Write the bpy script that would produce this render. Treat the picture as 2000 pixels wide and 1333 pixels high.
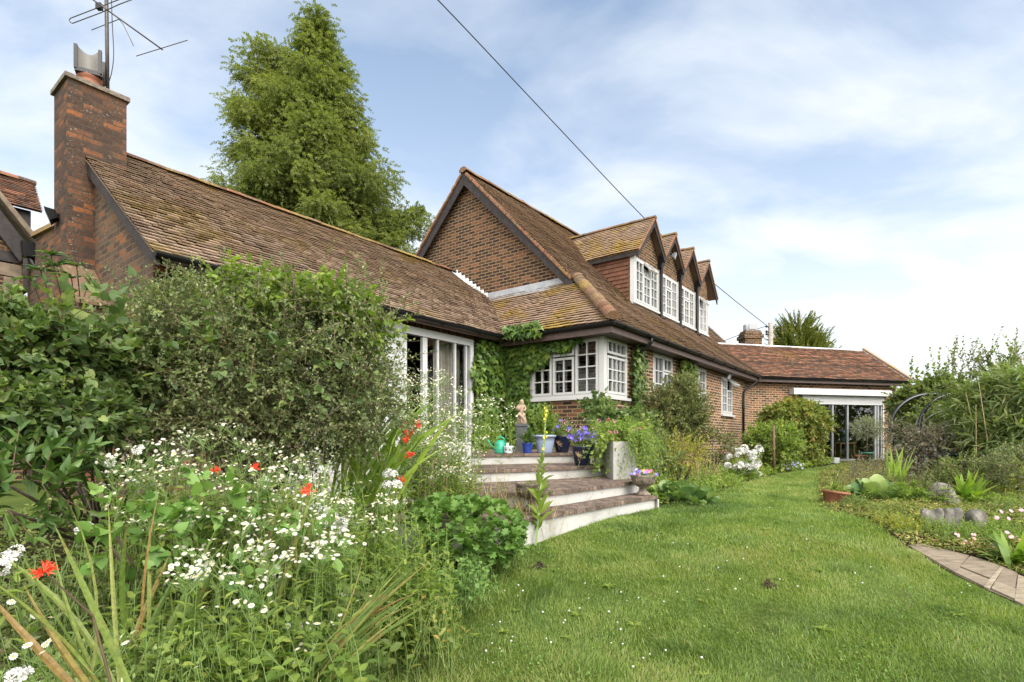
import bpy, math, random
import numpy as np
for o in list(bpy.data.objects): bpy.data.objects.remove(o)
SC = bpy.context.scene
COL = SC.collection
R = math.radians
EYE = 0.77            # eye height over the flat lawn by the house (z = 0)
F = 1064.0; CX = 1000.0; HY = 858.0   # lens measured in the 2000 px wide photograph

# ---------------------------------------------------------------- camera
cam = bpy.data.cameras.new('camera'); cam.sensor_width = 36.0; cam.lens = 36.0*F/2000.0
cam.shift_y = (HY-666.5)/2000.0; cam.clip_start = 0.05; cam.clip_end = 3000
co = bpy.data.objects.new('camera', cam); COL.objects.link(co)
co.location = (0, 0, EYE); co.rotation_euler = (R(90), 0, 0); SC.camera = co

# ---------------------------------------------------------------- sky, sun, exposure
SUN_EL, SUN_AZ = 44.0, 145.0          # compass style: 0 = +y, 90 = +x
W = bpy.data.worlds.new('World'); SC.world = W; W.use_nodes = True
def nd(nt, t, **kw):
    n = nt.nodes.new(t)
    for k, v in kw.items():
        if k.startswith('i_'):
            k = k[2:]; k = int(k) if k.isdigit() else k.replace('_', ' ')
            s = n.inputs[k]
            if isinstance(v, bpy.types.NodeSocket): nt.links.new(v, s)
            else: s.default_value = v
        else: setattr(n, k, v)
    return n
def mth(nt, op, a, b=0.0, c=None, clamp=False):
    n = nt.nodes.new('ShaderNodeMath'); n.operation = op; n.use_clamp = clamp
    for i, v in enumerate((a, b, c)):
        if v is None: continue
        if isinstance(v, bpy.types.NodeSocket): nt.links.new(v, n.inputs[i])
        else: n.inputs[i].default_value = v
    return n.outputs[0]
def ramp(nt, fac, stops, interp='LINEAR'):
    n = nt.nodes.new('ShaderNodeValToRGB'); cr = n.color_ramp; cr.interpolation = interp
    while len(cr.elements) < len(stops): cr.elements.new(0.5)
    for e, (p, c) in zip(cr.elements, stops):
        e.position = p; e.color = (c[0], c[1], c[2], 1) if not isinstance(c, (int, float)) else (c, c, c, 1)
    nt.links.new(fac, n.inputs[0]); return n.outputs[0]
def mix(nt, fac, a, b, mode='MIX'):
    n = nt.nodes.new('ShaderNodeMix'); n.data_type = 'RGBA'; n.blend_type = mode
    for s, v in ((n.inputs[0], fac), (n.inputs[6], a), (n.inputs[7], b)):
        if isinstance(v, bpy.types.NodeSocket): nt.links.new(v, s)
        else: s.default_value = v if isinstance(v, (int, float)) else (v[0], v[1], v[2], 1)
    return n.outputs[2]
nt = W.node_tree; nt.nodes.clear()
sky = nd(nt, 'ShaderNodeTexSky', sky_type='NISHITA', sun_disc=False, sun_elevation=R(SUN_EL), sun_rotation=R(SUN_AZ),
         air_density=1.0, dust_density=1.2, ozone_density=1.5, altitude=100)
tc = nd(nt, 'ShaderNodeTexCoord')
sx = nd(nt, 'ShaderNodeSeparateXYZ', i_0=tc.outputs['Generated'])
zz = mth(nt, 'ADD', mth(nt, 'MAXIMUM', sx.outputs[2], 0.0), 0.22)
px_ = mth(nt, 'DIVIDE', sx.outputs[0], zz); py_ = mth(nt, 'DIVIDE', sx.outputs[1], zz)
cv = nd(nt, 'ShaderNodeCombineXYZ', i_0=px_, i_1=py_)
mp = nd(nt, 'ShaderNodeMapping', i_Vector=cv.outputs[0], i_Rotation=(0, 0, R(-48)), i_Scale=(1.5, 2.3, 1), i_Location=(0.3, 0.9, 0))
n1 = nd(nt, 'ShaderNodeTexNoise', i_Vector=mp.outputs[0], i_Scale=1.2, i_Detail=8.0, i_Roughness=0.54, i_Distortion=0.3)
mp2 = nd(nt, 'ShaderNodeMapping', i_Vector=cv.outputs[0], i_Rotation=(0, 0, R(-20)), i_Scale=(0.5, 0.7, 1), i_Location=(4.2, 1.3, 0))
n2 = nd(nt, 'ShaderNodeTexNoise', i_Vector=mp2.outputs[0], i_Scale=0.9, i_Detail=3.0, i_Roughness=0.5)
hor = ramp(nt, sx.outputs[2], [(0.0, 0.95), (0.2, 0.70), (0.36, 0.36), (0.50, 0.16), (0.63, 0.03), (0.8, 0.0)])
az = ramp(nt, mth(nt, 'ADD', mth(nt, 'MULTIPLY', sx.outputs[0], 0.5), 0.5), [(0.0, 0.5), (0.25, 0.45), (0.5, 0.28), (0.72, 0.42), (1.0, 0.6)])
cl = mth(nt, 'MULTIPLY', n1.outputs[0], mth(nt, 'ADD', n2.outputs[0], 0.45))
cl = mth(nt, 'ADD', mth(nt, 'MULTIPLY', mth(nt, 'SUBTRACT', cl, 0.44), 1.9), mth(nt, 'MULTIPLY', az, 0.35))
cm = mth(nt, 'ADD', mth(nt, 'MAXIMUM', cl, 0.0), mth(nt, 'MULTIPLY', hor, 0.95), None)
back = ramp(nt, mth(nt, 'ADD', mth(nt, 'MULTIPLY', sx.outputs[1], 0.5), 0.5), [(0.30, 1.0), (0.52, 0.0)])      # bright overcast added behind the viewer as soft fill light
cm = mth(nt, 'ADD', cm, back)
cm = ramp(nt, cm, [(0.0, 0.13), (0.35, 0.38), (0.75, 0.78), (1.0, 0.95)])
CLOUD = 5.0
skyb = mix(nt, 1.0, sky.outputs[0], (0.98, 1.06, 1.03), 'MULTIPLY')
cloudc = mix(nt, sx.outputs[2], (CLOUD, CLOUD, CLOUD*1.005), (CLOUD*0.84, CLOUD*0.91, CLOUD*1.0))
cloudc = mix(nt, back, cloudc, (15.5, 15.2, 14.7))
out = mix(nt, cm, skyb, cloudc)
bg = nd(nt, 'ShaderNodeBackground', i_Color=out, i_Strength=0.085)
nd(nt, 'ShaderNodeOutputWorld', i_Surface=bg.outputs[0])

sl = bpy.data.lights.new('sun', 'SUN'); sl.energy = 2.1; sl.angle = R(50); sl.color = (1.0, 0.955, 0.88)
so = bpy.data.objects.new('sun', sl); COL.objects.link(so)
# the lamp shines along its -Z; the sun stands at azimuth SUN_AZ, elevation SUN_EL
so.rotation_euler = (R(90-SUN_EL), 0, R(180-SUN_AZ)); so.location = (0, -5, 30)
SC.view_settings.view_transform = 'Standard'; SC.view_settings.look = 'None'
SC.view_settings.exposure = 1.5; SC.view_settings.gamma = 1
SC.cycles.max_bounces = 9; SC.cycles.transparent_max_bounces = 12; SC.cycles.diffuse_bounces = 6
SC.cycles.caustics_reflective = False; SC.cycles.caustics_refractive = False

# ---------------------------------------------------------------- object helpers
def tag(o, label=None, cat=None, group=None, kind=None):
    if label: o['label'] = label
    if cat: o['category'] = cat
    if group: o['group'] = group
    if kind: o['kind'] = kind
    return o
def thing(name, label, cat, loc=(0, 0, 0), rz=0.0, group=None):
    o = bpy.data.objects.new(name, None); COL.objects.link(o); o.empty_display_size = 0.2
    o.location = loc; o.rotation_euler = (0, 0, rz)
    return tag(o, label, cat, group)
def at(px, py, d):                     # the point seen at a photo pixel, d metres in front of the eye
    return np.array([(px-CX)/F*d, d, EYE+(HY-py)/F*d])
def gh(x, y):                          # ground height: flat by the house, falling gently towards the viewer
    t = np.clip((5.4-np.asarray(y, float))/3.2, 0, 1.6); u = np.minimum(t, 1)
    return -0.34*u*u*(3-2*u)-0.1*np.maximum(t-1, 0)
def gnd(px, py):                       # the ground point seen at a photo pixel
    d = 4.0
    for _ in range(60):
        z = float(gh((px-CX)/F*d, d))
        d = 0.5*d+0.5*min(60, (EYE-z)*F/max(py-HY, 1e-3))
    x = (px-CX)/F*d
    return np.array([x, d, float(gh(x, d))])

def mesh_np(name, verts, loops, totals, mats, rnd=None, midx=None, uv=None, smooth=False):
    me = bpy.data.meshes.new(name)
    verts = np.asarray(verts, np.float32).reshape(-1, 3); loops = np.asarray(loops, np.int32); totals = np.asarray(totals, np.int32)
    me.vertices.add(len(verts)); me.vertices.foreach_set('co', verts.ravel())
    me.loops.add(len(loops)); me.loops.foreach_set('vertex_index', loops)
    me.polygons.add(len(totals)); st = np.zeros(len(totals), np.int32); st[1:] = np.cumsum(totals)[:-1]
    me.polygons.foreach_set('loop_start', st); me.polygons.foreach_set('loop_total', totals)
    me.polygons.foreach_set('use_smooth', np.full(len(totals), bool(smooth)) if np.ndim(smooth) == 0 else np.asarray(smooth, bool))
    if midx is not None: me.polygons.foreach_set('material_index', np.asarray(midx, np.int32))
    if uv is not None:
        l = me.uv_layers.new(name='uv'); l.data.foreach_set('uv', np.asarray(uv, np.float32).ravel())
    if rnd is not None:
        a = me.attributes.new('rnd', 'FLOAT', 'POINT'); a.data.foreach_set('value', np.asarray(rnd, np.float32))
    for m in (mats if isinstance(mats, (list, tuple)) else [mats]): me.materials.append(m)
    me.update(calc_edges=True); me.validate()
    return me
def link(name, me, parent=None):
    o = bpy.data.objects.new(name, me); COL.objects.link(o)
    if parent is not None: o.parent = parent
    return o

class MB:                              # a mesh made of boxes, polygons, tubes and lathes; uv in metres per face
    def __init__(s, T=None): s.v = []; s.f = []; s.r = []; s.sm = []; s.T = T
    def add(s, pts, faces, rnd=0.5, sm=False):
        b = len(s.v)
        for p in pts: s.v.append(tuple(float(c) for c in (s.T(p) if s.T else p))); s.r.append(rnd)
        for f in faces: s.f.append([b+i for i in f]); s.sm.append(sm and len(f) == 4)
    def poly(s, pts, rnd=0.5): s.add(pts, [list(range(len(pts)))], rnd)
    def box(s, x0, x1, y0, y1, z0, z1, rnd=0.5):
        s.add([(x0, y0, z0), (x1, y0, z0), (x1, y1, z0), (x0, y1, z0), (x0, y0, z1), (x1, y0, z1), (x1, y1, z1), (x0, y1, z1)],
              [(3, 2, 1, 0), (4, 5, 6, 7), (0, 1, 5, 4), (1, 2, 6, 5), (2, 3, 7, 6), (3, 0, 4, 7)], rnd)
    def bbox(s, o, ex, ey, ez, a, b, c, rnd=0.5):   # box in a basis, ranges a, b, c
        o, ex, ey, ez = (np.array(q, float) for q in (o, ex, ey, ez))
        P = [o+ex*x+ey*y+ez*z for z in c for y, x in ((b[0], a[0]), (b[0], a[1]), (b[1], a[1]), (b[1], a[0]))]
        s.add(P, [(3, 2, 1, 0), (4, 5, 6, 7), (0, 1, 5, 4), (1, 2, 6, 5), (2, 3, 7, 6), (3, 0, 4, 7)], rnd)
    def prism(s, pts, vec, rnd=0.5, caps=True):
        n = len(pts); vec = np.array(vec, float); P = [np.array(p, float) for p in pts]
        fs = [[i, (i+1) % n, n+(i+1) % n, n+i] for i in range(n)]
        if caps: fs += [list(range(n))[::-1], [n+i for i in range(n)]]
        s.add(P+[p+vec for p in P], fs, rnd)
    def tube(s, pts, r, n=6, rnd=0.5, caps=True):
        P = [np.array(p, float) for p in pts]; rs = r if isinstance(r, (list, tuple, np.ndarray)) else [r]*len(P)
        V = []; prev = None
        for i, p in enumerate(P):
            t = P[min(i+1, len(P)-1)]-P[max(i-1, 0)]; t = t/(np.linalg.norm(t)+1e-9)
            if prev is None:
                h = np.array((0, 0, 1.)) if abs(t[2]) < 0.9 else np.array((1., 0, 0)); a = np.cross(t, h)
            else: a = prev-t*np.dot(prev, t)
            a /= np.linalg.norm(a)+1e-9; prev = a; b = np.cross(t, a)
            V += [p+(a*math.cos(2*math.pi*k/n)+b*math.sin(2*math.pi*k/n))*rs[i] for k in range(n)]
        fs = [[i*n+k, i*n+(k+1) % n, (i+1)*n+(k+1) % n, (i+1)*n+k] for i in range(len(P)-1) for k in range(n)]
        if caps: fs += [list(range(n))[::-1], [(len(P)-1)*n+k for k in range(n)]]
        s.add(V, fs, rnd, n > 4)
    def lathe(s, prof, c, n=24, rnd=0.5, sx=1, sy=1):
        c = np.array(c, float); V = []
        for r, z in prof: V += [c+np.array((r*sx*math.cos(2*math.pi*k/n), r*sy*math.sin(2*math.pi*k/n), z)) for k in range(n)]
        s.add(V, [[i*n+k, i*n+(k+1) % n, (i+1)*n+(k+1) % n, (i+1)*n+k] for i in range(len(prof)-1) for k in range(n)], rnd, True)
    def build(s, name, mat, parent=None, base=(0, 0, 0), smooth=False):
        V = np.array(s.v, float)-np.array(base, float)
        uvs = []
        for f in s.f:
            P = V[f]; n = np.zeros(3)
            for i in range(len(f)): n += np.cross(P[i], P[(i+1) % len(f)])
            n /= np.linalg.norm(n)+1e-12
            if abs(n[2]) > 0.98: u, v = np.array((1., 0, 0)), np.array((0, 1., 0))
            else:
                u = np.cross((0, 0, 1.), n); u /= np.linalg.norm(u); v = np.cross(n, u)
            uvs += [(float(p@u), float(p@v)) for p in P]
        me = mesh_np(name, V, [i for f in s.f for i in f], [len(f) for f in s.f], mat, s.r, None, uvs, True if smooth else (s.sm+[False]*len(s.f))[:len(s.f)])
        return link(name, me, parent)

# ---------------------------------------------------------------- materials
MATS = {}
def new(name):
    m = bpy.data.materials.new(name); m.use_nodes = True; m.node_tree.nodes.clear(); MATS[name] = m
    return m, m.node_tree
def fin(nt, sh): nd(nt, 'ShaderNodeOutputMaterial', i_Surface=sh)
def prin(nt, col, rough=0.6, bump=None, bs=0.3, bd=0.01, metal=0.0, spec=0.5):
    p = nd(nt, 'ShaderNodeBsdfPrincipled', i_Roughness=rough, i_Metallic=metal)
    p.inputs['Specular IOR Level'].default_value = spec
    if isinstance(col, bpy.types.NodeSocket): nt.links.new(col, p.inputs[0])
    else: p.inputs[0].default_value = (*col, 1)
    if bump is not None:
        b = nd(nt, 'ShaderNodeBump', i_Strength=bs, i_Distance=bd, i_Height=bump); nt.links.new(b.outputs[0], p.inputs['Normal'])
    return p.outputs[0]
def noise(nt, vec, scale, detail=4.0, rough=0.55, dist=0.0):
    return nd(nt, 'ShaderNodeTexNoise', i_Vector=vec, i_Scale=scale, i_Detail=detail, i_Roughness=rough, i_Distortion=dist).outputs[0]
def attr(nt, n='rnd'): return nd(nt, 'ShaderNodeAttribute', attribute_name=n).outputs['Fac']
def plain(name, col, rough=0.5, var=0.12, scale=6.0, metal=0.0, bs=0.05, spec=0.5):
    m, nt = new(name); g = nd(nt, 'ShaderNodeTexCoord').outputs['Object']
    n = noise(nt, g, scale, 5)
    c = ramp(nt, n, [(0.3, tuple(x*(1-var) for x in col)), (0.7, tuple(min(1, x*(1+var)) for x in col))])
    fin(nt, prin(nt, c, rough, n, bs, 0.01, metal, spec)); return m
def leafmat(name, cols, rough=0.45, trans=0.3, k=1.35, spots=None):
    cols = [tuple(x*k for x in c) for c in cols]; trans = min(.45, trans*1.25)
    m, nt = new(name); r = attr(nt)
    c = ramp(nt, r, [(i/(len(cols)-1), q) for i, q in enumerate(cols)])
    if spots:
        g = nd(nt, 'ShaderNodeTexCoord').outputs['Object']; c = mix(nt, ramp(nt, noise(nt, g, 16, 6, 0.7), [(0.55, 0.0), (0.66, 0.85)]), c, spots); c = mix(nt, 0.5, c, ramp(nt, noise(nt, g, 90, 3), [(0.35, 0.5), (0.65, 1.3)]), 'MULTIPLY')
    p = prin(nt, c, rough, spec=0.28)
    tcol = mix(nt, 1.0, c, (1.25, 1.45, 0.55), 'MULTIPLY')
    t = nd(nt, 'ShaderNodeBsdfTranslucent', i_Color=tcol)
    fin(nt, nd(nt, 'ShaderNodeMixShader', i_0=trans, i_1=p, i_2=t.outputs[0]).outputs[0]); return m
def brick(name, pal, mortar, dirt=None, dirtamt=0.0, w=0.225, h=0.075, ms=0.011):
    m, nt = new(name); t = nd(nt, 'ShaderNodeTexCoord'); uv = t.outputs['UV']
    wob = nd(nt, 'ShaderNodeTexNoise', i_Vector=uv, i_Scale=9.0, i_Detail=2.0)
    wv = nd(nt, 'ShaderNodeVectorMath', operation='MULTIPLY_ADD', i_0=wob.outputs['Color'], i_1=(0.012, 0.012, 0), i_2=uv).outputs[0]
    b = nd(nt, 'ShaderNodeTexBrick', i_Vector=wv, i_Color1=(0, 0, 0, 1), i_Color2=(1, 1, 1, 1), i_Mortar=(0, 0, 0, 1), i_Scale=1.0,
           i_Mortar_Size=ms, i_Mortar_Smooth=0.15, i_Brick_Width=w, i_Row_Height=h)
    c = ramp(nt, b.outputs['Color'], [((i/(len(pal)-1))**0.7*(0.93 if i < len(pal)-1 else 1.0), q) for i, q in enumerate(pal)])
    fine = noise(nt, uv, 28.0, 5, 0.65)
    c = mix(nt, 0.7, c, ramp(nt, fine, [(0.3, 0.4), (0.7, 1.25)]), 'MULTIPLY')
    big = noise(nt, uv, 1.1, 4, 0.6)
    c = mix(nt, mth(nt, 'MULTIPLY', big, 0.35), c, (0.6, 0.52, 0.46), 'MULTIPLY')
    mo = mix(nt, 0.5, mortar, ramp(nt, fine, [(0.3, 0.5), (0.75, 1.0)]), 'MULTIPLY')
    c = mix(nt, b.outputs['Fac'], c, mo)
    if dirt:
        dm = ramp(nt, noise(nt, uv, 2.6, 8, 0.72), [(0.5, 0.0), (0.64, 1.0)])
        c = mix(nt, mth(nt, 'MULTIPLY', dm, dirtamt), c, dirt)
        sp = ramp(nt, noise(nt, uv, 34.0, 3, 0.6), [(0.60, 0.0), (0.68, 1.0)])
        sp = mth(nt, 'MULTIPLY', sp, ramp(nt, noise(nt, uv, 3.3, 4, 0.6), [(0.45, 0.0), (0.6, 1.0)]))
        c = mix(nt, mth(nt, 'MULTIPLY', sp, dirtamt*0.8), c, (0.30, 0.28, 0.24))
    hgt = mth(nt, 'SUBTRACT', mth(nt, 'MULTIPLY', fine, 0.25), b.outputs['Fac'])
    fin(nt, prin(nt, c, 0.9, hgt, 0.6, 0.008, spec=0.25)); return m
def tile(name, pal, moss=0.4, mosscol=(0.21, 0.145, 0.02), lich=0.4, mscale=0.9):
    m, nt = new(name); g = nd(nt, 'ShaderNodeTexCoord').outputs['Object']
    c = ramp(nt, attr(nt), [(i/(len(pal)-1), q) for i, q in enumerate(pal)])
    fine = noise(nt, g, 40, 5, 0.7)
    c = mix(nt, 0.6, c, ramp(nt, fine, [(0.25, 0.35), (0.75, 1.1)]), 'MULTIPLY')
    c = mix(nt, mth(nt, 'MULTIPLY', noise(nt, g, 0.8, 3), 0.5), c, (0.55, 0.5, 0.42), 'MULTIPLY')
    mk = mth(nt, 'ADD', mth(nt, 'MULTIPLY', noise(nt, g, mscale, 3), 0.6), mth(nt, 'MULTIPLY', noise(nt, g, 14, 6, 0.75), 0.55))
    mk = ramp(nt, mk, [(0.70-0.2*moss, 0.0), (0.82-0.2*moss, 1.0)])
    mc = mix(nt, noise(nt, g, 9, 4), (mosscol[0]*0.45, mosscol[1]*0.5, mosscol[2]), (mosscol[0]*1.5, mosscol[1]*1.45, mosscol[2]*1.6))
    c = mix(nt, mth(nt, 'MULTIPLY', mk, min(1.0, 0.55+moss*0.5)), c, mc)
    lk = ramp(nt, noise(nt, g, 22, 4, 0.6), [(0.62, 0.0), (0.70, 1.0)])
    c = mix(nt, mth(nt, 'MULTIPLY', lk, lich), c, (0.40, 0.35, 0.28))
    fin(nt, prin(nt, c, 0.92, fine, 0.5, 0.01, spec=0.2)); return m

plain('white paint', (0.42, 0.42, 0.408), 0.35, 0.05, 3.0)
plain('white metal', (0.43, 0.435, 0.435), 0.4, 0.04, 2.0)
plain('grey metal', (0.26, 0.265, 0.27), 0.35, 0.06, 2.0)
plain('lead', (0.30, 0.315, 0.34), 0.5, 0.22, 5.0, metal=0.2)
plain('pale lead', (0.62, 0.64, 0.66), 0.5, 0.1, 3.0, metal=0.1)
plain('black plastic', (0.006, 0.006, 0.007), 0.35, 0.2, 4.0, spec=0.3)
plain('dark timber', (0.026, 0.021, 0.020), 0.6, 0.4, 9.0, bs=0.2, spec=0.25)
plain('fascia brown', (0.07, 0.043, 0.034), 0.5, 0.25, 6.0)
plain('grey timber', (0.24, 0.21, 0.18), 0.85, 0.3, 12.0, bs=0.3)
plain('old oak', (0.14, 0.105, 0.072), 0.9, 0.35, 9.0, bs=0.4)
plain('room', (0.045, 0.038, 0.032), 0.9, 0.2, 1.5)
plain('curtain', (0.50, 0.44, 0.37), 0.9, 0.15, 7.0)
plain('net', (0.62, 0.62, 0.62), 0.9, 0.08, 5.0)
plain('terracotta', (0.22, 0.08, 0.042), 0.75, 0.22, 9.0, bs=0.1)
plain('weathered terracotta', (0.33, 0.15, 0.09), 0.85, 0.35, 14.0, bs=0.2)
plain('steel', (0.16, 0.155, 0.145), 0.4, 0.2, 8.0, metal=0.8)
plain('aerial', (0.07, 0.06, 0.05), 0.5, 0.3, 12.0, metal=0.4)
plain('soil', (0.022, 0.015, 0.009), 0.95, 0.5, 30.0, bs=0.8, spec=0.05)
plain('bark', (0.10, 0.075, 0.055), 0.9, 0.35, 14.0, bs=0.6)
plain('twig', (0.13, 0.085, 0.05), 0.85, 0.3, 20.0)
plain('green stem', (0.13, 0.20, 0.05), 0.6, 0.25, 10.0)
plain('dry stem', (0.30, 0.23, 0.12), 0.8, 0.3, 10.0)
plain('cowl panel', (0.15, 0.14, 0.125), 0.6, 0.12, 5.0)
plain('navy glaze', (0.008, 0.011, 0.028), 0.18, 0.3, 6.0)
plain('bamboo print', (0.40, 0.27, 0.16), 0.5, 0.2, 20.0)
plain('cobalt glaze', (0.02, 0.045, 0.22), 0.2, 0.3, 6.0)
plain('grey blue plastic', (0.24, 0.29, 0.40), 0.4, 0.08, 4.0)
plain('green plastic', (0.02, 0.32, 0.20), 0.35, 0.1, 4.0)
plain('dark green plastic', (0.03, 0.14, 0.085), 0.4, 0.1, 4.0)
plain('green glaze', (0.01, 0.09, 0.06), 0.2, 0.2, 5.0)
plain('stake wood', (0.11, 0.065, 0.035), 0.85, 0.35, 14.0, bs=0.3)
plain('honey wood', (0.30, 0.15, 0.055), 0.5, 0.2, 6.0)
plain('white ceramic', (0.72, 0.74, 0.77), 0.2, 0.04, 5.0)
plain('blue paint', (0.03, 0.06, 0.30), 0.25, 0.1, 5.0)
plain('statue stone', (0.26, 0.19, 0.13), 0.85, 0.2, 12.0, bs=0.2)
plain('slate plinth', (0.045, 0.05, 0.055), 0.6, 0.3, 10.0)
plain('urn stone', (0.13, 0.105, 0.08), 0.9, 0.55, 20.0, bs=0.5)
plain('rock', (0.13, 0.12, 0.10), 0.95, 0.6, 9.0, bs=0.9)
plain('black paint', (0.005, 0.005, 0.006), 0.28, 0.2, 5.0)
plain('blue tarp', (0.02, 0.10, 0.50), 0.5, 0.1, 5.0)
plain('wire black', (0.02, 0.02, 0.022), 0.6, 0.1, 5.0)
plain('red petal', (0.80, 0.045, 0.015), 0.5, 0.15, 40.0)
plain('white petal', (0.46, 0.455, 0.42), 0.6, 0.04, 40.0)
plain('yellow centre', (0.75, 0.50, 0.04), 0.7, 0.1, 40.0)
plain('violet petal', (0.16, 0.10, 0.62), 0.5, 0.25, 30.0)
plain('pink petal', (0.66, 0.28, 0.44), 0.55, 0.25, 30.0)
plain('magenta petal', (0.60, 0.03, 0.22), 0.5, 0.2, 30.0)
plain('yellow petal', (0.82, 0.62, 0.04), 0.55, 0.12, 30.0)
plain('lilac petal', (0.38, 0.34, 0.72), 0.55, 0.2, 30.0)
plain('orange petal', (0.75, 0.25, 0.03), 0.55, 0.2, 30.0)
# old render: white lime wash with grime and hairline cracks
m, nt = new('white render'); g = nd(nt, 'ShaderNodeTexCoord').outputs['Object']
big = noise(nt, g, 2.2, 6, 0.65); fi = noise(nt, g, 26, 5, 0.6)
c = ramp(nt, big, [(0.3, (0.23, 0.22, 0.195)), (0.5, (0.36, 0.352, 0.33)), (0.8, (0.42, 0.413, 0.393))])
vo = nd(nt, 'ShaderNodeTexVoronoi', feature='DISTANCE_TO_EDGE', i_Vector=nd(nt, 'ShaderNodeVectorMath', operation='MULTIPLY_ADD', i_0=nd(nt, 'ShaderNodeTexNoise', i_Vector=g, i_Scale=5.0).outputs['Color'], i_1=(0.2, 0.2, 0.2), i_2=g).outputs[0], i_Scale=2.6).outputs['Distance']
ck = mth(nt, 'MULTIPLY', ramp(nt, vo, [(0.0, 1.0), (0.012, 0.0)]), ramp(nt, noise(nt, g, 1.7), [(0.5, 0.0), (0.62, 0.75)]))
c = mix(nt, ck, c, (0.12, 0.11, 0.09))
gm = ramp(nt, noise(nt, g, 3.1, 7, 0.7), [(0.6, 0.0), (0.78, 0.5)])
c = mix(nt, gm, c, (0.22, 0.21, 0.15))
fin(nt, prin(nt, c, 0.9, mth(nt, 'ADD', fi, big), 0.35, 0.02, spec=0.2))
# brick-on-edge treads, weathered
m, nt = new('tread'); g = nd(nt, 'ShaderNodeTexCoord').outputs['Object']
n = noise(nt, g, 8, 8, 0.7); n2_ = noise(nt, g, 45, 4, 0.6)
c = ramp(nt, n, [(0.28, (0.05, 0.037, 0.03)), (0.5, (0.13, 0.095, 0.075)), (0.72, (0.24, 0.18, 0.145))])
tb = nd(nt, 'ShaderNodeTexBrick', i_Vector=nd(nt, 'ShaderNodeTexCoord').outputs['UV'], i_Color1=(0.45, 0.45, 0.45, 1), i_Color2=(1.25, 1.2, 1.15, 1), i_Mortar=(0.5, 0.45, 0.4, 1), i_Scale=1.0, i_Mortar_Size=0.006, i_Brick_Width=0.075, i_Row_Height=0.22, i_Mortar_Smooth=0.3)
c = mix(nt, 0.75, c, tb.outputs['Color'], 'MULTIPLY')
c = mix(nt, ramp(nt, n2_, [(0.60, 0.0), (0.68, 0.8)]), c, (0.36, 0.335, 0.29))
c = mix(nt, ramp(nt, noise(nt, g, 5, 5, 0.7), [(0.6, 0.0), (0.72, 0.5)]), c, (0.09, 0.085, 0.03))
fin(nt, prin(nt, c, 0.95, n, 0.6, 0.02, spec=0.2))
# flagstones
m, nt = new('flagstone'); g = nd(nt, 'ShaderNodeTexCoord').outputs['Object']
n = noise(nt, nd(nt, 'ShaderNodeMapping', i_Vector=g, i_Rotation=(0, 0, R(50)), i_Scale=(1, 4, 1)).outputs[0], 7, 9, 0.75, 0.6)
c = ramp(nt, n, [(0.3, (0.10, 0.084, 0.06)), (0.48, (0.25, 0.21, 0.148)), (0.7, (0.34, 0.29, 0.215))])
c = mix(nt, attr(nt), mix(nt, 1.0, c, (0.55, 0.5, 0.52), 'MULTIPLY'), c)
fin(nt, prin(nt, c, 0.9, n, 0.6, 0.015, spec=0.2))
# lawn soil and thatch under the blades
m, nt = new('lawn ground'); g = nd(nt, 'ShaderNodeTexCoord').outputs['Object']
c = ramp(nt, noise(nt, g, 1.3, 8, 0.7), [(0.3, (0.05, 0.075, 0.018)), (0.55, (0.085, 0.125, 0.024)), (0.75, (0.14, 0.14, 0.045))])
c = mix(nt, 0.6, c, ramp(nt, noise(nt, g, 70, 4, 0.7), [(0.3, 0.3), (0.7, 1.1)]), 'MULTIPLY')
fin(nt, prin(nt, c, 0.95, noise(nt, g, 60, 4), 0.8, 0.02, spec=0.1))
# window glass: clear and mirror-like by angle
m, nt = new('glass')
fr = nd(nt, 'ShaderNodeFresnel', i_IOR=1.55).outputs[0]
gl = nd(nt, 'ShaderNodeBsdfGlossy', i_Color=(0.95, 0.97, 1, 1), i_Roughness=0.02)
tr = nd(nt, 'ShaderNodeBsdfTransparent', i_Color=(0.86, 0.89, 0.88, 1))
fin(nt, nd(nt, 'ShaderNodeMixShader', i_0=mth(nt, 'ADD', mth(nt, 'MULTIPLY', fr, 1.2), 0.02), i_1=tr.outputs[0], i_2=gl.outputs[0]).outputs[0])
brick('main brick', [(0.030, 0.019, 0.017), (0.042, 0.025, 0.020), (0.06, 0.033, 0.023), (0.083, 0.042, 0.029), (0.118, 0.056, 0.034), (0.18, 0.08, 0.045)], (0.225, 0.155, 0.08))
brick('side brick', [(0.045, 0.026, 0.022), (0.08, 0.04, 0.03), (0.15, 0.07, 0.042), (0.20, 0.085, 0.05), (0.25, 0.105, 0.06)], (0.40, 0.31, 0.19))
brick('old brick', [(0.062, 0.039, 0.028), (0.085, 0.051, 0.034), (0.10, 0.06, 0.038), (0.105, 0.07, 0.046), (0.14, 0.07, 0.038), (0.24, 0.09, 0.035)], (0.125, 0.10, 0.068), (0.085, 0.07, 0.052), 0.6, ms=0.008)
brick('stack brick', [(0.052, 0.030, 0.021), (0.068, 0.037, 0.024), (0.083, 0.043, 0.026), (0.10, 0.05, 0.028), (0.125, 0.057, 0.030), (0.21, 0.078, 0.03)], (0.062, 0.048, 0.034), (0.032, 0.026, 0.022), 0.75, ms=0.008)
brick('soldier brick', [(0.04, 0.027, 0.024), (0.10, 0.05, 0.035), (0.20, 0.075, 0.04), (0.30, 0.09, 0.04)], (0.12, 0.08, 0.05), w=0.07, h=0.4)
BR = [(0.23, 0.165, 0.125), (0.28, 0.20, 0.148), (0.32, 0.228, 0.166), (0.355, 0.253, 0.182), (0.39, 0.248, 0.166)]
tile('roof tile', BR, 0.42, lich=0.35)
tile('mossy tile', BR, 0.72, mosscol=(0.26, 0.17, 0.02), lich=0.2, mscale=1.5)
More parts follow.
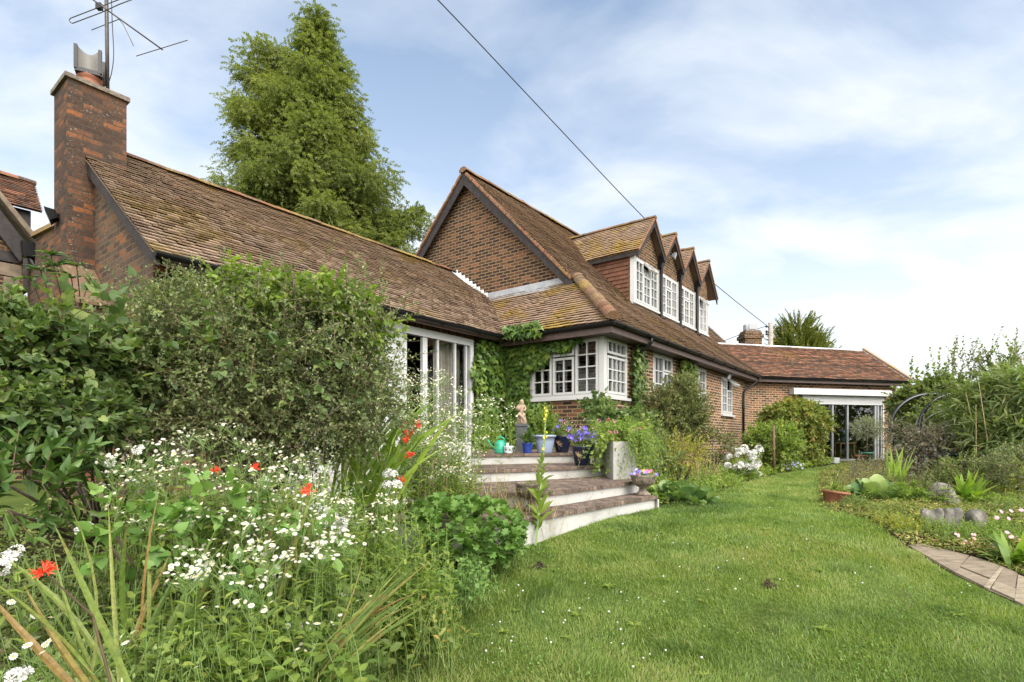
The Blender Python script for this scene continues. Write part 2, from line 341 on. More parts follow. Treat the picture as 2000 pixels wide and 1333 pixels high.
tile('wing tile', [(0.225, 0.165, 0.125), (0.285, 0.208, 0.155), (0.335, 0.243, 0.18), (0.38, 0.278, 0.205), (0.42, 0.275, 0.185)], 0.46, lich=0.5)
tile('red tile', [(0.085, 0.06, 0.047), (0.12, 0.078, 0.058), (0.17, 0.096, 0.066), (0.28, 0.135, 0.082), (0.44, 0.205, 0.125)], 0.22, lich=0.25)
tile('verge tile', [(0.16, 0.085, 0.055), (0.22, 0.115, 0.07), (0.30, 0.14, 0.08), (0.20, 0.14, 0.09)], 0.45, lich=0.5)
tile('hung tile', [(0.10, 0.052, 0.037), (0.14, 0.068, 0.045), (0.17, 0.08, 0.052), (0.22, 0.095, 0.056)], 0.1, lich=0.1)
tile('ridge tile', [(0.12, 0.065, 0.045), (0.19, 0.105, 0.065), (0.16, 0.12, 0.08), (0.24, 0.11, 0.06)], 0.62, mosscol=(0.22, 0.16, 0.03), lich=0.6)
M = MATS
# ================================================================= the house
A = np.array([815/F, 1.0]); A /= np.linalg.norm(A)        # house x: along the ridges, away from the viewer
B = np.array([-1390/F, 1.0]); B /= np.linalg.norm(B)      # house y: into the house
O2 = np.array([1.6823, 10.0])                              # the corner of the main wall
HROT = math.atan2(A[1], A[0])
def hw(X, Y, z=0.0):                                       # house coordinates (z from eye level) to world
    p = O2+A*X+B*Y; return np.array([p[0], p[1], z+EYE])
def hw3(P): return hw(P[0], P[1], P[2])
E0 = (0, 0, -EYE)                                          # meshes written from eye level, house empty on the ground
house = thing('country_house', 'long brick country house with mossy tiled roofs, four gabled dormers and white windows', 'house', (O2[0], O2[1], 0), HROT)
def hb(mb, name, mat, parent=None, smooth=False): return mb.build(name, M[mat], parent or house, E0, smooth)

TS = {}
rs = np.random.RandomState(5)
def tiles(name, mat, P0, eu, ev, poly, gauge=0.1, w=0.165, parent=None, back=True, drop=None, jit=1.0):
    """courses of single clay tiles on a plane: P0 origin at the eave, eu along, ev up the slope, convex outline in (u, v)"""
    P0, eu, ev = (np.array(q, float) for q in (P0, eu, ev)); eu /= np.linalg.norm(eu); ev /= np.linalg.norm(ev)
    n = np.cross(eu, ev); n *= 1 if n[2] > 0 else -1
    poly = np.array(poly, float); V = []; Rn = []; vmin, vmax = poly[:, 1].min(), poly[:, 1].max()
    for i in range(int((vmax-vmin)/gauge)+1):
        v0 = vmin+i*gauge; vm = min(v0+gauge*0.5, vmax-1e-4); us = []
        for k in range(len(poly)):
            (u0, a0), (u1, a1) = poly[k], poly[(k+1) % len(poly)]
            if (a0-vm)*(a1-vm) <= 0 and abs(a1-a0) > 1e-9: us.append(u0+(u1-u0)*(vm-a0)/(a1-a0))
        if len(us) < 2: continue
        ul, ur = min(us), max(us); off = (i % 2)*w*0.5+rs.uniform(-.02, .02)
        rowr = rs.normal(0, .10)
        for j in range(int(math.floor((ul-off)/w))-1, int(math.ceil((ur-off)/w))+1):
            a = max(ul, off+j*w+0.0015); b = min(ur, off+(j+1)*w-0.0015)
            if b-a < 0.02: continue
            dz = rs.uniform(-.003, .004, 2)*jit; dv = rs.uniform(-.006, .006)*jit; h = 0.036+rs.uniform(-.003, .008)*jit
            top = min(v0+gauge*1.25, vmax+.02)
            q = [(a, v0+dv, h+dz[0]), (b, v0+dv*0.6, h+dz[1]), (b, top, 0.006), (a, top, 0.006), (a, v0+dv, h-.015+dz[0]), (b, v0+dv*.6, h-.015+dz[1])]
            wv = .014*math.sin(1.25*a+.6)*math.sin(1.1*v0+.4)+.007*math.sin(3.1*a+2*v0); V += [P0+eu*x+ev*y+n*(z+wv) for x, y, z in q]; r_ = float(np.clip(rs.uniform(0, 1)*.6+.2+rowr, 0, 1)); Rn += [r_]*6
    N = len(V)//6; base = np.arange(N)[:, None]*6
    quads = np.concatenate([base+np.array([0, 1, 2, 3]), base+np.array([4, 5, 1, 0])], 1).reshape(-1)
    V = np.array(V); loops = list(quads); tot = [4]*(2*N); Rn = list(Rn)
    if back:
        b0 = len(V); bp = np.array([P0+eu*x+ev*y-n*0.01 for x, y in poly]); V = np.vstack([V, bp]); loops += [b0+k for k in range(len(poly))]; tot.append(len(poly)); Rn += [0.1]*len(poly)
    me = mesh_np(name, V-np.array(E0), loops, tot, M[mat], Rn)
    return link(name, me, parent or house)
def halfround(mb, a, b, r, seg=0.3, n=8, squash=0.8, up=(0, 0, 1.), jit=1.0):   # a run of half-round ridge tiles
    a, b = np.array(a, float), np.array(b, float); L = np.linalg.norm(b-a); t = (b-a)/L; k = max(1, int(round(L/seg)))
    s = np.cross(t, up); s /= np.linalg.norm(s); q = np.cross(s, t)
    for i in range(k):
        p0 = a+t*(L*i/k); p1 = a+t*(L*(i+1)/k+0.012); j0, j1 = (rs.uniform(-.008, .008, 2)*jit); rr = r*(1+rs.uniform(-.05, .05)*jit)
        V = []
        for p, dj, sc in ((p0, j0, 1.0), (p1, j1, 0.97)):
            for m_ in range(n+1):
                an = math.pi*m_/n; V.append(p+s*math.cos(an)*rr*sc+q*(math.sin(an)*rr*squash*sc+dj))
            V.append(p-q*0.03)
        m1 = n+2
        fs = [[m_, m_+1, m1+m_+1, m1+m_] for m_ in range(n)]+[list(range(n+2)), [m1+x for x in range(n+2)][::-1]]
        mb.add(V, fs, rs.uniform(0, 1))

EZ = 2.06; SM = 1.035; YK, ZK = 1.37, 3.45; YR, ZR = 4.5, 3.45+(4.5-1.37)*1.035
XG, XV = 1.30, 1.10                                  # main gable wall and its verge
WE, WS, WRY, WRZ = 2.0, 0.745, 5.0, 2.06+3.0*0.745   # wing eave, pitch, ridge
SS = 0.83
# ---- roofs
tiles('roof', 'roof tile', (0, -.35, EZ), (1, 0, 0), (0, 1.72, ZK-EZ), [(-.35, 0), (14.2, 0), (14.2, 2.212), (1.37, 2.212)])
tiles('roof', 'roof tile', (0, YK, ZK), (1, 0, 0), (0, 1, SM), [(XV, 0), (14.2, 0), (14.2, (YR-YK)*math.hypot(1, SM)), (XV, (YR-YK)*math.hypot(1, SM))])
lp = (ZR-2.2)/SM; tiles('roof', 'roof tile', (0, YR+lp, 2.2), (1, 0, 0), (0, -1, SM), [(XV, 0), (14.2, 0), (14.2, lp*math.hypot(1, SM)), (XV, lp*math.hypot(1, SM))])
k = math.hypot(1, SS); xs = (XG+.35)*k
tiles('roof', 'mossy tile', (-.35, 0, EZ), (0, 1, 0), (1, 0, SS), [(-.35, 0), (4.2, 0), (4.2, xs), (-.35+XG+.35, xs)])
k = math.hypot(1, WS)
tiles('roof', 'wing tile', (0, WE, EZ), (1, 0, 0), (0, 1, WS), [(-6.62, 0), (.2, 0), (XG, 1.55*k), (XG, 3.0*k), (-6.62, 3.0*k)], w=0.16)
tiles('roof', 'wing tile', (0, 8.0, EZ), (1, 0, 0), (0, -1, WS), [(-5.85, 0), (XG, 0), (XG, 3.0*k), (-5.85, 3.0*k)], gauge=0.2, w=0.4)
mb = MB(); halfround(mb, (XV-.02, YR, ZR+.0), (14.2, YR, ZR+.0), .13); hb(mb, 'ridge_tiles', 'ridge tile')
mb = MB(); halfround(mb, (-6.0, WRY, WRZ+.0), (XG, WRY, WRZ), .12, squash=.62); hb(mb, 'ridge_tiles', 'ridge tile')
mb = MB(); halfround(mb, (-.40, -.40, EZ+.04), (1.36, 1.36, ZK+.06), .135, 0.21, squash=.95); hb(mb, 'hip_tiles', 'ridge tile')
# ---- main gable: wall, bargeboards, verge tiles, lead
mb = MB(); zl = 1.0
mb.prism([(XG, .3, zl), (XG, YR+lp, zl), (XG, YR+lp, 2.25), (XG, YR, ZR-.06), (XG, YK, ZK-.06), (XG, .3, ZK-1.0)], (.2, 0, 0)); hb(mb, 'gable_wall', 'main brick')
mb = MB(); d = .30
for sgn, yb, zb in ((1, 1.33, ZK-.04), (-1, YR+lp, 2.2)):
    mb.prism([(XV+.02, yb, zb-.02), (XV+.02, YR, ZR-.03), (XV+.02, YR, ZR-.03-d), (XV+.02, yb, zb-.02-d*.8)], (.035, 0, 0))
hb(mb, 'bargeboard', 'dark timber')
mb = MB()
for yb, zb in ((1.33, ZK-.04), (YR+lp, 2.2)):
    mb.prism([(XV+.05, yb, zb-.03), (XV+.05, YR, ZR-.035), (XV+.05, YR, ZR-.05), (XV+.05, yb, zb-.05)], (XG-XV-.05, 0, 0))
hb(mb, 'soffit', 'dark timber')
mb = MB(); L = math.hypot(YR-YK, ZR-ZK)
for yb, zb in ((YK, ZK), (YR+lp, 2.2)):
    n = int(math.hypot(YR-yb, ZR-zb)/.11); u = np.array((0, YR-yb, ZR-zb)); u /= np.linalg.norm(u); q = np.array((0, -u[2], u[1])) if yb < YR else np.array((0, u[2], -u[1])); q = q if q[2] > 0 else -q
    for i in range(n):
        j = rs.uniform(-.012, .012); mb.bbox(np.array((XV-.025+j, yb, zb))+u*(i*.11), (1, 0, 0), u, q, (0, .07), (0, .104), (-.02, .028+rs.uniform(0, .01)), rs.uniform(.2, 1))
hb(mb, 'verge_tiles', 'verge tile')
fz = EZ+(XG+.35)*SS; yv = 2.0+(fz-EZ)/WS
mb = MB(); mb.prism([(XG-.012, 1.28, fz-.03), (XG-.012, yv+.02, fz-.03), (XG-.012, yv+.02, fz+.15), (XG-.012, 1.20, fz+.15)], (.01, 0, 0))
mb.prism([(XG-.012, 1.25, fz+.006), (XG-.012, yv, fz+.006), (XG-.14, yv, fz-.10), (XG-.14, 1.15, fz-.10)], (0, 0, .012)); hb(mb, 'flashing', 'lead')
mb = MB(); ns = 9; y1 = WRY-.03
for i in range(ns):                                   # stepped lead soakers up the wing roof
    ya, yb2 = yv+(y1-yv)*i/ns, yv+(y1-yv)*(i+1)/ns; za, zb2 = EZ+(ya-WE)*WS, EZ+(yb2-WE)*WS
    mb.prism([(XG-.014, ya, za-.02), (XG-.014, yb2, zb2-.02), (XG-.014, yb2, zb2+.075), (XG-.014, ya+.03, zb2+.075)], (.011, 0, 0))
mb.prism([(XG-.014, yv, fz+.012), (XG-.014, y1, EZ+(y1-WE)*WS+.012), (XG-.16, y1, EZ+(y1-WE)*WS+.028), (XG-.16, yv-.10, fz-.07)], (0, 0, .012)); hb(mb, 'flashing', 'pale lead')
# ---- walls with openings
def wall(name, mat, o, ex, en, L, z0, z1, ops, th=0.22, parent=None):
    """brick wall in house coordinates; openings (a, b, za, zb) get reveals of depth th"""
    o, ex, en = (np.array(q, float) for q in (o, ex, en)); mb = MB()
    xs_ = sorted({0, L, *[a for q in ops for a in q[:2]]}); zs = sorted({z0, z1, *[a for q in ops for a in q[2:]]})
    P = lambda x, z, d=0: o+ex*x-en*d+np.array((0, 0, z))
    for i in range(len(xs_)-1):
        for j in range(len(zs)-1):
            xm, zm = (xs_[i]+xs_[i+1])/2, (zs[j]+zs[j+1])/2
            if any(a < xm < b and c < zm < d for a, b, c, d in ops): continue
            mb.poly([P(xs_[i], zs[j]), P(xs_[i+1], zs[j]), P(xs_[i+1], zs[j+1]), P(xs_[i], zs[j+1])])
    for a, b, c, d in ops:
        for (x0, q0, x1, q1) in ((a, c, b, c), (b, c, b, d), (b, d, a, d), (a, d, a, c)):
            mb.poly([P(x0, q0), P(x1, q1), P(x1, q1, th), P(x0, q0, th)])
    return hb(mb, name, mat, parent)
WIN = [(.08, .98, .80, 1.92), (2.25, 3.37, .84, 1.88), (4.62, 5.78, .84, 1.86), (7.12, 8.22, .72, 1.80)]
wall('wall', 'side brick', (0, 0, 0), (1, 0, 0), (0, -1, 0), 10.37, -.95, 2.1, WIN)
wall('wall', 'main brick', (0, 0, 0), (0, 1, 0), (-1, 0, 0), 2.3, -.95, 2.1, [(.06, 1.66, .80, 1.92)])
DX0, DX1 = -4.65, -1.05
wall('wall', 'old brick', (-6.51, 2.3, 0), (1, 0, 0), (0, -1, 0), 6.51, -.95, 1.93, [(DX0+6.51, DX1+6.51, -.2, 1.92)], .12)
mb = MB(); mb.box(-6.505, -.01, 2.285, 2.5, 1.92, 2.14); hb(mb, 'brick_course', 'soldier brick')
mb = MB(); mb.box(-6.5, 10.3, 9.3, 9.45, -.9, 2.4); mb.box(10.3, 10.4, .1, 9.3, -.9, 2.2); hb(mb, 'rear_wall', 'old brick')
mb = MB(); mb.prism([(-6.51, 2.3, -.95), (-6.51, 8.0, -.95), (-6.51, 8.0, 3.52), (-6.51, 4.95, 3.22), (-6.51, 4.95, WRZ-.1), (-6.51, 2.3, 2.3-2+EZ-.09)], (.22, 0, 0)); hb(mb, 'gable_wall', 'old brick')
mb = MB(); mb.prism([(-6.56, 4.97, 3.225), (-6.56, 8.0, 3.525), (-6.56, 8.0, 3.60), (-6.56, 4.97, 3.29)], (.34, 0, 0)); hb(mb, 'coping', 'mossy tile')
mb = MB(); mb.prism([(-6.60, 1.98, EZ-.03), (-6.60, WRY, WRZ-.03), (-6.60, WRY, WRZ-.21), (-6.60, 2.22, EZ-.03), (-6.60, 1.98, EZ-.15)], (.04, 0, 0)); hb(mb, 'bargeboard', 'dark timber')
# ---- eaves: soffit boards, fascias, gutters, downpipes
mb = MB(); mb.box(-.33, 10.2, -.32, .0, EZ-.17, EZ-.15); mb.box(-.32, 0, .0, 2.2, EZ-.17, EZ-.15); hb(mb, 'soffit', 'fascia brown')
mb = MB(); mb.box(-.35, 10.2, -.345, -.322, EZ-.19, EZ+.0); mb.box(-.345, -.322, -.32, 2.15, EZ-.19, EZ+.0); mb.box(-6.5, -.36, 2.03, 2.05, EZ-.12, EZ-.0); hb(mb, 'fascia', 'fascia brown')
def gutter(a, b, r=.056, out=None):
    mb = MB(); a, b = np.array(a, float), np.array(b, float); t = (b-a)/np.linalg.norm(b-a); s = np.cross(t, (0, 0, 1.)); V = []
    for p in (a, b):
        for m_ in range(9): an = math.pi+math.pi*m_/8; V.append(p+s*math.cos(an)*r+np.array((0, 0, math.sin(an)*r)))
        V += [p+s*r*.86, p-s*r*.86+np.array((0, 0, 0))]
    mb.add(V, [[i, i+1, 12+i, 11+i] for i in range(8)]+[list(range(9)), [11+i for i in range(9)][::-1]])
    L_ = np.linalg.norm(b-a)
    for q in np.arange(.4, L_, 1.0):
        mb.tube([a+t*q+s*math.cos(math.pi+math.pi*m_/8)*(r+.005)+np.array((0, 0, math.sin(math.pi+math.pi*m_/8)*(r+.005))) for m_ in range(9)], .009, 4)
    hb(mb, 'gutter', 'black plastic')
gutter((-.42, -.405, EZ-.02), (10.15, -.405, EZ-.03)); gutter((-.405, -.42, EZ-.02), (-.405, 2.0, EZ-.02)); gutter((-6.62, 1.94, EZ-.02), (-.45, 1.94, EZ-.03))
def pipe(pts, r=.036, collars=()):
    mb = MB(); mb.tube(pts, r, 8)
    for z in collars: mb.tube([(pts[-1][0], pts[-1][1], z-.03), (pts[-1][0], pts[-1][1], z+.03)], r+.008, 8)
    hb(mb, 'downpipe', 'black plastic')
pipe([(1.22, -.405, EZ-.06), (1.22, -.40, EZ-.16), (1.22, -.06, EZ-.42), (1.22, -.05, EZ-.5), (1.22, -.05, -.8)], collars=(.6, 1.4))
pipe([(9.85, -.405, EZ-.06), (9.85, -.38, EZ-.14), (9.35, -.06, EZ-.55), (9.3, -.05, EZ-.7), (9.3, -.05, -.8)], collars=(.2, 1.0))
# ---- windows
def window(o, ex, en, W_, H_, lights, sill=True, curtain=None, room=None, fr=.055, sillmat='white paint', parent=None):
    """white casement window; lights: (x0, x1, z0, z1, cols, rows, open)"""
    o, ex, en = (np.array(q, float) for q in (o, ex, en)); ez = np.array((0, 0, 1.)); mb = MB()
    bx = lambda m_, a, b, c: m_.bbox(o, ex, en, ez, a, b, c)
    bx(mb, (0, W_), (-.07, 0.0), (H_-fr, H_)); bx(mb, (0, W_), (-.07, 0.0), (0, fr)); bx(mb, (0, fr), (-.07, -.001), (fr, H_-fr)); bx(mb, (W_-fr, W_), (-.07, -.001), (fr, H_-fr))
    bars = MB(); glass = MB(); vents = []; s_ = .045
    for (x0, x1, z0, z1, nc, nr, op) in lights:
        if op: vents.append((x0, x1, z0, z1, nc, nr, op)); continue
        bx(mb, (x0, x1), (-.06, .012), (z1-s_, z1)); bx(mb, (x0, x1), (-.06, .012), (z0, z0+s_)); bx(mb, (x0, x0+s_), (-.06, .011), (z0+s_, z1-s_)); bx(mb, (x1-s_, x1), (-.06, .011), (z0+s_, z1-s_))
        for i in range(1, nc): xx = x0+s_+(x1-x0-2*s_)*i/nc; bx(bars, (xx-.011, xx+.011), (-.045, .004), (z0+s_, z1-s_))
        for i in range(1, nr): q = z0+s_+(z1-z0-2*s_)*i/nr; bx(bars, (x0+s_, x1-s_), (-.044, .003), (q-.011, q+.011))
        glass.poly([o+ex*a-en*.03+ez*b for a, b in ((x0+s_*.5, z0+s_*.5), (x1-s_*.5, z0+s_*.5), (x1-s_*.5, z1-s_*.5), (x0+s_*.5, z1-s_*.5))])
    w_ = hb(mb, 'window', 'white paint', parent); hb(bars, 'glazing_bars', 'white paint', w_); hb(glass, 'pane', 'glass', w_)
    for (x0, x1, z0, z1, nc, nr, op) in vents:           # a sash hung at its top edge and pushed out
        an = R(op); ey2 = en*math.cos(an)-ez*(-math.sin(an)) ; dn = -ez*math.cos(an)+en*math.sin(an); nn = en*math.cos(an)+ez*math.sin(an)
        O_ = o+ex*x0+ez*z1+en*.01; h_ = z1-z0; w2 = x1-x0; m_ = MB(); f2 = .045
        for a, b in (((0, w2), (0, f2)), ((0, w2), (h_-f2, h_)), ((0, f2), (f2, h_-f2)), ((w2-f2, w2), (f2, h_-f2))): m_.bbox(O_, ex, nn, dn, a, (0, .05), b)
        for i in range(1, nc): xx = w2*i/nc; m_.bbox(O_, ex, nn, dn, (xx-.01, xx+.01), (.01, .04), (f2, h_-f2))
        c_ = hb(m_, 'open_vent', 'white paint', w_)
        m_ = MB(); m_.poly([O_+ex*a+dn*b+nn*.02 for a, b in ((.02, .02), (w2-.02, .02), (w2-.02, h_-.02), (.02, h_-.02))]); hb(m_, 'pane', 'glass', w_)
    if sill: m_ = MB(); bx(m_, (-.05, W_+.05), (-.06, .07), (-.055, -.002)); hb(m_, 'sill', sillmat, w_)
    if curtain:
        m_ = MB(); n = 60; 
        for (a, b, z0, z1) in curtain:
            V = []; k_ = max(4, int((b-a)/.02))
            for i in range(k_+1):
                d_ = -.16+.022*math.sin(i*1.7)+.008*math.sin(i*.6)
                V += [o+ex*(a+(b-a)*i/k_)+en*d_+ez*z0, o+ex*(a+(b-a)*i/k_)+en*d_+ez*z1]
            m_.add(V, [[2*i, 2*i+2, 2*i+3, 2*i+1] for i in range(k_)])
        hb(m_, 'curtain', 'net' if room != 'beige' else 'curtain', w_)
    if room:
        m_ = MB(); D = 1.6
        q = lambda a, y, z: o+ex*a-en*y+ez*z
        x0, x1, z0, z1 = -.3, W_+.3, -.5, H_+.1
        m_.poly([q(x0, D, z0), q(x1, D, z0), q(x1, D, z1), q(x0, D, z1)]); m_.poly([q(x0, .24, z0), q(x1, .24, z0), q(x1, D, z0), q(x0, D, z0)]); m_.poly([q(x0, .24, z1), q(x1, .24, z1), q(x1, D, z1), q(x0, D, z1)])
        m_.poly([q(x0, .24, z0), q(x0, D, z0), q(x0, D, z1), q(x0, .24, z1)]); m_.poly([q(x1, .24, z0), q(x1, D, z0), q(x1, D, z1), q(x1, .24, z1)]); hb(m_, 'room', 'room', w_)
    return w_
EX, EN = (1, 0, 0), (0, -1, 0)
window((.08, 0.0, .80), EX, EN, .90, 1.12, [(.055, .845, .055, .76, 4, 3, 0), (.055, .845, .80, 1.065, 4, 1, 0)], curtain=[(.62, .84, .1, 1.05)])
window((2.25, -.005, .84), EX, EN, 1.12, 1.04, [(.05, .56, .05, .99, 2, 3, 0), (.57, 1.07, .05, .66, 2, 2, 0), (.57, 1.07, .68, .99, 2, 1, 0)], curtain=[(.05, .5, .06, 1.0)], room=1)
window((4.62, -.005, .84), EX, EN, 1.16, 1.02, [(.05, .58, .05, .64, 2, 2, 0), (.05, .58, .66, .97, 2, 1, 0), (.59, 1.11, .05, .97, 2, 3, 0)], curtain=[(.05, .55, .06, .98), (.8, 1.1, .06, .98)], room=1)
window((7.12, -.005, .72), EX, EN, 1.10, 1.08, [(.05, .54, .05, 1.03, 2, 4, 0), (.55, 1.05, .05, .73, 2, 3, 0), (.55, 1.05, .75, 1.03, 3, 1, 48)], curtain=[(.06, .5, .06, 1.0), (.56, 1.0, .06, .7)], room=1)
# corner window, seen through from both sides, with its post
window((0.005, 1.66, .80), (0, -1, 0), (-1, 0, 0), 1.60, 1.12, [(.055, .52, .055, 1.065, 2, 4, 0), (.55, 1.03, .055, .77, 2, 3, 0), (.55, 1.03, .80, 1.065, 2, 1, 0), (1.06, 1.545, .055, 1.065, 2, 4, 0)])
mb = MB(); mb.box(-.012, .085, -.012, .085, .72, 1.95); hb(mb, 'corner_post', 'white paint')
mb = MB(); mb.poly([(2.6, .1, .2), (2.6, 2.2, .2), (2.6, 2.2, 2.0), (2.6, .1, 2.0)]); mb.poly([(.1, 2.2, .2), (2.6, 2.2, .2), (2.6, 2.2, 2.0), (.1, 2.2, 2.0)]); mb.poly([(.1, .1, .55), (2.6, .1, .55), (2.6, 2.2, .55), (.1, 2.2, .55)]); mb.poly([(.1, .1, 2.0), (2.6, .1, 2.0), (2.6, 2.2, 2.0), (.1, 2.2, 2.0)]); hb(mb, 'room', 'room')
# ---- the sliding door of the wing
dw = DX1-DX0; mb = MB(); zb, zt = -.2, 1.92; Y0 = 2.29
for a, b, z0, z1 in ((DX0, DX1, zt-.13, zt), (DX0, DX0+.07, zb, zt-.13), (DX1-.09, DX1, zb, zt-.13), (DX0, DX1, zb, zb+.06)): mb.box(a, b, Y0-.04, Y0+.07, z0, z1)
door = hb(mb, 'sliding_door', 'white metal')
mb = MB()
for x, w2 in ((-2.30, .11), (-1.98, .045), (-1.53, .045), (-1.22, .035), (-2.75, .06), (-3.5, .06), (-4.1, .06)): mb.box(x-w2/2, x+w2/2, Y0-.012, Y0+.05, zb+.06, zt-.13)
hb(mb, 'mullion', 'white metal', door)
mb = MB(); mb.poly([(-2.25, Y0+.03, zb), (DX1-.08, Y0+.03, zb), (DX1-.08, Y0+.03, zt-.1), (-2.25, Y0+.03, zt-.1)]); hb(mb, 'pane', 'glass', door)
mb = MB(); mb.box(DX0+.07, -2.78, Y0+.0, Y0+.02, zb+.06, zt-.13); hb(mb, 'white_panel', 'white metal', door)
for a, b in ((-1.78, -1.10),):
    mb = MB(); V = []; k_ = int((b-a)/.02)
    for i in range(k_+1): d_ = Y0+.32+.03*math.sin(i*1.3)+.012*math.sin(i*.5); V += [(a+(b-a)*i/k_, d_, zb+.05), (a+(b-a)*i/k_, d_, zt-.08)]
    mb.add(V, [[2*i, 2*i+2, 2*i+3, 2*i+1] for i in range(k_)]); hb(mb, 'curtain', 'curtain', door)
mb = MB(); x0, x1, y0, y1 = DX0-.1, -.2, 2.45, 5.5
for q in ([(x0, y1, -.2), (x1, y1, -.2), (x1, y1, 1.95), (x0, y1, 1.95)], [(x0, y0, -.2), (x1, y0, -.2), (x1, y1, -.2), (x0, y1, -.2)], [(x0, y0, 1.94), (x1, y0, 1.94), (x1, y1, 1.94), (x0, y1, 1.94)], [(x0, y0, -.2), (x0, y1, -.2), (x0, y1, 1.95), (x0, y0, 1.95)], [(x1, y0, -.2), (x1, y1, -.2), (x1, y1, 1.95), (x1, y0, 1.95)]): mb.poly(q)
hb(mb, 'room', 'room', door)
# ---- dormers
YD = 1.43; SD = 1.1; AZ_ = 6.05; VX = [4.22, 6.03, 7.55, 9.08, 10.86]; AXs = [5.26, 6.79, 8.30, 9.87]; ZW0, ZW1 = 3.63, 4.83; YF = 1.22
mb = MB(); mb.box(4.33, 10.34, YD+.0, YD+.12, ZW0-.16, ZW0-.03); hb(mb, 'dormer_apron', 'lead')
mb = MB(); mb.prism([(4.2, YD-.16, ZW0-.29), (10.5, YD-.16, ZW0-.29), (10.5, YD+.05, ZW0-.06), (4.2, YD+.05, ZW0-.06)], (0, 0, .012)); hb(mb, 'flashing', 'pale lead')
for x in (4.33, 6.0, 7.5, 9.02, 10.30):
    mb = MB(); mb.box(x, x+(.1 if x != 10.30 else .06), YD-.03, YD+.09, ZW0-.04, ZW1+.02); hb(mb, 'dormer_post', 'white paint')
for i, (a, b) in enumerate(((4.43, 6.0), (6.1, 7.5), (7.6, 9.02), (9.12, 10.30))):
    w_ = b-a; h_ = ZW1-ZW0; t = (w_-.1)/3; L0, L1, L2 = .05, .05+t, .05+2*t
    side = lambda x: (x, x+t-.01, .05, h_-.05, 2, 4, 0)
    op = 38 if i in (0, 3) else 0
    lights = [side(L0), (L1, L1+t-.01, .05, .82, 2, 3, 0), (L1, L1+t-.01, .85, h_-.05, 3 if op else 2, 1, op), side(L2)]
    window((a, YD, ZW0), EX, EN, w_, h_, lights, sillmat='white paint', curtain=[(.06, w_-.06, .06, h_-.06)])
for i, ax in enumerate(AXs):
    xl, xr = VX[i], VX[i+1]
    zl_, zr_ = AZ_-(ax-xl)*SD, AZ_-(xr-ax)*SD
    mb = MB(); xa, xb = max(xl, 4.36), min(xr, 10.33)
    mb.prism([(xa, YD, ZW1), (xb, YD, ZW1), (xb, YD, AZ_-abs(xb-ax)*SD-.05), (ax, YD, AZ_-.06), (xa, YD, AZ_-abs(xa-ax)*SD-.05)], (0, .1, 0)); hb(mb, 'dormer_gable', 'main brick')
    kk = math.hypot(1, SD); yb_ = 4.1
    tiles('dormer_roof', 'mossy tile' if i == 0 else 'roof tile', (xl, YF, zl_), (0, 1, 0), (1, 0, SD), [(0, 0), (yb_-YF, 0), (yb_-YF, (ax-xl)*kk), (0, (ax-xl)*kk)])
    tiles('dormer_roof', 'roof tile', (xr, YF, zr_), (0, 1, 0), (-1, 0, SD), [(0, 0), (yb_-YF, 0), (yb_-YF, (xr-ax)*kk), (0, (xr-ax)*kk)])
    mb = MB(); halfround(mb, (ax, YF-.03, AZ_+.0), (ax, 4.0, AZ_+.0), .095, .3); hb(mb, 'ridge_tiles', 'ridge tile')
    mb = MB(); d_ = .17
    for x_, z_ in ((xl, zl_), (xr, zr_)):
        mb.prism([(x_, YF+.01, z_-.01), (ax, YF+.01, AZ_-.015), (ax, YF+.01, AZ_-.015-d_*1.2), (x_, YF+.01, z_-.01-d_)], (0, .035, 0))
    hb(mb, 'bargeboard', 'dark timber')
    mb = MB()
    for x_, z_ in ((xl, zl_), (xr, zr_)):
        n = int(math.hypot(ax-x_, AZ_-z_)/.1); u = np.array((ax-x_, 0, AZ_-z_)); u /= np.linalg.norm(u); q = np.array((-u[2], 0, u[0])); q = q if q[2] > 0 else -q
        for j in range(n): mb.bbox(np.array((x_, YF-.02, z_))+u*(j*.1), (0, 1, 0), u, q, (0, .06), (0, .095), (-.02, .025+rs.uniform(0, .01)), rs.uniform(.2, 1))
    hb(mb, 'verge_tiles', 'verge tile')
mb = MB(); zc0, zc1 = 3.2, 4.86
tiles('dormer_cheek', 'hung tile', (4.36, YD+.105, 3.45), (0, 1, 0), (0, 0, 1), [(0, 0), (.08, 0), (1.45, 1.43), (0, 1.43)], gauge=.115, w=.17, jit=.6)
mb = MB(); mb.box(VX[0]+.02, VX[0]+.06, YF+.05, 2.75, 4.79, 4.90); mb.box(VX[0]+.06, 4.36, YF+.05, 2.75, 4.86, 4.885); hb(mb, 'eaves_board', 'dark timber')
for x in VX[1:4]:
    mb = MB(); z_ = 5.22-.02
    mb.prism([(x-.13, YD-.20, z_), (x+.13, YD-.20, z_), (x+.06, YD-.10, z_-.32), (x-.06, YD-.10, z_-.32)], (0, .14, 0)); mb.tube([(x, YD-.08, z_-.3), (x, YD-.08, 3.48), (x, YD-.2, 3.44)], .048, 8); hb(mb, 'rainwater_hopper', 'black plastic')
mb = MB(); mb.box(10.34, 10.44, YD, 3.0, 3.3, 4.9); hb(mb, 'dormer_cheek', 'main brick')
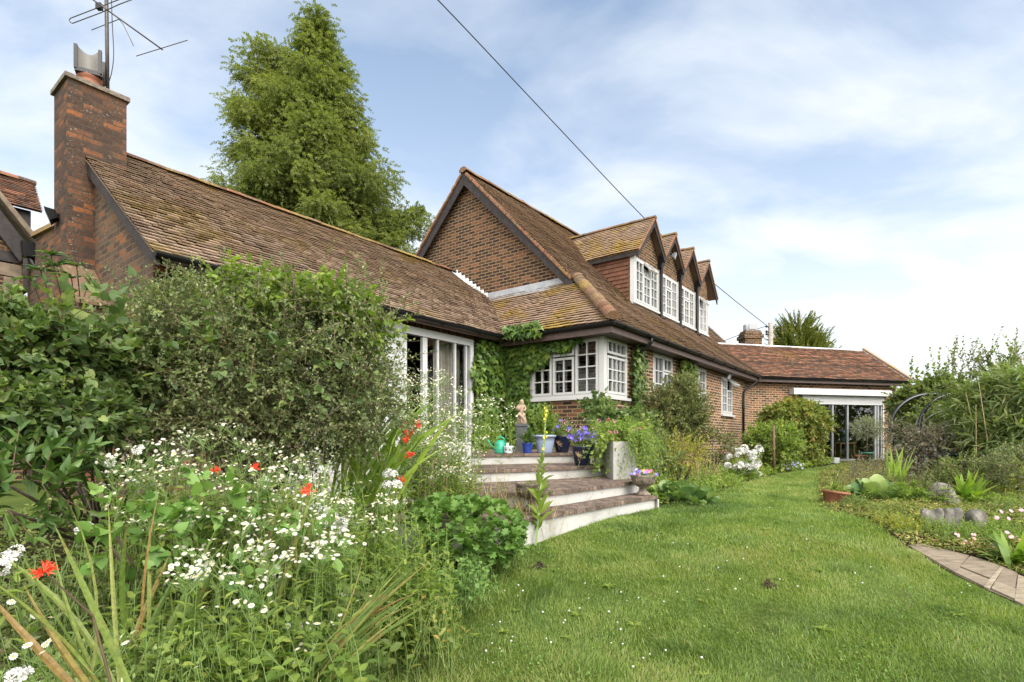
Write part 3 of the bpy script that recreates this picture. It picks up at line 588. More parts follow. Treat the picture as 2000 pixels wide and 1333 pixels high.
# ---- the far wing, set at an angle
FR = math.atan2(.2455, .9694)-HROT; fc, fs_ = math.cos(FR), math.sin(FR)
def FT(p): return (10.37+fc*p[0]-fs_*p[1], fs_*p[0]+fc*p[1], p[2])
def fb(mb, name, mat, parent=None): return hb(mb, name, mat, parent)
GX0, GX1 = 2.02, 5.46
mb = MB(FT)
P = [(-.05, 0), (6.15, 0)]
for a, b, z0, z1 in ((-.4, GX0-.03, -.95, 2.1), (GX1+.03, 6.1, -.95, 2.1), (GX0-.03, GX1+.03, 1.68, 2.1), (GX0-.03, GX1+.03, -.95, -.75)): mb.box(a, b, 0, .2, z0, z1)
mb.prism([(6.1, .0, -.95), (6.1, 3.6, -.95), (6.1, 3.6, 2.1), (6.1, 1.75, 3.3), (6.1, .0, 2.1)], (-.2, 0, 0)); fb(mb, 'wall', 'side brick')
SF = .70; kk = math.hypot(1, SF)
p0 = np.array(FT((0, -.3, EZ))); eu = np.array(FT((1, -.3, EZ)))-p0; ev = np.array(FT((0, .7, EZ+SF)))-p0
tiles('roof', 'red tile', p0, eu, ev, [(-.6, 0), (6.45, 0), (6.45, 2.0*kk), (-2.4, 2.0*kk)], gauge=.1, w=.17)
mb = MB(FT); zr = EZ+2.0*SF; mb.prism([(-2.6, 1.68, zr), (6.45, 1.68, zr), (6.45, 2.0, zr+.07), (-2.6, 2.0, zr+.07)], (0, 0, .05)); mb.prism([(-2.6, 2.0, zr+.07), (6.45, 2.0, zr+.07), (6.45, 3.6, zr+.03), (-2.6, 3.6, zr+.03)], (0, 0, .04)); fb(mb, 'flat_roof', 'pale lead')
mb = MB(FT); mb.prism([(6.42, -.32, EZ+.02), (6.55, -.32, EZ+.02), (6.55, 1.7, zr+.05), (6.42, 1.7, zr+.05)], (0, 0, .08)); fb(mb, 'verge_tiles', 'mossy tile')
mb = MB(FT); mb.box(-.25, 6.4, -.30, -.28, EZ-.16, EZ+.0); mb.box(-.2, 6.4, -.28, 0, EZ-.15, EZ-.13); fb(mb, 'fascia', 'fascia brown')
g0, g1 = FT((-.15, -.36, EZ-.01)), FT((6.45, -.36, EZ-.01)); gutter(g0, g1)
mb = MB(FT); mb.prism([(1.52, -.24, 1.52), (1.52, -.24, 1.68), (1.52, -.20, 1.73), (1.52, -.001, 1.73), (1.52, -.001, 1.52)], (4.14, 0, 0)); sd = fb(mb, 'shutter_box', 'white metal')
mb = MB(FT)
for i in range(6): z_ = 1.50-.05*i; mb.prism([(GX0, -.06, z_), (GX0, -.035, z_+.012), (GX0, -.035, z_-.012-.025), (GX0, -.06, z_-.04)], (GX1-GX0, 0, 0))
fb(mb, 'roller_shutter', 'white metal', sd)
mb = MB(FT)
for x, w2 in ((GX0+.04, .08), (2.62, .05), (3.31, .05), (3.95, .05), (5.16, .07), (5.28, .07), (GX1-.03, .06)): mb.box(x-w2/2, x+w2/2, -.03, .06, -.72, 1.5)
mb.box(GX0, GX1, -.05, .07, -.76, -.70); gd = fb(mb, 'patio_door', 'grey metal')
mb = MB(FT); mb.box(GX1+.0, GX1+.05, -.055, -.0, -.75, 1.5); fb(mb, 'guide_rail', 'white metal', gd)
mb = MB(FT); mb.poly([(GX0, .02, -.72), (GX1, .02, -.72), (GX1, .02, 1.5), (GX0, .02, 1.5)]); fb(mb, 'pane', 'glass', gd)
mb = MB(FT)
for q in ([(1.5, 3.4, -.75), (5.9, 3.4, -.75), (5.9, 3.4, 1.7), (1.5, 3.4, 1.7)], [(1.5, .2, -.75), (5.9, .2, -.75), (5.9, 3.4, -.75), (1.5, 3.4, -.75)], [(1.5, .2, 1.7), (5.9, .2, 1.7), (5.9, 3.4, 1.7), (1.5, 3.4, 1.7)], [(1.5, .2, -.75), (1.5, 3.4, -.75), (1.5, 3.4, 1.7), (1.5, .2, 1.7)], [(5.84, .2, -.75), (5.84, 3.3, -.75), (5.84, 3.3, 1.7), (5.84, .2, 1.7)]): mb.poly(q)
fb(mb, 'room', 'room', gd)
mb = MB(FT); mb.box(1.6, 6.0, -.55, -.06, -.86, -.775); fb(mb, 'door_step', 'old oak')
# ---- chimneys
mb = MB(); mb.box(-6.81, -6.14, 4.33, 4.96, -.9, 4.80); mb.prism([(-6.84, 3.72, -.9), (-6.84, 4.33, -.9), (-6.84, 4.33, 2.26), (-6.84, 3.72, 1.74)], (.32, 0, 0)); chim = hb(mb, 'chimney', 'stack brick')
mb = MB(); mb.prism([(-6.88, 3.66, 1.70), (-6.52, 3.66, 1.70), (-6.52, 4.325, 2.27), (-6.88, 4.325, 2.27)], (0, 0, .04)); hb(mb, 'tiled_shoulder', 'ridge tile', chim)
mb = MB(); mb.box(-6.845, -6.105, 4.295, 4.995, 4.802, 4.86); hb(mb, 'chimney_cap', 'urn stone', chim)
mb = MB(); cx, cy = -6.50, 4.58; mb.lathe([(.15, 4.86), (.15, 4.93), (.125, 4.95), (.13, 5.0), (.15, 5.02), (.15, 5.06), (.11, 5.065)], (cx, cy, 0), 24); hb(mb, 'chimney_pot', 'terracotta', chim, True)
ca, sa = math.cos(R(-24)), math.sin(R(-24))
CT = lambda p: (cx+ca*p[0]-sa*p[1], cy+sa*p[0]+ca*p[1], p[2])
mb = MB(CT); z0, z1, q = 5.07, 5.39, .135
for sx_, sy_ in ((1, 1), (1, -1), (-1, 1), (-1, -1)): mb.box(sx_*q-.02, sx_*q+.02, sy_*q-.02, sy_*q+.02, z0, z1+.005)
for s_ in (-1, 1): mb.box(-q, q, s_*q-.014, s_*q+.014, z0-.03, z0+.025); mb.box(s_*q-.014, s_*q+.014, -q, q, z0-.031, z0+.024)
cow = hb(mb, 'chimney_cowl', 'black plastic', chim)
mb = MB(CT)
for (ex_, en_) in (((1, 0, 0), (0, -1, 0)), ((1, 0, 0), (0, 1, 0)), ((0, 1, 0), (-1, 0, 0)), ((0, 1, 0), (1, 0, 0))):
    ex_, en_ = np.array(ex_, float), np.array(en_, float); V = []; n = 10
    for i in range(n+1):
        a = -1+2*i/n; d_ = q-.075*(1-a*a); sag = -.05*(1-a*a)
        for z_ in (z0+.02, z1+sag): V.append(ex_*a*(q-.015)+en_*d_+np.array((0, 0, z_)))
    mb.add(V, [[2*i, 2*i+2, 2*i+3, 2*i+1] for i in range(n)])
hb(mb, 'cowl_panel', 'cowl panel', cow)
# ================================================================= ground, path, terrace and steps
ys = np.unique(np.concatenate([np.linspace(-400, -12, 8), np.linspace(-10, 0, 8), np.linspace(0, 6, 61), np.linspace(6, 22, 40), np.linspace(25, 600, 12)]))
xs = np.unique(np.concatenate([np.linspace(-600, -14, 10), np.linspace(-12, 14, 90), np.linspace(16, 600, 10)]))
gx, gy = np.meshgrid(xs, ys); gz = gh(gx, gy)
V = np.stack([gx, gy, gz], -1).reshape(-1, 3); nx, ny = len(xs), len(ys)
ii, jj = np.meshgrid(np.arange(nx-1), np.arange(ny-1)); q = (jj*nx+ii).ravel()
lp_ = np.stack([q, q+1, q+nx+1, q+nx], 1).ravel()
tag(link('lawn', mesh_np('lawn', V, lp_, [4]*len(q), M['lawn ground'], smooth=True)), kind='structure')
def inpoly(x, y, P):
    P = np.asarray(P, float); c = np.zeros(len(x), bool); j = len(P)-1
    for i in range(len(P)):
        xi, yi, xj, yj = *P[i, :2], *P[j, :2]
        c ^= ((yi > y) != (yj > y)) & (x < (xj-xi)*(y-yi)/(yj-yi+1e-12)+xi); j = i
    return c
def smooth(P, n=8):
    P = np.array(P, float); o = []
    for i in range(len(P)-1):
        p0, p1, p2, p3 = P[max(i-1, 0)], P[i], P[i+1], P[min(i+2, len(P)-1)]
        for k in range(n):
            t = k/n; o.append(0.5*((2*p1)+(-p0+p2)*t+(2*p0-5*p1+4*p2-p3)*t*t+(-p0+3*p1-3*p2+p3)*t**3))
    return np.array(o+[P[-1]])
def sheet(name, P, mat, dz, res=0.12):                      # a ground sheet cut along an outline, laid dz above the lawn
    P = np.array(P)[:, :2]; import bmesh
    bm = bmesh.new(); f = bm.faces.new([bm.verts.new((x, y, 0)) for x, y in P])
    for ax in (0, 1):
        for c in np.arange(P[:, ax].min(), P[:, ax].max(), res):
            nrm = [0, 0, 0]; nrm[ax] = 1; co_ = [0, 0, 0]; co_[ax] = c
            bmesh.ops.bisect_plane(bm, geom=bm.verts[:]+bm.edges[:]+bm.faces[:], plane_co=co_, plane_no=nrm)
    for v in bm.verts: v.co.z = float(gh(v.co.x, v.co.y))+dz
    bm.normal_update()
    for f in bm.faces:
        if f.normal.z < 0: f.normal_flip()
    me = bpy.data.meshes.new(name); bm.to_mesh(me); bm.free(); me.materials.append(M[mat])
    return link(name, me)
gp = lambda L: [gnd(x, y)[:2] for x, y in L]
LEDGE = gp([(700, 1420), (735, 1300), (800, 1225), (860, 1160), (930, 1115), (1010, 1075), (1050, 1040)])
REDGE = gp([(1600, 925), (1600, 985), (1645, 1003), (1700, 1018), (1745, 1050), (1775, 1072), (1850, 1120), (1920, 1155), (2000, 1190), (2090, 1235)])
BEDL = np.vstack([smooth(LEDGE, 5), [(.10, 4.2), (-.9, 4.4), (-1.1, 6.0), (-3.3, 7.3), (-6.2, 4.0), (-4.2, -.5), (-.5, .4)]])
tag(sheet('flower_bed', BEDL, 'soil', .012), kind='structure')
BEDR = np.vstack([smooth(REDGE[:6], 5), gp([(1800, 1073), (1900, 1090), (2000, 1128), (2080, 1160)]), [(6, 4), (12, 9), (17, 16), (13.5, 19.4), (10.2, 16.6)]])
tag(sheet('flower_bed', BEDR, 'soil', .012), kind='structure')
FRONT = np.vstack([[(1.62, 6.1)], gp([(1290, 990), (1390, 968), (1450, 945), (1500, 932), (1570, 918)]), [(9.0, 15.6), (11.2, 18.6), (8.2, 18.2), (1.75, 10), (1.5, 8.0)]])
tag(sheet('flower_bed', FRONT, 'soil', .012), kind='structure')
# stone path of irregular flags
rng = np.random.RandomState(3)
pa = smooth(gp([(1772, 1068), (1850, 1115), (1920, 1150), (2000, 1186), (2100, 1235)]), 6); pb = smooth(gp([(1800, 1066), (1880, 1085), (1950, 1108), (2000, 1130), (2100, 1175)]), 6)
tag(sheet('path', np.vstack([pa, pb[::-1]]), 'flagstone', .008), kind='structure')
mb = MB(); rows = 7
def pp(t, s):
    i = min(int(t*(len(pa)-1)), len(pa)-2); f_ = t*(len(pa)-1)-i; a = pa[i]*(1-f_)+pa[i+1]*f_; b = pb[i]*(1-f_)+pb[i+1]*f_; return a*(1-s)+b*s
edges = [0]+sorted(rng.uniform(.02, .98, rows-1).tolist())+[1]
for i in range(rows):
    cuts = [0]+sorted(rng.uniform(.3, .7, rng.randint(0, 2)).tolist())+[1]; sk = rng.uniform(-.02, .02)
    for j in range(len(cuts)-1):
        t0, t1, s0, s1 = edges[i]+.002, edges[i+1]-.002, cuts[j]+.004, cuts[j+1]-.004
        if t1-t0 < .012: continue
        Q = []
        for t, s in ((t0, s0), (t0, s1), (t1, s1), (t1, s0)):
            p = pp(min(max(t+sk*(s-.5)+rng.normal(0, .002), 0), 1), min(max(s+rng.normal(0, .02), 0), 1)); Q.append((p[0], p[1], float(gh(*p))+.018+rng.uniform(-.003, .003)))
        mb.prism([np.array(q)-(0, 0, .016) for q in Q], (0, 0, .016), rng.uniform(0, 1))
tag(mb.build('path', M['flagstone']), kind='structure')
# terrace and steps
steps = thing('garden_steps', 'four curved garden steps with white rendered risers leading up to the terrace', 'steps', (0, 6, 0)); SB = (0, 6, 0)
T4 = [(1.58, 5.98), (1.557, 5.94), (1.042, 5.37), (.636, 4.87), (.168, 4.36), (-.15, 4.12), (-.55, 4.05), (-.95, 4.3)]
T3 = [(1.49, 6.36), (1.474, 6.31), (.869, 5.58), (.40, 5.03), (.05, 4.86), (-.35, 4.95), (-.85, 5.3)]
T2 = [(1.21, 7.12), (1.196, 7.08), (.75, 6.70), (.349, 6.40), (0, 6.17), (-.4, 5.99), (-.8, 5.98), (-1.05, 6.1)]
T1 = [(.90, 7.93), (.86, 7.88), (.4, 7.62), (-.1, 7.36), (-.5, 7.22), (-1.0, 7.2)]
def tread(P, z, back, thick=.037, zb=-.95):
    C = smooth(P, 6); ctr = C.mean(0)
    def ins(d): 
        T_ = np.gradient(C, axis=0); N_ = np.stack([-T_[:, 1], T_[:, 0]], 1); N_ /= np.linalg.norm(N_, axis=1)[:, None]
        s = 1 if np.sum(N_*(np.array(back[0])-C.mean(0))) > 0 else -1
        return C+N_*s*d
    mb = MB(); Q = [(*p, z-thick+EYE) for p in np.vstack([C, back])]; rr = np.random.RandomState(int(-z*100))
    mb.prism(Q, (0, 0, thick)); mb.build('tread', M['tread'], steps, SB)
    mb = MB(); Q = [(*p, zb+EYE) for p in np.vstack([ins(.025), np.array(back)+(0.0, -.02)])]; mb.prism(Q, (0, 0, z-thick-zb-.002)); mb.build('riser', M['white render'], steps, SB)
tread(T4, -.62, [(-.85, 6.0), (1.15, 7.3)]); tread(T3, -.48, [(-.8, 6.6), (1.1, 7.4)]); tread(T2, -.34, [(-1.0, 7.6), (.9, 8.2)])
h0, h1, h2 = hw(-4.9, 2.28), hw(-.02, 2.28), hw(-.02, -.02)
tread(T1, -.20, [h0[:2], h1[:2], h2[:2], (1.25, 8.6)])
mb = MB(); mb.prism([(1.20, 6.45, -.2), (1.50, 6.57, -.2), (1.78, 8.3, -.2), (1.22, 7.92, -.2)], (0, 0, EYE-.03+.2)); mb.build('pier', M['white render'], steps, SB)
mb = MB(); mb.prism([(-1.02, 5.75, -.2), (-.44, 5.86, -.2), (-.95, 7.5, -.2), (-1.5, 7.4, -.2)], (0, 0, EYE-.03+.2)); mb.build('pier', M['white render'], steps, SB)

# ================================================================= leaf toolbox
rng = np.random.RandomState(11)
def unit(v): return v/(np.linalg.norm(v, axis=-1, keepdims=True)+1e-9)
def strip(rows):                        # rows of (along, halfwidth, z_edge, z_mid); first and last are points when halfwidth is 0
    V, idx, Fc = [], [], []
    for a, w, ze, zm in rows:
        if w == 0: V.append((a, 0, zm)); idx.append((len(V)-1,)*3)
        else: V += [(a, w, ze), (a, 0, zm), (a, -w, ze)]; idx.append((len(V)-3, len(V)-2, len(V)-1))
    for i in range(len(idx)-1):
        for k in (0, 1):
            f = [idx[i][k], idx[i+1][k], idx[i+1][k+1], idx[i][k+1]]; g = []
            for v in f:
                if v not in g: g.append(v)
            if len(g) > 2: Fc.append(g)
    return np.array(V, float), Fc
def fan(out, zc=0.0):
    V = [(.30, 0, zc)]+[(a, b, c) for a, b, c in out]; n = len(out)
    return np.array(V, float), [[0, 1+i, 1+(i+1) % n] for i in range(n)]
TM = {
 'tri': (np.array([(0, 0, 0), (.45, .5, .07), (1, 0, -.06), (.45, -.5, .07)], float), [[0, 2, 1], [0, 3, 2]]),
 'ovate': strip([(0, 0, 0, 0), (.3, .46, .07, 0), (.68, .36, .05, -.01), (1, 0, 0, -.10)]),
 'lance': strip([(0, 0, 0, 0), (.28, .5, .10, 0), (.65, .36, .04, -.03), (1, 0, 0, -.16)]),
 'droop': strip([(0, 0, 0, 0), (.2, .42, .05, .02), (.5, .5, -.02, -.04), (.78, .32, -.13, -.15), (1, 0, 0, -.30)]),
 'spoon': strip([(0, .10, .02, 0), (.3, .20, .05, .02), (.55, .46, .09, .04), (.8, .45, .07, .02), (.95, .22, .0, -.03), (1, 0, 0, -.05)]),
 'blade': strip([(0, .5, 0, 0), (.35, .42, 0, .0), (.7, .28, 0, .0), (1, 0, 0, 0)]),
 'paddle': strip([(0, .06, .02, 0), (.28, .12, .05, .02), (.42, .40, .16, .03), (.62, .5, .22, .04), (.82, .42, .16, .0), (.95, .2, .04, -.06), (1, 0, 0, -.10)]),
 'heart': fan([(0, 0, 0), (-.12, .30, .06), (.18, .48, .08), (.55, .36, .04), (1, 0, -.10), (.55, -.36, .04), (.18, -.48, .08), (-.12, -.30, .06)], -.02),
 'ivy': fan([(0, 0, 0), (-.05, .34, .0), (.22, .34, .05), (.42, .55, -.03), (.55, .25, .05), (1, 0, -.12), (.55, -.25, .05), (.42, -.55, -.03), (.22, -.34, .05), (-.05, -.34, 0)], .03),
 'lobed': fan([(0, 0, .0), (-.1, .38, .0), (.15, .38, .06), (.3, .62, -.02), (.5, .34, .06), (.82, .42, -.03), (.8, .14, .05), (1, 0, -.04), (.8, -.14, .05), (.82, -.42, -.03), (.5, -.34, .06), (.3, -.62, -.02), (.15, -.38, .06), (-.1, -.38, .0)], .04),
}
class Fol:
    def __init__(s): s.V = []; s.L = []; s.T = []; s.R = []; s.n = 0
    def raw(s, V, loops, tot, rnd): s.V.append(V); s.L.append(loops+s.n); s.T.append(tot); s.R.append(rnd); s.n += len(V)
    def leaves(s, Bp, d, n, l, w, tm='tri', rnd=None):
        N = len(Bp)
        if N == 0: return
        tv, tf = TM[tm]; d = unit(d); sd = unit(np.cross(n, d)); n = np.cross(d, sd)
        l = np.broadcast_to(l, (N,)).astype(float); w = np.broadcast_to(w, (N,)).astype(float)
        V = Bp[:, None]+d[:, None]*(tv[None, :, 0:1]*l[:, None, None])+sd[:, None]*(tv[None, :, 1:2]*w[:, None, None])+n[:, None]*(tv[None, :, 2:3]*l[:, None, None])
        m = len(tv); fl = np.array([i for f in tf for i in f]); ft = np.array([len(f) for f in tf])
        loops = (fl[None]+np.arange(N)[:, None]*m).ravel()
        r = rng.uniform(0, 1, N) if rnd is None else rnd
        s.raw(V.reshape(-1, 3), loops, np.tile(ft, N), np.repeat(r, m))
    def sticks(s, Ap, Bp, ra, rb, rnd=None):
        N = len(Ap)
        if N == 0: return
        t = unit(Bp-Ap); h = np.where(np.abs(t[:, 2:3]) < .9, np.array([[0, 0, 1.]]), np.array([[1., 0, 0]])); a = unit(np.cross(t, h)); b = np.cross(t, a)
        ra = np.broadcast_to(ra, (N,))[:, None]; rb = np.broadcast_to(rb, (N,))[:, None]; V = []
        for P, r in ((Ap, ra), (Bp, rb)):
            for k in range(3): V.append(P+(a*math.cos(2.094*k)+b*math.sin(2.094*k))*r)
        V = np.stack(V, 1); fl = np.array([0, 1, 4, 3, 1, 2, 5, 4, 2, 0, 3, 5])
        s.raw(V.reshape(-1, 3), (fl[None]+np.arange(N)[:, None]*6).ravel(), np.full(3*N, 4), np.repeat(rng.uniform(0, 1, N) if rnd is None else rnd, 6))
    def strap(s, Bp, d0, bend, L, w, rnd=None, seg=6, face=None, fold=False):     # long curved strap leaves, creased along the middle if folded
        N = len(Bp); d0 = unit(d0); L = np.broadcast_to(L, (N,))[:, None]; w = np.broadcast_to(w, (N,))[:, None]
        hz = d0*np.array([1, 1, 0]); hz = unit(hz+1e-6); sd = unit(np.cross(np.array([[0, 0, 1.]]), hz)) if face is None else unit(face)
        p = Bp.copy(); V = []; d = d0.copy(); c = 3 if fold else 2
        for k in range(seg+1):
            t = k/seg; ww = w*(.55+.45*min(1, t*3))*(1-max(0, (t-.45)/.55)**1.7)+.0004
            V += [p-sd*ww*.5]+([p+unit(np.cross(sd, d))*ww*.22] if fold else [])+[p+sd*ww*.5]; p = p+d*L/seg; d = unit(d+bend*(1.0/seg))
        V = np.stack(V, 1); fl = np.array([[c*k+m, c*k+m+1, c*k+c+m+1, c*k+c+m] for k in range(seg) for m in range(c-1)]).ravel(); nf = seg*(c-1)
        s.raw(V.reshape(-1, 3), (fl[None]+np.arange(N)[:, None]*(c*(seg+1))).ravel(), np.full(nf*N, 4), np.repeat(rng.uniform(0, 1, N) if rnd is None else rnd, c*(seg+1)))
    def build(s, name, mat, parent, base, smooth=True):
        if not s.V: return None
        V = np.vstack(s.V)
        if name in ('stem', 'twigs') and len(V) <= 240 and len(V) % 6 == 0 and all((t == 4).all() for t in s.T):      # a few separate stalks: each its own part
            Q = V.reshape(-1, 2, 3, 3).mean(2); n = len(Q); lab = list(range(n))
            for i in range(n):
                for j in range(i):
                    if np.linalg.norm(Q[i][:, None]-Q[j][None], axis=-1).min() < .003:
                        a, b = lab[i], lab[j]; lab = [b if x == a else x for x in lab]
            ids = sorted(set(lab)); R_ = np.concatenate(s.R); fl = np.array([0, 1, 4, 3, 1, 2, 5, 4, 2, 0, 3, 5])
            if 1 < len(ids) <= 14:
                for g_ in ids:
                    k = [i for i in range(n) if lab[i] == g_]; vi = (np.array(k)[:, None]*6+np.arange(6)).ravel()
                    link(name.rstrip('s'), mesh_np(name, V[vi]-np.array(base), (fl[None]+np.arange(len(k))[:, None]*6).ravel(), np.full(3*len(k), 4), M[mat], R_[vi]), parent)
                return None
        if len(V) > 60: name = {'twigs': 'twig_sprays', 'stem': 'stem_sprays'}.get(name, name)
        me = mesh_np(name, np.vstack(s.V)-np.array(base), np.concatenate(s.L), np.concatenate(s.T), M[mat], np.concatenate(s.R), smooth=smooth)
        return link(name, me, parent)
def rdir(N): return unit(rng.normal(0, 1, (N, 3)))
def sprays(lf, tw, P, D, L, k, ll, lw, tm='tri', ang=55, up=.5, sag=.25, tr=.004, lj=.25, rv=.5, side2=False):
    """leafy twigs: starts P, directions D, lengths L, k leaves each"""
    N = len(P); D = unit(D); L = np.broadcast_to(L, (N,)); g = np.array([0, 0, -1.])
    mid = P+D*(L*.5)[:, None]+g*(L*sag*.12)[:, None]; end = P+D*L[:, None]+g*(L*sag*.5)[:, None]
    if tw is not None: tw.sticks(P, mid, tr, tr*.75); tw.sticks(mid, end, tr*.75, tr*.35)
    t = (np.arange(k)+.6)/k; t = np.clip(t[None]+rng.uniform(-.5/k, .5/k, (N, k)), .03, 1)
    pos = P[:, None]*(1-t[..., None])**2+2*(mid[:, None]+(mid-(P+end)/2)[:, None])*(t*(1-t))[..., None]+end[:, None]*(t**2)[..., None]
    T_ = unit(end-P); s0 = unit(np.cross(T_, np.array([[0, 0, 1.]])+rng.normal(0, .25, (N, 3)))); u0 = np.cross(s0, T_)
    ph = (np.arange(k) % 2)*math.pi+rng.normal(0, .5, (N, k)) if side2 else np.arange(k)*2.4+rng.uniform(0, 6.3, (N, 1))
    a = R(ang)*(1-.45*t)+rng.normal(0, .15, (N, k))
    rad = s0[:, None]*np.cos(ph)[..., None]+u0[:, None]*np.sin(ph)[..., None]
    d = T_[:, None]*np.cos(a)[..., None]+rad*np.sin(a)[..., None]
    nn = np.array([0, 0, 1.])*up+rng.normal(0, .35, (N, k, 3))+unit(T_[:, None]-d*np.sum(T_[:, None]*d, -1, keepdims=True))*.3
    tl = rng.uniform(0, 1, (N, 1)); r = np.clip(tl*rv+rng.uniform(0, 1, (N, k))*(1-rv), 0, 1)
    sz = rng.uniform(1-lj, 1+lj, (N, k))*(1-.35*t**3)
    lf.leaves(pos.reshape(-1, 3), d.reshape(-1, 3), nn.reshape(-1, 3), (ll*sz).ravel(), (lw*sz).ravel(), tm, r.ravel())
    return end
def ell(px, py, d, wpx, hpx, ry=None):
    c = at(px, py, d); rx = wpx/2/F*d; rz = hpx/2/F*d
    return c, np.array([rx, ry or rx*.8, rz])
def blobpts(blobs, N, rmin=.45, pw=.6, zmin=None):
    wts = np.array([np.prod(r)**(2/3) for c, r in blobs]); idx = rng.choice(len(blobs), N, p=wts/wts.sum())
    C = np.array([b[0] for b in blobs])[idx]; Rr = np.array([b[1] for b in blobs])[idx]; u = rdir(N)
    rr = rmin+(1-rmin)*rng.uniform(0, 1, (N, 1))**pw; P = C+u*Rr*rr; out = unit(u/Rr)
    gz_ = gh(P[:, 0], P[:, 1])+.03; P[:, 2] = np.maximum(P[:, 2], gz_+rng.uniform(0, .12, N)); return P, out
def limbs(base, blobs, n, r0, r1=.006, name='stem', mat='bark', parent=None):
    mb = MB(); base = np.array(base)
    for i in range(n):
        c, rr = blobs[i % len(blobs)]; e = c+rdir(1)[0]*rr*.75; e[2] = max(e[2], base[2]+.1)
        m_ = base*.45+e*.55+np.array([0, 0, .15*rr[2]])+rng.normal(0, .08, 3)*rr; b0 = base+np.append(rng.normal(0, 1, 2)*r0*.8, -.02)
        mb.tube([b0, (b0+m_)/2+rng.normal(0, .04, 3)*rr, m_, e], [r0, r0*.75, r0*.5, r1], 6)
    return mb.build(name, M[mat], parent, base, True)
def shrub(name, label, cat, base, blobs, N, L, k, ll, lw, tm, mat, out=.9, up=.35, group=None, sag=.25, ang=55, tr=.003, nl=8, r0=.02, nup=.5, rv=.5, rmin=.45, noise_=.5, twigmat='twig', pw=.6, side2=False, extra=None, lj=.25, gap=.28):
    base = np.array(base, float); t = thing(name, label, cat, base, 0, group)
    P, o = blobpts(blobs, N, rmin, pw)
    if gap:                                   # hollows between the masses of leaf
        k_ = 5.2/np.mean([r.mean() for c, r in blobs]); h_ = np.sin(P[:, 0]*k_+base[0]*3)*np.sin(P[:, 1]*k_*.9+2+base[1])*np.sin(P[:, 2]*k_*1.1+1)+.6*np.sin(P[:, 0]*k_*2.1+4)*np.sin(P[:, 2]*k_*2.3+base[1]*2); keep = h_ > np.quantile(h_, gap); P, o = P[keep], o[keep]; N = len(P); lf, tw = Fol(), Fol()
    D = o*out+np.array([0, 0, up])+rng.normal(0, noise_, (N, 3))
    Ls = L*rng.uniform(.5, 1.4, N)
    sprays(lf, tw, P, D, Ls, k, ll, lw, tm, ang, nup, sag, tr, rv=rv, side2=side2, lj=lj)
    if extra: extra(lf, tw, t, base)
    lf.build('foliage', mat, t, base); tw.build('twigs', twigmat, t, base)
    if nl: limbs(base, blobs, nl, r0, parent=t)
    return t
# ---- flowers: templates carry two materials; the nearest hundred heads of a plant are parts of their own, the rest one part
def ftemp(parts):
    V, L, T, X, mats = [], [], [], [], []
    for (v, f, m) in parts:
        if m not in mats: mats.append(m)
        b = sum(len(q) for q in V); V.append(np.array(v, float)); 
        for q in f: L += [b+i for i in q]; T.append(len(q)); X.append(mats.index(m))
    return np.vstack(V), np.array(L), np.array(T), np.array(X), mats
def daisy_t(petal='white petal', centre='yellow centre', n=11, cup=-.06):
    V = [(0, 0, .0)]; fs = []
    for i in range(n):
        a = 2*math.pi*i/n; w = math.pi/n*.86
        b = len(V); V += [(.28*math.cos(a-w), .28*math.sin(a-w), .05), (math.cos(a-w*.8)*.92, math.sin(a-w*.8)*.92, cup), (math.cos(a), math.sin(a), cup*.6), (math.cos(a+w*.8)*.92, math.sin(a+w*.8)*.92, cup), (.28*math.cos(a+w), .28*math.sin(a+w), .05)]
        fs.append([b, b+1, b+2, b+3, b+4])
    C = [(0, 0, .20)]+[(.36*math.cos(2*math.pi*i/8), .36*math.sin(2*math.pi*i/8), .06) for i in range(8)]
    return ftemp([(V, fs, petal), (C, [[0, 1+i, 1+(i+1) % 8] for i in range(8)], centre)])
def five_t(petal, centre, deep=.35, pw=.62):
    V, fs = [], []
    for i in range(5):
        a = 2*math.pi*i/5; b = len(V)
        for r, da in ((.12, 0), (.62, -pw*.8), (.95, -pw*.45), (1.02, 0), (.95, pw*.45), (.62, pw*.8)): V.append((r*math.cos(a+da), r*math.sin(a+da), deep*r*r-deep*.5))
        fs.append([b, b+1, b+2, b+3, b+4, b+5])
    C = [(0, 0, -deep*.3)]+[(.16*math.cos(2*math.pi*i/6), .16*math.sin(2*math.pi*i/6), -deep*.42) for i in range(6)]
    return ftemp([(V, fs, petal), (C, [[0, 1+i, 1+(i+1) % 6] for i in range(6)], centre)])
def cluster_t(base_t, n, spread, scale, seed=1):            # a dome of small flowers
    rr = np.random.RandomState(seed); V, L, T, X = [], [], [], []; off = 0; v0, l0, t0, x0, mats = base_t
    for i in range(n):
        th = math.acos(1-.92*rr.uniform()); ph = i*2.4+rr.uniform(-.3, .3); d = np.array((math.sin(th)*math.cos(ph), math.sin(th)*math.sin(ph), math.cos(th)))
        h = np.array((0, 1., 0)) if abs(d[2]) > .9 else np.array((0, 0, 1.)); a = np.cross(h, d); a /= np.linalg.norm(a); b = np.cross(d, a)
        s_ = scale*rr.uniform(.8, 1.15); V.append(d*np.array((1, 1, .75))*spread+v0[:, :1]*a*s_+v0[:, 1:2]*b*s_+v0[:, 2:3]*d*s_); L.append(l0+off); T.append(t0); X.append(x0); off += len(v0)
    return np.vstack(V), np.concatenate(L), np.concatenate(T), np.concatenate(X), mats
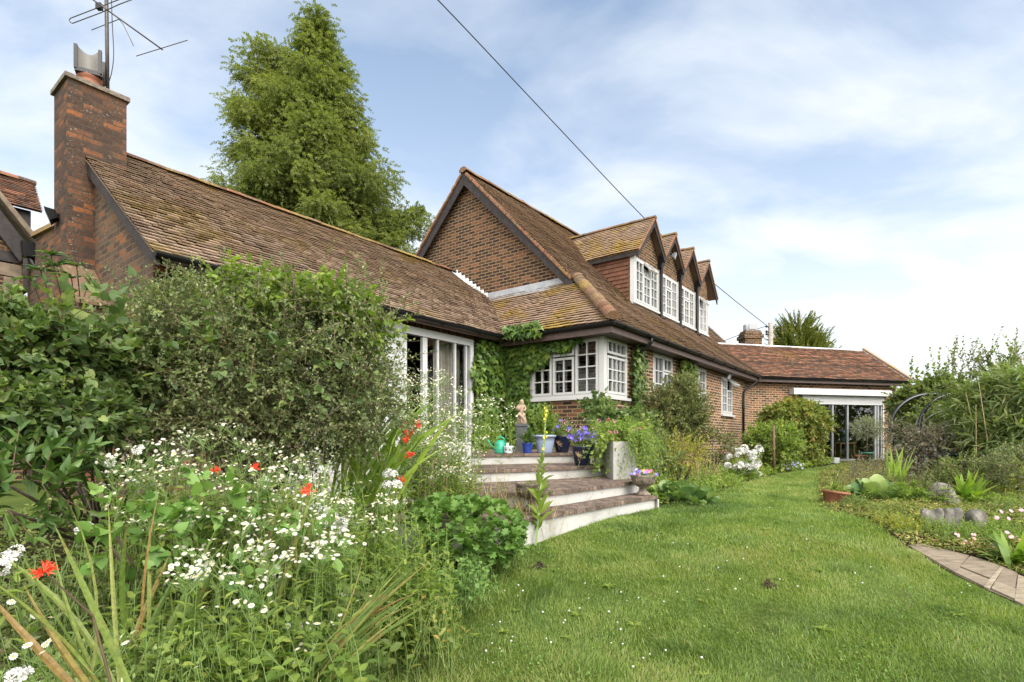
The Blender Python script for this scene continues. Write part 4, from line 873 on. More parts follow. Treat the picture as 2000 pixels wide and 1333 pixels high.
def trumpets_t(n, seed=2):                                  # a fan of red trumpets, opening outwards
    rr = np.random.RandomState(seed); parts = []
    for i in range(n):
        az_ = rr.uniform(0, 6.28); el = rr.uniform(-.2, 1.2); d = np.array((math.cos(az_)*math.cos(el), math.sin(az_)*math.cos(el), math.sin(el)))
        a = np.cross(d, (0.3, .2, 1.)); a /= np.linalg.norm(a); b = np.cross(d, a); V = []; fs = []
        for k in range(5): q = a*math.cos(1.2566*k)+b*math.sin(1.2566*k); V.append(d*.25+q*.07)
        for k in range(5):
            q0 = a*math.cos(1.2566*k-.45)+b*math.sin(1.2566*k-.45); q1 = a*math.cos(1.2566*k+.45)+b*math.sin(1.2566*k+.45); qm = a*math.cos(1.2566*k)+b*math.sin(1.2566*k)
            bb = len(V); V += [d*.75+q0*.16, d*1.05+qm*.42, d*.75+q1*.16]; fs.append([k, bb, bb+1, bb+2])
        V.append(d*.0); fs += [[len(V)-1, k, (k+1) % 5] for k in range(5)]
        parts.append((V, fs, 'red petal'))
    return ftemp(parts)
DAISY = daisy_t(); PHLOX = cluster_t(five_t('white petal', 'white petal', .25), 16, 1.0, .5, 4); TRUMP = trumpets_t(9)
BELL = five_t('violet petal', 'lilac petal', .75, .6)
def heads(name, parent, base, tmpl, P, Nn, S, maxn=100):
    if len(P) == 0: return
    v0, l0, t0, x0, mats = tmpl; base = np.array(base); P = np.asarray(P, float); S = np.broadcast_to(S, (len(P),))
    order = np.argsort(P[:, 1]); P = P[order]; Nn = unit(np.asarray(Nn))[order]; S = S[order]
    h = np.where(np.abs(Nn[:, 2:3]) > .95, np.array([[1., 0, 0]]), np.array([[0, 0, 1.]])); a = unit(np.cross(h, Nn)); b = np.cross(Nn, a)
    sp = rng.uniform(0, 6.28, len(P))[:, None]; a, b = a*np.cos(sp)+b*np.sin(sp), b*np.cos(sp)-a*np.sin(sp)
    from mathutils import Matrix
    me = mesh_np(name, v0, l0, t0, [M[m] for m in mats], None, x0)
    for i in range(min(maxn, len(P))):
        o = link(name, me, parent); s_ = S[i]
        o.matrix_local = Matrix([[a[i][k]*s_, b[i][k]*s_, Nn[i][k]*s_, P[i][k]-base[k]] for k in range(3)]+[[0, 0, 0, 1]])
    if len(P) > maxn:
        Q, aa, bb, nn, ss = P[maxn:]-base, a[maxn:], b[maxn:], Nn[maxn:], S[maxn:]
        V = Q[:, None]+(aa[:, None]*v0[None, :, 0:1]+bb[:, None]*v0[None, :, 1:2]+nn[:, None]*v0[None, :, 2:3])*ss[:, None, None]
        n = len(Q); o = link(name, mesh_np(name, V.reshape(-1, 3), (l0[None]+np.arange(n)[:, None]*len(v0)).ravel(), np.tile(t0, n), [M[m] for m in mats], None, np.tile(x0, n)), parent)
        o['kind'] = 'stuff'
def stalks(lf, tw, Bp, Tp, k, ll, lw, tm='lance', r=.0025, bow=.08, ang=60, t0=.15, t1=.95, whorl=1, sag=.0):
    """upright stems from Bp to Tp with leaves all the way up"""
    N = len(Bp); side = rng.normal(0, 1, (N, 3))*np.array([1, 1, 0]); mid = (Bp+Tp)/2+side*bow*np.linalg.norm(Tp-Bp, axis=1)[:, None]
    ts = np.linspace(0, 1, 6); pts = [Bp*(1-t)**2+2*mid*t*(1-t)+Tp*t*t for t in ts]
    for i in range(5): tw.sticks(pts[i], pts[i+1], r*(1-.6*ts[i]), r*(1-.6*ts[i+1]))
    if k:
        t = t0+(t1-t0)*(np.arange(k)+rng.uniform(0, 1, (N, k)))/k; pos = Bp[:, None]*((1-t)**2)[..., None]+2*mid[:, None]*(t*(1-t))[..., None]+Tp[:, None]*(t*t)[..., None]
        ph = np.arange(k)*2.4+rng.uniform(0, 6.28, (N, 1)); a = R(ang)+rng.normal(0, .2, (N, k)); T_ = unit(Tp-Bp)
        d = np.stack([np.cos(ph)*np.sin(a), np.sin(ph)*np.sin(a), np.cos(a)-sag], -1)+T_[:, None]*.1
        sz = rng.uniform(.7, 1.2, (N, k))*(1.15-.6*t)
        rr = np.clip(rng.uniform(0, 1, (N, 1))*.5+rng.uniform(0, .5, (N, k)), 0, 1)
        lf.leaves(pos.reshape(-1, 3), d.reshape(-1, 3), np.array([0, 0, 1.])+rng.normal(0, .25, (N*k, 3)), (ll*sz).ravel(), (lw*sz).ravel(), tm, rr.ravel())
def pot(name, label, cat, px, pyb, d, prof, mat, z=None, sx=1, group=None, soil=True, extra=None):
    """a lathed pot standing at pixel px, distance d, base height z (from eye level)"""
    p = at(px, pyb, d); p[2] = (EYE+z) if z is not None else p[2]; t = thing(name, label, cat, p, 0, group)
    mb = MB(); mb.lathe(prof, p, 28); mb.v.append(tuple(p+(0, 0, prof[0][1]))); mb.r.append(.5)
    c = len(mb.v)-1
    for k in range(28): mb.f.append([c, (k+1) % 28, k])
    mb.build('pot', M[mat], t, p, True)
    if soil:
        r_ = prof[-1][0]; zt = max(q[1] for q in prof)-.03; mb = MB(); mb.lathe([(r_*.98, zt-.012), (r_*.5, zt), (.001, zt+.006)], p, 20); mb.build('soil', M['soil'], t, p, True)
    return t, p
# ================================================================= plants
G0 = (0.030, 0.050, 0.012); G1 = (0.055, 0.088, 0.02); G2 = (0.085, 0.125, 0.026); G3 = (0.13, 0.165, 0.03)
leafmat('redwood leaf', [(0.058, 0.076, 0.022), (0.10, 0.122, 0.033), (0.145, 0.162, 0.042), (0.20, 0.20, 0.052)], 0.55, 0.35)
leafmat('golden leaf', [(0.045, 0.066, 0.016), (0.10, 0.118, 0.022), (0.20, 0.19, 0.03)], 0.55, 0.2)
leafmat('hedge leaf', [(0.045, 0.066, 0.022), (0.085, 0.118, 0.032), (0.125, 0.16, 0.042), (0.19, 0.20, 0.055)] or [(0.0375, 0.0634, 0.0168), (0.075, 0.1159, 0.0263), (0.1187, 0.1647, 0.0336), (0.1875, 0.1952, 0.042)], 0.45, 0.3)
leafmat('bamboo leaf', [(0.065, 0.10, 0.036), (0.11, 0.15, 0.052), (0.165, 0.195, 0.075), (0.26, 0.255, 0.115)], 0.45, 0.35)
leafmat('small leaf', [(0.055, 0.075, 0.036), (0.09, 0.115, 0.05), (0.135, 0.165, 0.068), (0.22, 0.25, 0.095)], 0.35, 0.28)
leafmat('bindweed leaf', [(0.04, 0.068, 0.026), (0.065, 0.10, 0.035), (0.095, 0.135, 0.042), (0.17, 0.20, 0.055)], 0.5, 0.28)
leafmat('laurel leaf', [(0.025, 0.0512, 0.0147), (0.05, 0.0915, 0.021), (0.0875, 0.1342, 0.0315)], 0.25, 0.15)
leafmat('lime leaf', [(0.075, 0.115, 0.025), (0.125, 0.175, 0.035), (0.20, 0.235, 0.05)] or [(0.125, 0.1952, 0.0263), (0.2125, 0.2928, 0.0368), (0.3375, 0.3782, 0.0525)], 0.45, 0.4)
leafmat('ivy leaf', [(0.025, 0.0512, 0.0126), (0.05, 0.0915, 0.0189), (0.075, 0.122, 0.0231), (0.15, 0.1952, 0.0315)], 0.33, 0.2)
leafmat('herb leaf', [(0.0625, 0.1037, 0.021), (0.1063, 0.1586, 0.0315), (0.1625, 0.2074, 0.042), (0.25, 0.2684, 0.063)], 0.5, 0.35)
leafmat('yellow green leaf', [(0.1375, 0.1464, 0.0231), (0.225, 0.2196, 0.0315), (0.3375, 0.2928, 0.042)], 0.5, 0.35)
leafmat('strap leaf', [(0.065, 0.105, 0.025), (0.10, 0.145, 0.032), (0.135, 0.17, 0.04), (0.17, 0.18, 0.05), (0.20, 0.125, 0.045)], 0.45, 0.3, spots=(0.22, 0.12, 0.05))
leafmat('fresh strap leaf', [(0.075, 0.1342, 0.021), (0.1375, 0.2074, 0.0315), (0.225, 0.2928, 0.042)], 0.4, 0.35)
leafmat('geranium leaf', [(0.05, 0.1037, 0.0231), (0.0875, 0.1586, 0.0336), (0.1313, 0.2074, 0.0473)], 0.5, 0.25)
leafmat('purple leaf', [(0.075, 0.068, 0.052), (0.11, 0.095, 0.078), (0.105, 0.125, 0.08), (0.17, 0.12, 0.092), (0.17, 0.18, 0.155)], 0.4, 0.25)
leafmat('maple leaf', [(0.0625, 0.0878, 0.021), (0.1063, 0.1342, 0.0294), (0.1625, 0.183, 0.0368), (0.275, 0.1586, 0.0473)], 0.5, 0.3)
leafmat('dark leaf', [(0.035, 0.0488, 0.0189), (0.0625, 0.0793, 0.0252), (0.1063, 0.122, 0.0368), (0.125, 0.0793, 0.0473)], 0.45, 0.25)
leafmat('bergenia leaf', [(0.045, 0.085, 0.028), (0.075, 0.125, 0.038), (0.11, 0.165, 0.05), (0.17, 0.215, 0.065)], 0.32, 0.2)
leafmat('olive leaf', [(0.125, 0.1464, 0.084), (0.2, 0.2196, 0.126), (0.3125, 0.3294, 0.21)], 0.5, 0.2)
leafmat('fern leaf', [(0.075, 0.122, 0.021), (0.125, 0.183, 0.0315), (0.2, 0.2318, 0.0473)], 0.45, 0.35)
leafmat('dry leaf', [(0.2, 0.1342, 0.0525), (0.325, 0.2318, 0.0945), (0.45, 0.3416, 0.1575)], 0.7, 0.2)
leafmat('pale grass', [(0.275, 0.2928, 0.105), (0.525, 0.5002, 0.252), (0.6875, 0.6344, 0.378)], 0.5, 0.3)
leafmat('grass blade', [(0.062, 0.098, 0.026), (0.10, 0.15, 0.036), (0.138, 0.192, 0.046), (0.178, 0.215, 0.058), (0.27, 0.24, 0.115)], 0.5, 0.35)
leafmat('cover leaf', [(0.0625, 0.0915, 0.0231), (0.1125, 0.1464, 0.0336), (0.175, 0.1952, 0.0473), (0.3, 0.244, 0.0945)], 0.55, 0.3)
leafmat('variegated leaf', [(0.0625, 0.1037, 0.0263), (0.1125, 0.1586, 0.042), (0.15, 0.1952, 0.0525), (0.5625, 0.5856, 0.357)], 0.4, 0.25)
UP = np.array([0, 0, 1.])
leafmat('soil crumb', [(0.03, 0.02, 0.013), (0.06, 0.042, 0.028), (0.09, 0.065, 0.045)], 0.95, 0.0, 1.0)
# ---- the big conifer behind the wing
d = 26.0; bs = at(612, 858, d); bs[2] = 0; top = at(618, 20, d)
t = thing('conifer_tree', 'very tall green redwood-like conifer rising behind the long wing', 'tree', bs)
mb = MB(); mb.tube([bs, bs*.6+top*.4+(.1, 0, 0), top*.9+bs*.1, top], [.42, .27, .10, .03], 8); H = top[2]
prof_y = np.array([12, 60, 110, 150, 200, 260, 330, 400, 470, 560, 700]); pl = np.array([16, 75, 125, 152, 165, 172, 188, 196, 205, 215, 215])*1.02-30; pr = np.array([16, 48, 72, 95, 118, 140, 162, 192, 218, 225, 225])*1.04-26
lf, tw = Fol(), Fol(); pl = np.maximum(np.array([14, 48, 72, 108, 150, 170, 188, 196, 205, 215, 215])-34, 5); pr = np.maximum(np.array([14, 40, 66, 92, 116, 140, 165, 200, 230, 240, 240])-30, 5)
nb = 300; yy = 26+(640-26)*((np.arange(nb)+rng.uniform(0, 1, nb))/nb)**.74; az_ = np.arange(nb)*2.399+rng.normal(0, .35, nb)
yy = np.concatenate([yy, [95, 104, 118, 132, 150, 168, 186, 205, 225, 420, 440, 400, 455]]); az_ = np.concatenate([az_, [3.05, 3.3, 2.9, 3.2, 3.0, 3.3, 2.9, 3.1, 3.35, -.1, .1, .2, -.25]]); nb = len(yy)
sl_ = np.interp(yy, prof_y, pl); sr_ = np.interp(yy, prof_y, pr); lat = np.cos(az_); rad = np.where(lat < 0, sl_, sr_)*np.abs(lat)+(sl_+sr_)/2*(1-np.abs(lat))
rad = rad*rng.uniform(.66, 1.08, nb)/F*d; rad[-13:] *= 1.12; rad[-13:-4] = np.array([108, 118, 126, 132, 136, 138, 140, 144, 150])/F*d; tipz = EYE+(858-yy)/F*d; rise = rng.uniform(.1, .5, nb)*rad; z0 = np.minimum(tipz-rise, H-.1)
trunkx = np.interp(z0, [0, H], [bs[0], top[0]]); P0 = np.stack([trunkx, np.full(nb, d), z0], 1); P1 = P0+np.stack([np.cos(az_)*rad, np.sin(az_)*rad, rise], 1)
for i in range(nb):
    if rad[i] > .5: mb.tube([P0[i], (P0[i]+P1[i])/2+(0, 0, .10*rad[i]), P1[i]], [.055, .03, .008], 5)
mb.build('trunk', M['bark'], t, bs); Ps, Ds, Rb = [], [], []
for i in range(nb):
    m_ = max(2, int(rad[i]*1.9)); bt = rng.uniform(0, 1)
    for c_ in range(m_):
        tt = .30+.72*(c_+rng.uniform(.2, .8))/m_; q = P0[i]*(1-tt)+P1[i]*tt+np.array([0, 0, .25*rad[i]*tt*(1-tt)])+rng.normal(0, .12, 3); n = int(rng.uniform(26, 46)); sz = rng.uniform(.24, .42)
        g_ = rng.normal(0, 1, (n, 3))*np.array([.8, .8, .55])*sz; Ps.append(q+g_+np.array([0, 0, -.12])); Ds.append(unit(P1[i]-P0[i])*.45+g_/sz*.45+np.array([0, 0, -.12])+rng.normal(0, .3, (n, 3))); Rb.append(np.full(n, bt*.55+rng.uniform(0, .2)))
P = np.vstack(Ps); D = np.vstack(Ds); Rb = np.concatenate(Rb); n = len(P); k0 = len(lf.R)
sprays(lf, tw, P, D, rng.uniform(.2, .48, n), 15, .13, .05, 'tri', 50, .6, .7, .004, rv=.5); lf.R[k0] = np.clip(.45*lf.R[k0]+np.repeat(Rb, 15*4)*.75, 0, 1)
lf.build('crown', 'redwood leaf', t, bs); tw.build('twigs', 'bark', t, bs)
# ---- golden conifer behind the far wing
d = 31.0; bs = at(1555, 858, d); bs[2] = 0; t = thing('conifer_tree', 'golden green spiky conifer beyond the low roof of the far wing', 'tree', bs)
mb = MB(); top = at(1562, 608, d); mb.tube([bs, top], [.25, .03], 8); mb.build('trunk', M['bark'], t, bs)
lf, tw = Fol(), Fol(); nb = 1700; f_ = rng.uniform(0, 1, nb)**.6; a = rng.uniform(0, 6.28, nb); zt = top[2]-f_*4.2; rr = (.25+2.3*f_**.9)*rng.uniform(.25, 1.0, nb)
P = np.stack([bs[0]+(top[0]-bs[0])*.5+np.cos(a)*rr, d+np.sin(a)*rr, zt-.5-rng.uniform(0, .3, nb)], 1); D = np.stack([np.cos(a)*.75, np.sin(a)*.75, rng.uniform(.35, 1.15, nb)-.35*f_], 1)+rng.normal(0, .18, (nb, 3))
sprays(lf, tw, P, D, rng.uniform(.5, 1.05, nb), 26, .20, .06, 'tri', 30, .3, -.25, .012, rv=.55)
lf.build('crown', 'golden leaf', t, bs); tw.build('twigs', 'bark', t, bs)

# ---- ivy on the house front and the strips by the windows
def ivy(name, label, regs, N, ll, mat='ivy leaf', base=None, tmpl='ivy', cat='climber'):
    base = np.array(base if base is not None else hw(-.2, 2.0, -.2)); t = thing(name, label, cat, base); lf, tw = Fol(), Fol()
    tot = sum(r[0] for r in regs)
    for w_, fn in regs:
        n = int(N*w_/tot); P, en = fn(n); n = len(P); en = np.broadcast_to(en, (n, 3))
        Pn = P+en*rng.uniform(.01, .13, (n, 1)); dd = np.array([0, 0, -1.])*.9+rng.normal(0, .45, (n, 3))+en*.25
        cl = .5+.5*np.sin(P[:, 0]*7+P[:, 2]*9)*np.sin(P[:, 1]*6-P[:, 2]*5)
        lf.leaves(Pn, dd, en*1.0+UP*.55+rng.normal(0, .33, (n, 3)), ll*rng.uniform(.55, 1.2, n), ll*.95*rng.uniform(.55, 1.2, n), tmpl, np.clip(.45*cl+rng.uniform(0, .55, n), 0, 1))
        k = max(2, n//25); i0 = rng.choice(n, k); e_ = P[i0]+rng.normal(0, .12, (k, 3)); tw.sticks(P[i0]+en[i0]*.02, e_+en[i0]*.03, .004, .003)
    lf.build('foliage', mat, t, base); tw.build('stem', 'twig', t, base); return t
def wallpts(X=None, Y=None, rect=None, poly=None, fz=None):
    def fn(n):
        m = n*6; u = rng.uniform(rect[0], rect[1], m); z = rng.uniform(rect[2], rect[3], m); keep = inpoly(u, z, poly) if poly is not None else np.ones(m, bool)
        keep &= rng.uniform(0, 1, m) < (1 if fz is None else fz(u, z)); u, z = u[keep][:n], z[keep][:n]
        if X is not None: P = np.array([hw(X, a, b) for a, b in zip(u, z)]); e = hw(-1, 0)-hw(0, 0)
        else: P = np.array([hw(a, Y, b) for a, b in zip(u, z)]); e = hw(0, -1)-hw(0, 0)
        return P.reshape(-1, 3), e
    return fn
pf = [(2.3, -.25), (.9, -.25), (1.0, .35), (1.3, .72), (1.62, .70), (1.66, 1.0), (1.60, 1.35), (1.25, 1.5), (1.15, 1.72), (.75, 1.70), (.60, 1.82), (.42, 1.86), (.45, 1.97), (1.2, 1.99), (1.7, 2.04), (2.3, 2.05)]
pw_ = [(-1.12, -.2), (0, -.2), (0, 2.0), (-.9, 1.98), (-1.06, 1.6), (-1.18, 1.2), (-1.06, .9), (-1.1, .3)]
ivy('ivy', 'dense dark green ivy covering the brick corner beside the front window', [(3.0, wallpts(X=-.03, rect=(.4, 2.3, -.25, 2.06), poly=pf)), (1.7, wallpts(Y=2.27, rect=(-1.2, 0, -.2, 2.0), poly=pw_)), (.22, lambda n: (np.array([hw(-.44+rng.normal(0, .04), rng.uniform(1.1, 1.95), 2.06+rng.uniform(-.06, .16)) for _ in range(n)]), hw(-1, 0)-hw(0, 0)))], 4600, .125)
ivy('climber', 'green vine hugging the brickwork just right of the corner window', [(1, wallpts(Y=-.04, rect=(1.0, 1.62, .55, 1.98), poly=[(1.05, .5), (1.7, .5), (1.62, 1.2), (1.55, 1.7), (1.45, 1.95), (1.15, 2.0), (1.02, 1.5)]))], 620, .12, 'bindweed leaf', hw(1.3, -.1, -.7))
ivy('climber', 'green vine reaching the eaves between the middle two ground floor windows', [(1, wallpts(Y=-.05, rect=(3.4, 4.75, .7, 2.0), poly=[(3.45, .6), (4.65, .6), (4.6, 1.3), (4.75, 1.75), (4.4, 1.98), (3.75, 1.98), (3.5, 1.6)]))], 700, .13, 'hedge leaf', hw(4, -.1, -.7))
# ---- left foreground shrubs
b = [ell(50, 730, 2.6, 260, 220, .45), ell(170, 720, 2.8, 190, 180, .4), ell(20, 650, 2.55, 120, 90, .3), ell(90, 820, 2.45, 260, 120, .35)]
def bind(lf, tw, t, base):
    n = 40; P = np.array([at(rng.uniform(0, 250), rng.uniform(560, 680), rng.uniform(2.3, 2.7)) for _ in range(n)]); sprays(lf, tw, P, rng.normal(0, .6, (n, 3))+UP*.6, rng.uniform(.08, .18, n), 5, .055, .05, 'heart', 60, .5, .2, .0022)
shrub('climber', 'bindweed with heart shaped leaves smothering the hedge at the far left', 'climber', gnd(60, 1130)+(-.4, 1.2, 0), b, 2900, .12, 7, .038, .035, 'heart', 'bindweed leaf', out=.8, up=.25, nup=.9, tr=.0022, rmin=.5, extra=bind, sag=.6, lj=.4)
b = [ell(60, 930, 2.15, 200, 140, .3), ell(0, 970, 1.9, 120, 120, .25), ell(200, 900, 2.7, 150, 120, .3)]
shrub('laurel_bush', 'dark glossy laurel bush under the bindweed at the left edge', 'shrub', gnd(60, 1130)+(-.1, .9, 0), b, 130, .15, 8, .08, .028, 'lance', 'laurel leaf', out=.8, up=.5, nup=.6, tr=.003, rmin=.3, nl=10)
b = [ell(300, 730, 3.2, 210, 190, .5), ell(250, 690, 3.1, 110, 90, .3), ell(430, 640, 3.4, 250, 130, .5), ell(520, 730, 3.5, 330, 230, .6), ell(560, 600, 3.4, 170, 80, .35), ell(440, 585, 3.4, 110, 60, .3), ell(660, 650, 3.5, 130, 100, .4), ell(640, 760, 3.5, 220, 180, .5), ell(700, 720, 3.6, 90, 120, .35), ell(730, 800, 3.5, 110, 120, .35), ell(420, 830, 3.2, 300, 110, .4), ell(580, 860, 3.3, 260, 90, .35), ell(350, 620, 3.2, 100, 70, .3)]
def arch(lf, tw, t, base):
    n = 460; P = np.array([at(rng.uniform(210, 770), rng.uniform(560, 850), rng.uniform(2.8, 3.5)) for _ in range(n)])
    sprays(lf, tw, P, rng.normal(0, .7, (n, 3))+UP*.75, rng.uniform(.12, .42, n), 20, .022, .013, 'tri', 60, .5, .6, .002)
shrub('evergreen_shrub', 'big small-leaved evergreen shrub with arching twigs in front of the long wing', 'shrub', gnd(480, 1000)+(0, .3, 0), b, 6600, .22, 16, .026, .016, 'tri', 'small leaf', out=.6, up=.25, nup=.8, sag=.6, tr=.0016, rmin=.2, noise_=.7, nl=26, r0=.018, extra=arch, rv=.55, pw=.45)
b = [ell(600, 570, 3.2, 190, 40, .2), ell(685, 600, 3.3, 110, 50, .2), ell(480, 552, 3.2, 110, 30, .2), ell(735, 640, 3.3, 60, 60, .2)]
shrub('climber', 'bright lime green vine sprawling over the top of the evergreen shrub', 'climber', gnd(600, 1000)+(0, .2, 0), b, 330, .14, 8, .036, .034, 'heart', 'lime leaf', out=.6, up=.4, nup=.9, sag=.5, tr=.002, rmin=.4, nl=6, r0=.006)
# fatsia
bs = gnd(110, 1000)+np.array([-.6, 1.6, 0]); tp = at(112, 535, 3.6)
t = thing('fatsia_plant', 'fatsia with large hand shaped glossy leaves against the chimney base', 'plant', bs); lf, tw = Fol(), Fol()
for px, py, s_ in ((112, 520, 1.0), (80, 530, .9), (140, 545, .8), (100, 500, .8), (150, 520, .6), (60, 545, .8)):
    c = at(px, py, 3.5); k = 7; az_ = np.linspace(-2.3, 2.3, k)+math.pi/2*3; hd = np.stack([np.cos(az_), .5*np.sin(az_)-.2, rng.uniform(-.1, .5, k)], 1)
    lf.leaves(np.repeat(c[None], k, 0), hd, np.tile(np.array([0, -.5, 1.]), (k, 1)), .13*s_*rng.uniform(.8, 1.1, k), .045*s_, 'lance'); tw.sticks(tp[None]*.5+bs[None]*.5, c[None], .008, .004)
tw.sticks(bs[None], tp[None]*.5+bs[None]*.5, .02, .009); lf.build('foliage', 'laurel leaf', t, bs); tw.build('stem', 'twig', t, bs)

# ---- white daisies (fleabane) in drifts
def fleabane(label, region, N, dnear, dfar, ybot, ytop, hs, per, size, base, hgt=None, group='white fleabane daisies in the border', leaves=18, maxn=100, ll=.07, lw=.022, spread=.062, lean=.25):
    """stems whose tips fill a pixel region at depths running from dnear (low) to dfar (high)"""
    base = np.array(base, float); t = thing('daisy_plant', label, 'daisies', base, 0, group); P = []
    reg = np.array(region, float); lo, hi = reg.min(0), reg.max(0)
    while len(P) < N:
        q = rng.uniform(lo, hi)
        if inpoly(q[:1], q[1:], reg)[0]:
            f_ = (ybot-q[1])/(ybot-ytop); P.append(at(q[0], q[1], dnear+(dfar-dnear)*f_+rng.normal(0, .06)*dnear))
    P = np.array(P); Bs = P.copy(); L_ = hgt if hgt else None
    Bs[:, 2] = gh(P[:, 0], P[:, 1]) if L_ is None else np.maximum(gh(P[:, 0], P[:, 1]), P[:, 2]-L_)
    Bs[:, :2] += rng.normal(0, .06, (N, 2))+np.array([0, lean*.2]); lf, tw = Fol(), Fol()
    stalks(lf, tw, Bs, P-np.array([0, 0, spread*.9]), leaves, ll, lw, 'lance', .002, .09, 66)
    n = N*per; idx = np.repeat(np.arange(N), per); a = rng.uniform(0, 6.28, n); r_ = spread*np.sqrt(rng.uniform(0, 1, n))
    H_ = P[idx]+np.stack([np.cos(a)*r_, np.sin(a)*r_, rng.normal(0, spread*.16, n)], 1)
    tw.sticks(P[idx]-np.array([0, 0, spread*.95])*rng.uniform(.5, 1, (n, 1)), H_, .0011, .0008)
    heads('flower_head', t, base, DAISY, H_, UP+rng.normal(0, .45, (n, 3))+np.array([0, -.25, 0]), size*rng.uniform(.55, 1.2, n), maxn)
    lf.build('foliage', 'herb leaf', t, base); tw.build('stem', 'green stem', t, base); return t
fleabane('large drift of white yellow-centred daisies filling the near left border', [(180, 930), (240, 850), (400, 820), (560, 850), (640, 900), (700, 1000), (690, 1080), (560, 1100), (420, 1010), (300, 1040), (220, 1000)], 125, 1.75, 2.5, 1090, 820, .9, 9, .0077, gnd(480, 1330)+(0, .5, 0))
fleabane('nearest daisy clump with open white heads in the lower left border', [(330, 1060), (420, 1040), (520, 1060), (560, 1120), (500, 1190), (370, 1180), (330, 1120)], 24, 1.35, 1.6, 1200, 1040, .7, 8, .0078, gnd(470, 1330))
fleabane('few scattered daisies low among the leaves at the bottom left corner', [(40, 1180), (230, 1200), (180, 1290), (30, 1280)], 7, 1.15, 1.3, 1300, 1180, .3, 2, .0092, gnd(120, 1333), leaves=8)
fleabane('sparse daisies leaning towards the lawn edge at the bottom of the border', [(560, 1160), (720, 1150), (730, 1270), (560, 1290)], 16, 1.6, 2.0, 1290, 1150, .4, 2, .010, gnd(640, 1300), leaves=10)
fleabane('daisy drift behind the phlox left of the white wall', [(560, 890), (700, 930), (790, 960), (760, 1060), (640, 1060), (560, 960)], 44, 2.7, 3.3, 1060, 890, .8, 9, .009, gnd(660, 1090), leaves=14, ll=.075)
fleabane('tall airy daisies in front of the sliding door', [(770, 760), (800, 715), (880, 720), (910, 770), (915, 850), (860, 890), (780, 860)], 110, 5.0, 5.9, 890, 715, 1.2, 11, .0105, at(840, 960, 5.4)*np.array([1, 1, 0]), leaves=14, ll=.11, lw=.016, spread=.10)
fleabane('daisies tumbling over the white wall left of the steps', [(800, 820), (920, 800), (950, 860), (930, 930), (850, 950), (800, 880)], 74, 4.6, 5.4, 950, 800, 1.0, 10, .0098, at(870, 960, 5.0)*np.array([1, 1, 0]), leaves=16, ll=.10, lw=.016, spread=.09)
fleabane('daisies in front of the ivy beside the statue', [(915, 790), (960, 765), (1000, 790), (1000, 850), (930, 860)], 34, 7.0, 7.8, 860, 765, .7, 5, .014, at(955, 880, 7.4)*np.array([1, 1, 0])+(0, 0, EYE-.2), hgt=.62, leaves=12, ll=.10, lw=.018, spread=.11)

# ---- strap-leaved clumps (crocosmia) with red flowers
def straps(label, base, n, L, w, lean, spread, bend, mat='strap leaf', name='crocosmia_plant', cat='plant', group='crocosmia clumps in the left border', rad=.08, flowers=(), fs_=.03, seg=7, faceview=True):
    base = np.array(base, float); t = thing(name, label, cat, base, 0, group); lf, tw = Fol(), Fol()
    Bp = base+np.concatenate([rng.normal(0, rad, (n, 2)), np.zeros((n, 1))], 1); D = np.array(lean, float)+rng.normal(0, spread, (n, 3))*np.array([1, 1, .35])
    bd = np.array(bend, float)+rng.normal(0, .25, (n, 3)); face = None
    if faceview: face = np.cross(unit(D), np.array([.15, -1., .1])+rng.normal(0, .45, (n, 3)))
    lf.strap(Bp, D, bd, L*rng.uniform(.6, 1.1, n), w*rng.uniform(.6, 1.15, n), None, seg, face, True)
    for (px, py, d_, s_) in flowers:
        p = at(px, py, d_); tw.sticks(base[None]*.6+p[None]*.4+(0, 0, .1), p[None], .003, .0018); tw.sticks(base[None], base[None]*.6+p[None]*.4+(0, 0, .1), .004, .003)
        heads('flower_head', t, base, TRUMP, p[None], np.array([[rng.normal(0, .4), -.5, .6]]), [s_])
    lf.build('foliage', mat, t, base, False); tw.build('stem', 'twig', t, base); return t
straps('crocosmia with browning sword leaves and a red flower at the lower left corner', at(235, 1400, 1.2), 9, .50, .015, (-.55, .1, 1.0), .30, (-.25, 0, -.1), flowers=((86, 1118, 1.0, .021),), rad=.03)
straps('crocosmia with upright bronze-tinged leaves in the middle of the daisies', at(300, 1300, 1.6), 9, .50, .016, (.02, .1, 1.0), .16, (0, 0, 0), rad=.05)
straps('crocosmia sheaf flopping to the right over the lawn edge', at(575, 1370, 1.62), 34, .58, .010, (.62, .2, .80), .055, (.28, .05, -.12), rad=.03)
straps('crocosmia leaves standing green between the white daisies', at(545, 1180, 2.0), 12, .50, .019, (.12, .1, 1.0), .12, (.1, 0, 0), flowers=((604, 960, 2.05, .030), (500, 915, 2.3, .025), (420, 920, 2.3, .022)), rad=.05)
straps('crocosmia with fresh green arching leaves and red flowers beside the white wall', at(705, 985, 4.0), 44, .95, .034, (.28, .0, 1.0), .20, (.45, 0, -.3), 'fresh strap leaf', flowers=((800, 853, 4.1, .062), (788, 835, 4.1, .05), (812, 829, 4.1, .045), (800, 892, 4.0, .045), (783, 938, 3.8, .035)), rad=.12)
straps('yellow-green crocosmia leaves behind the red flowers', at(700, 900, 4.6), 26, .62, .036, (.05, .0, 1.0), .22, (.1, 0, -.2), 'lime leaf', rad=.12)
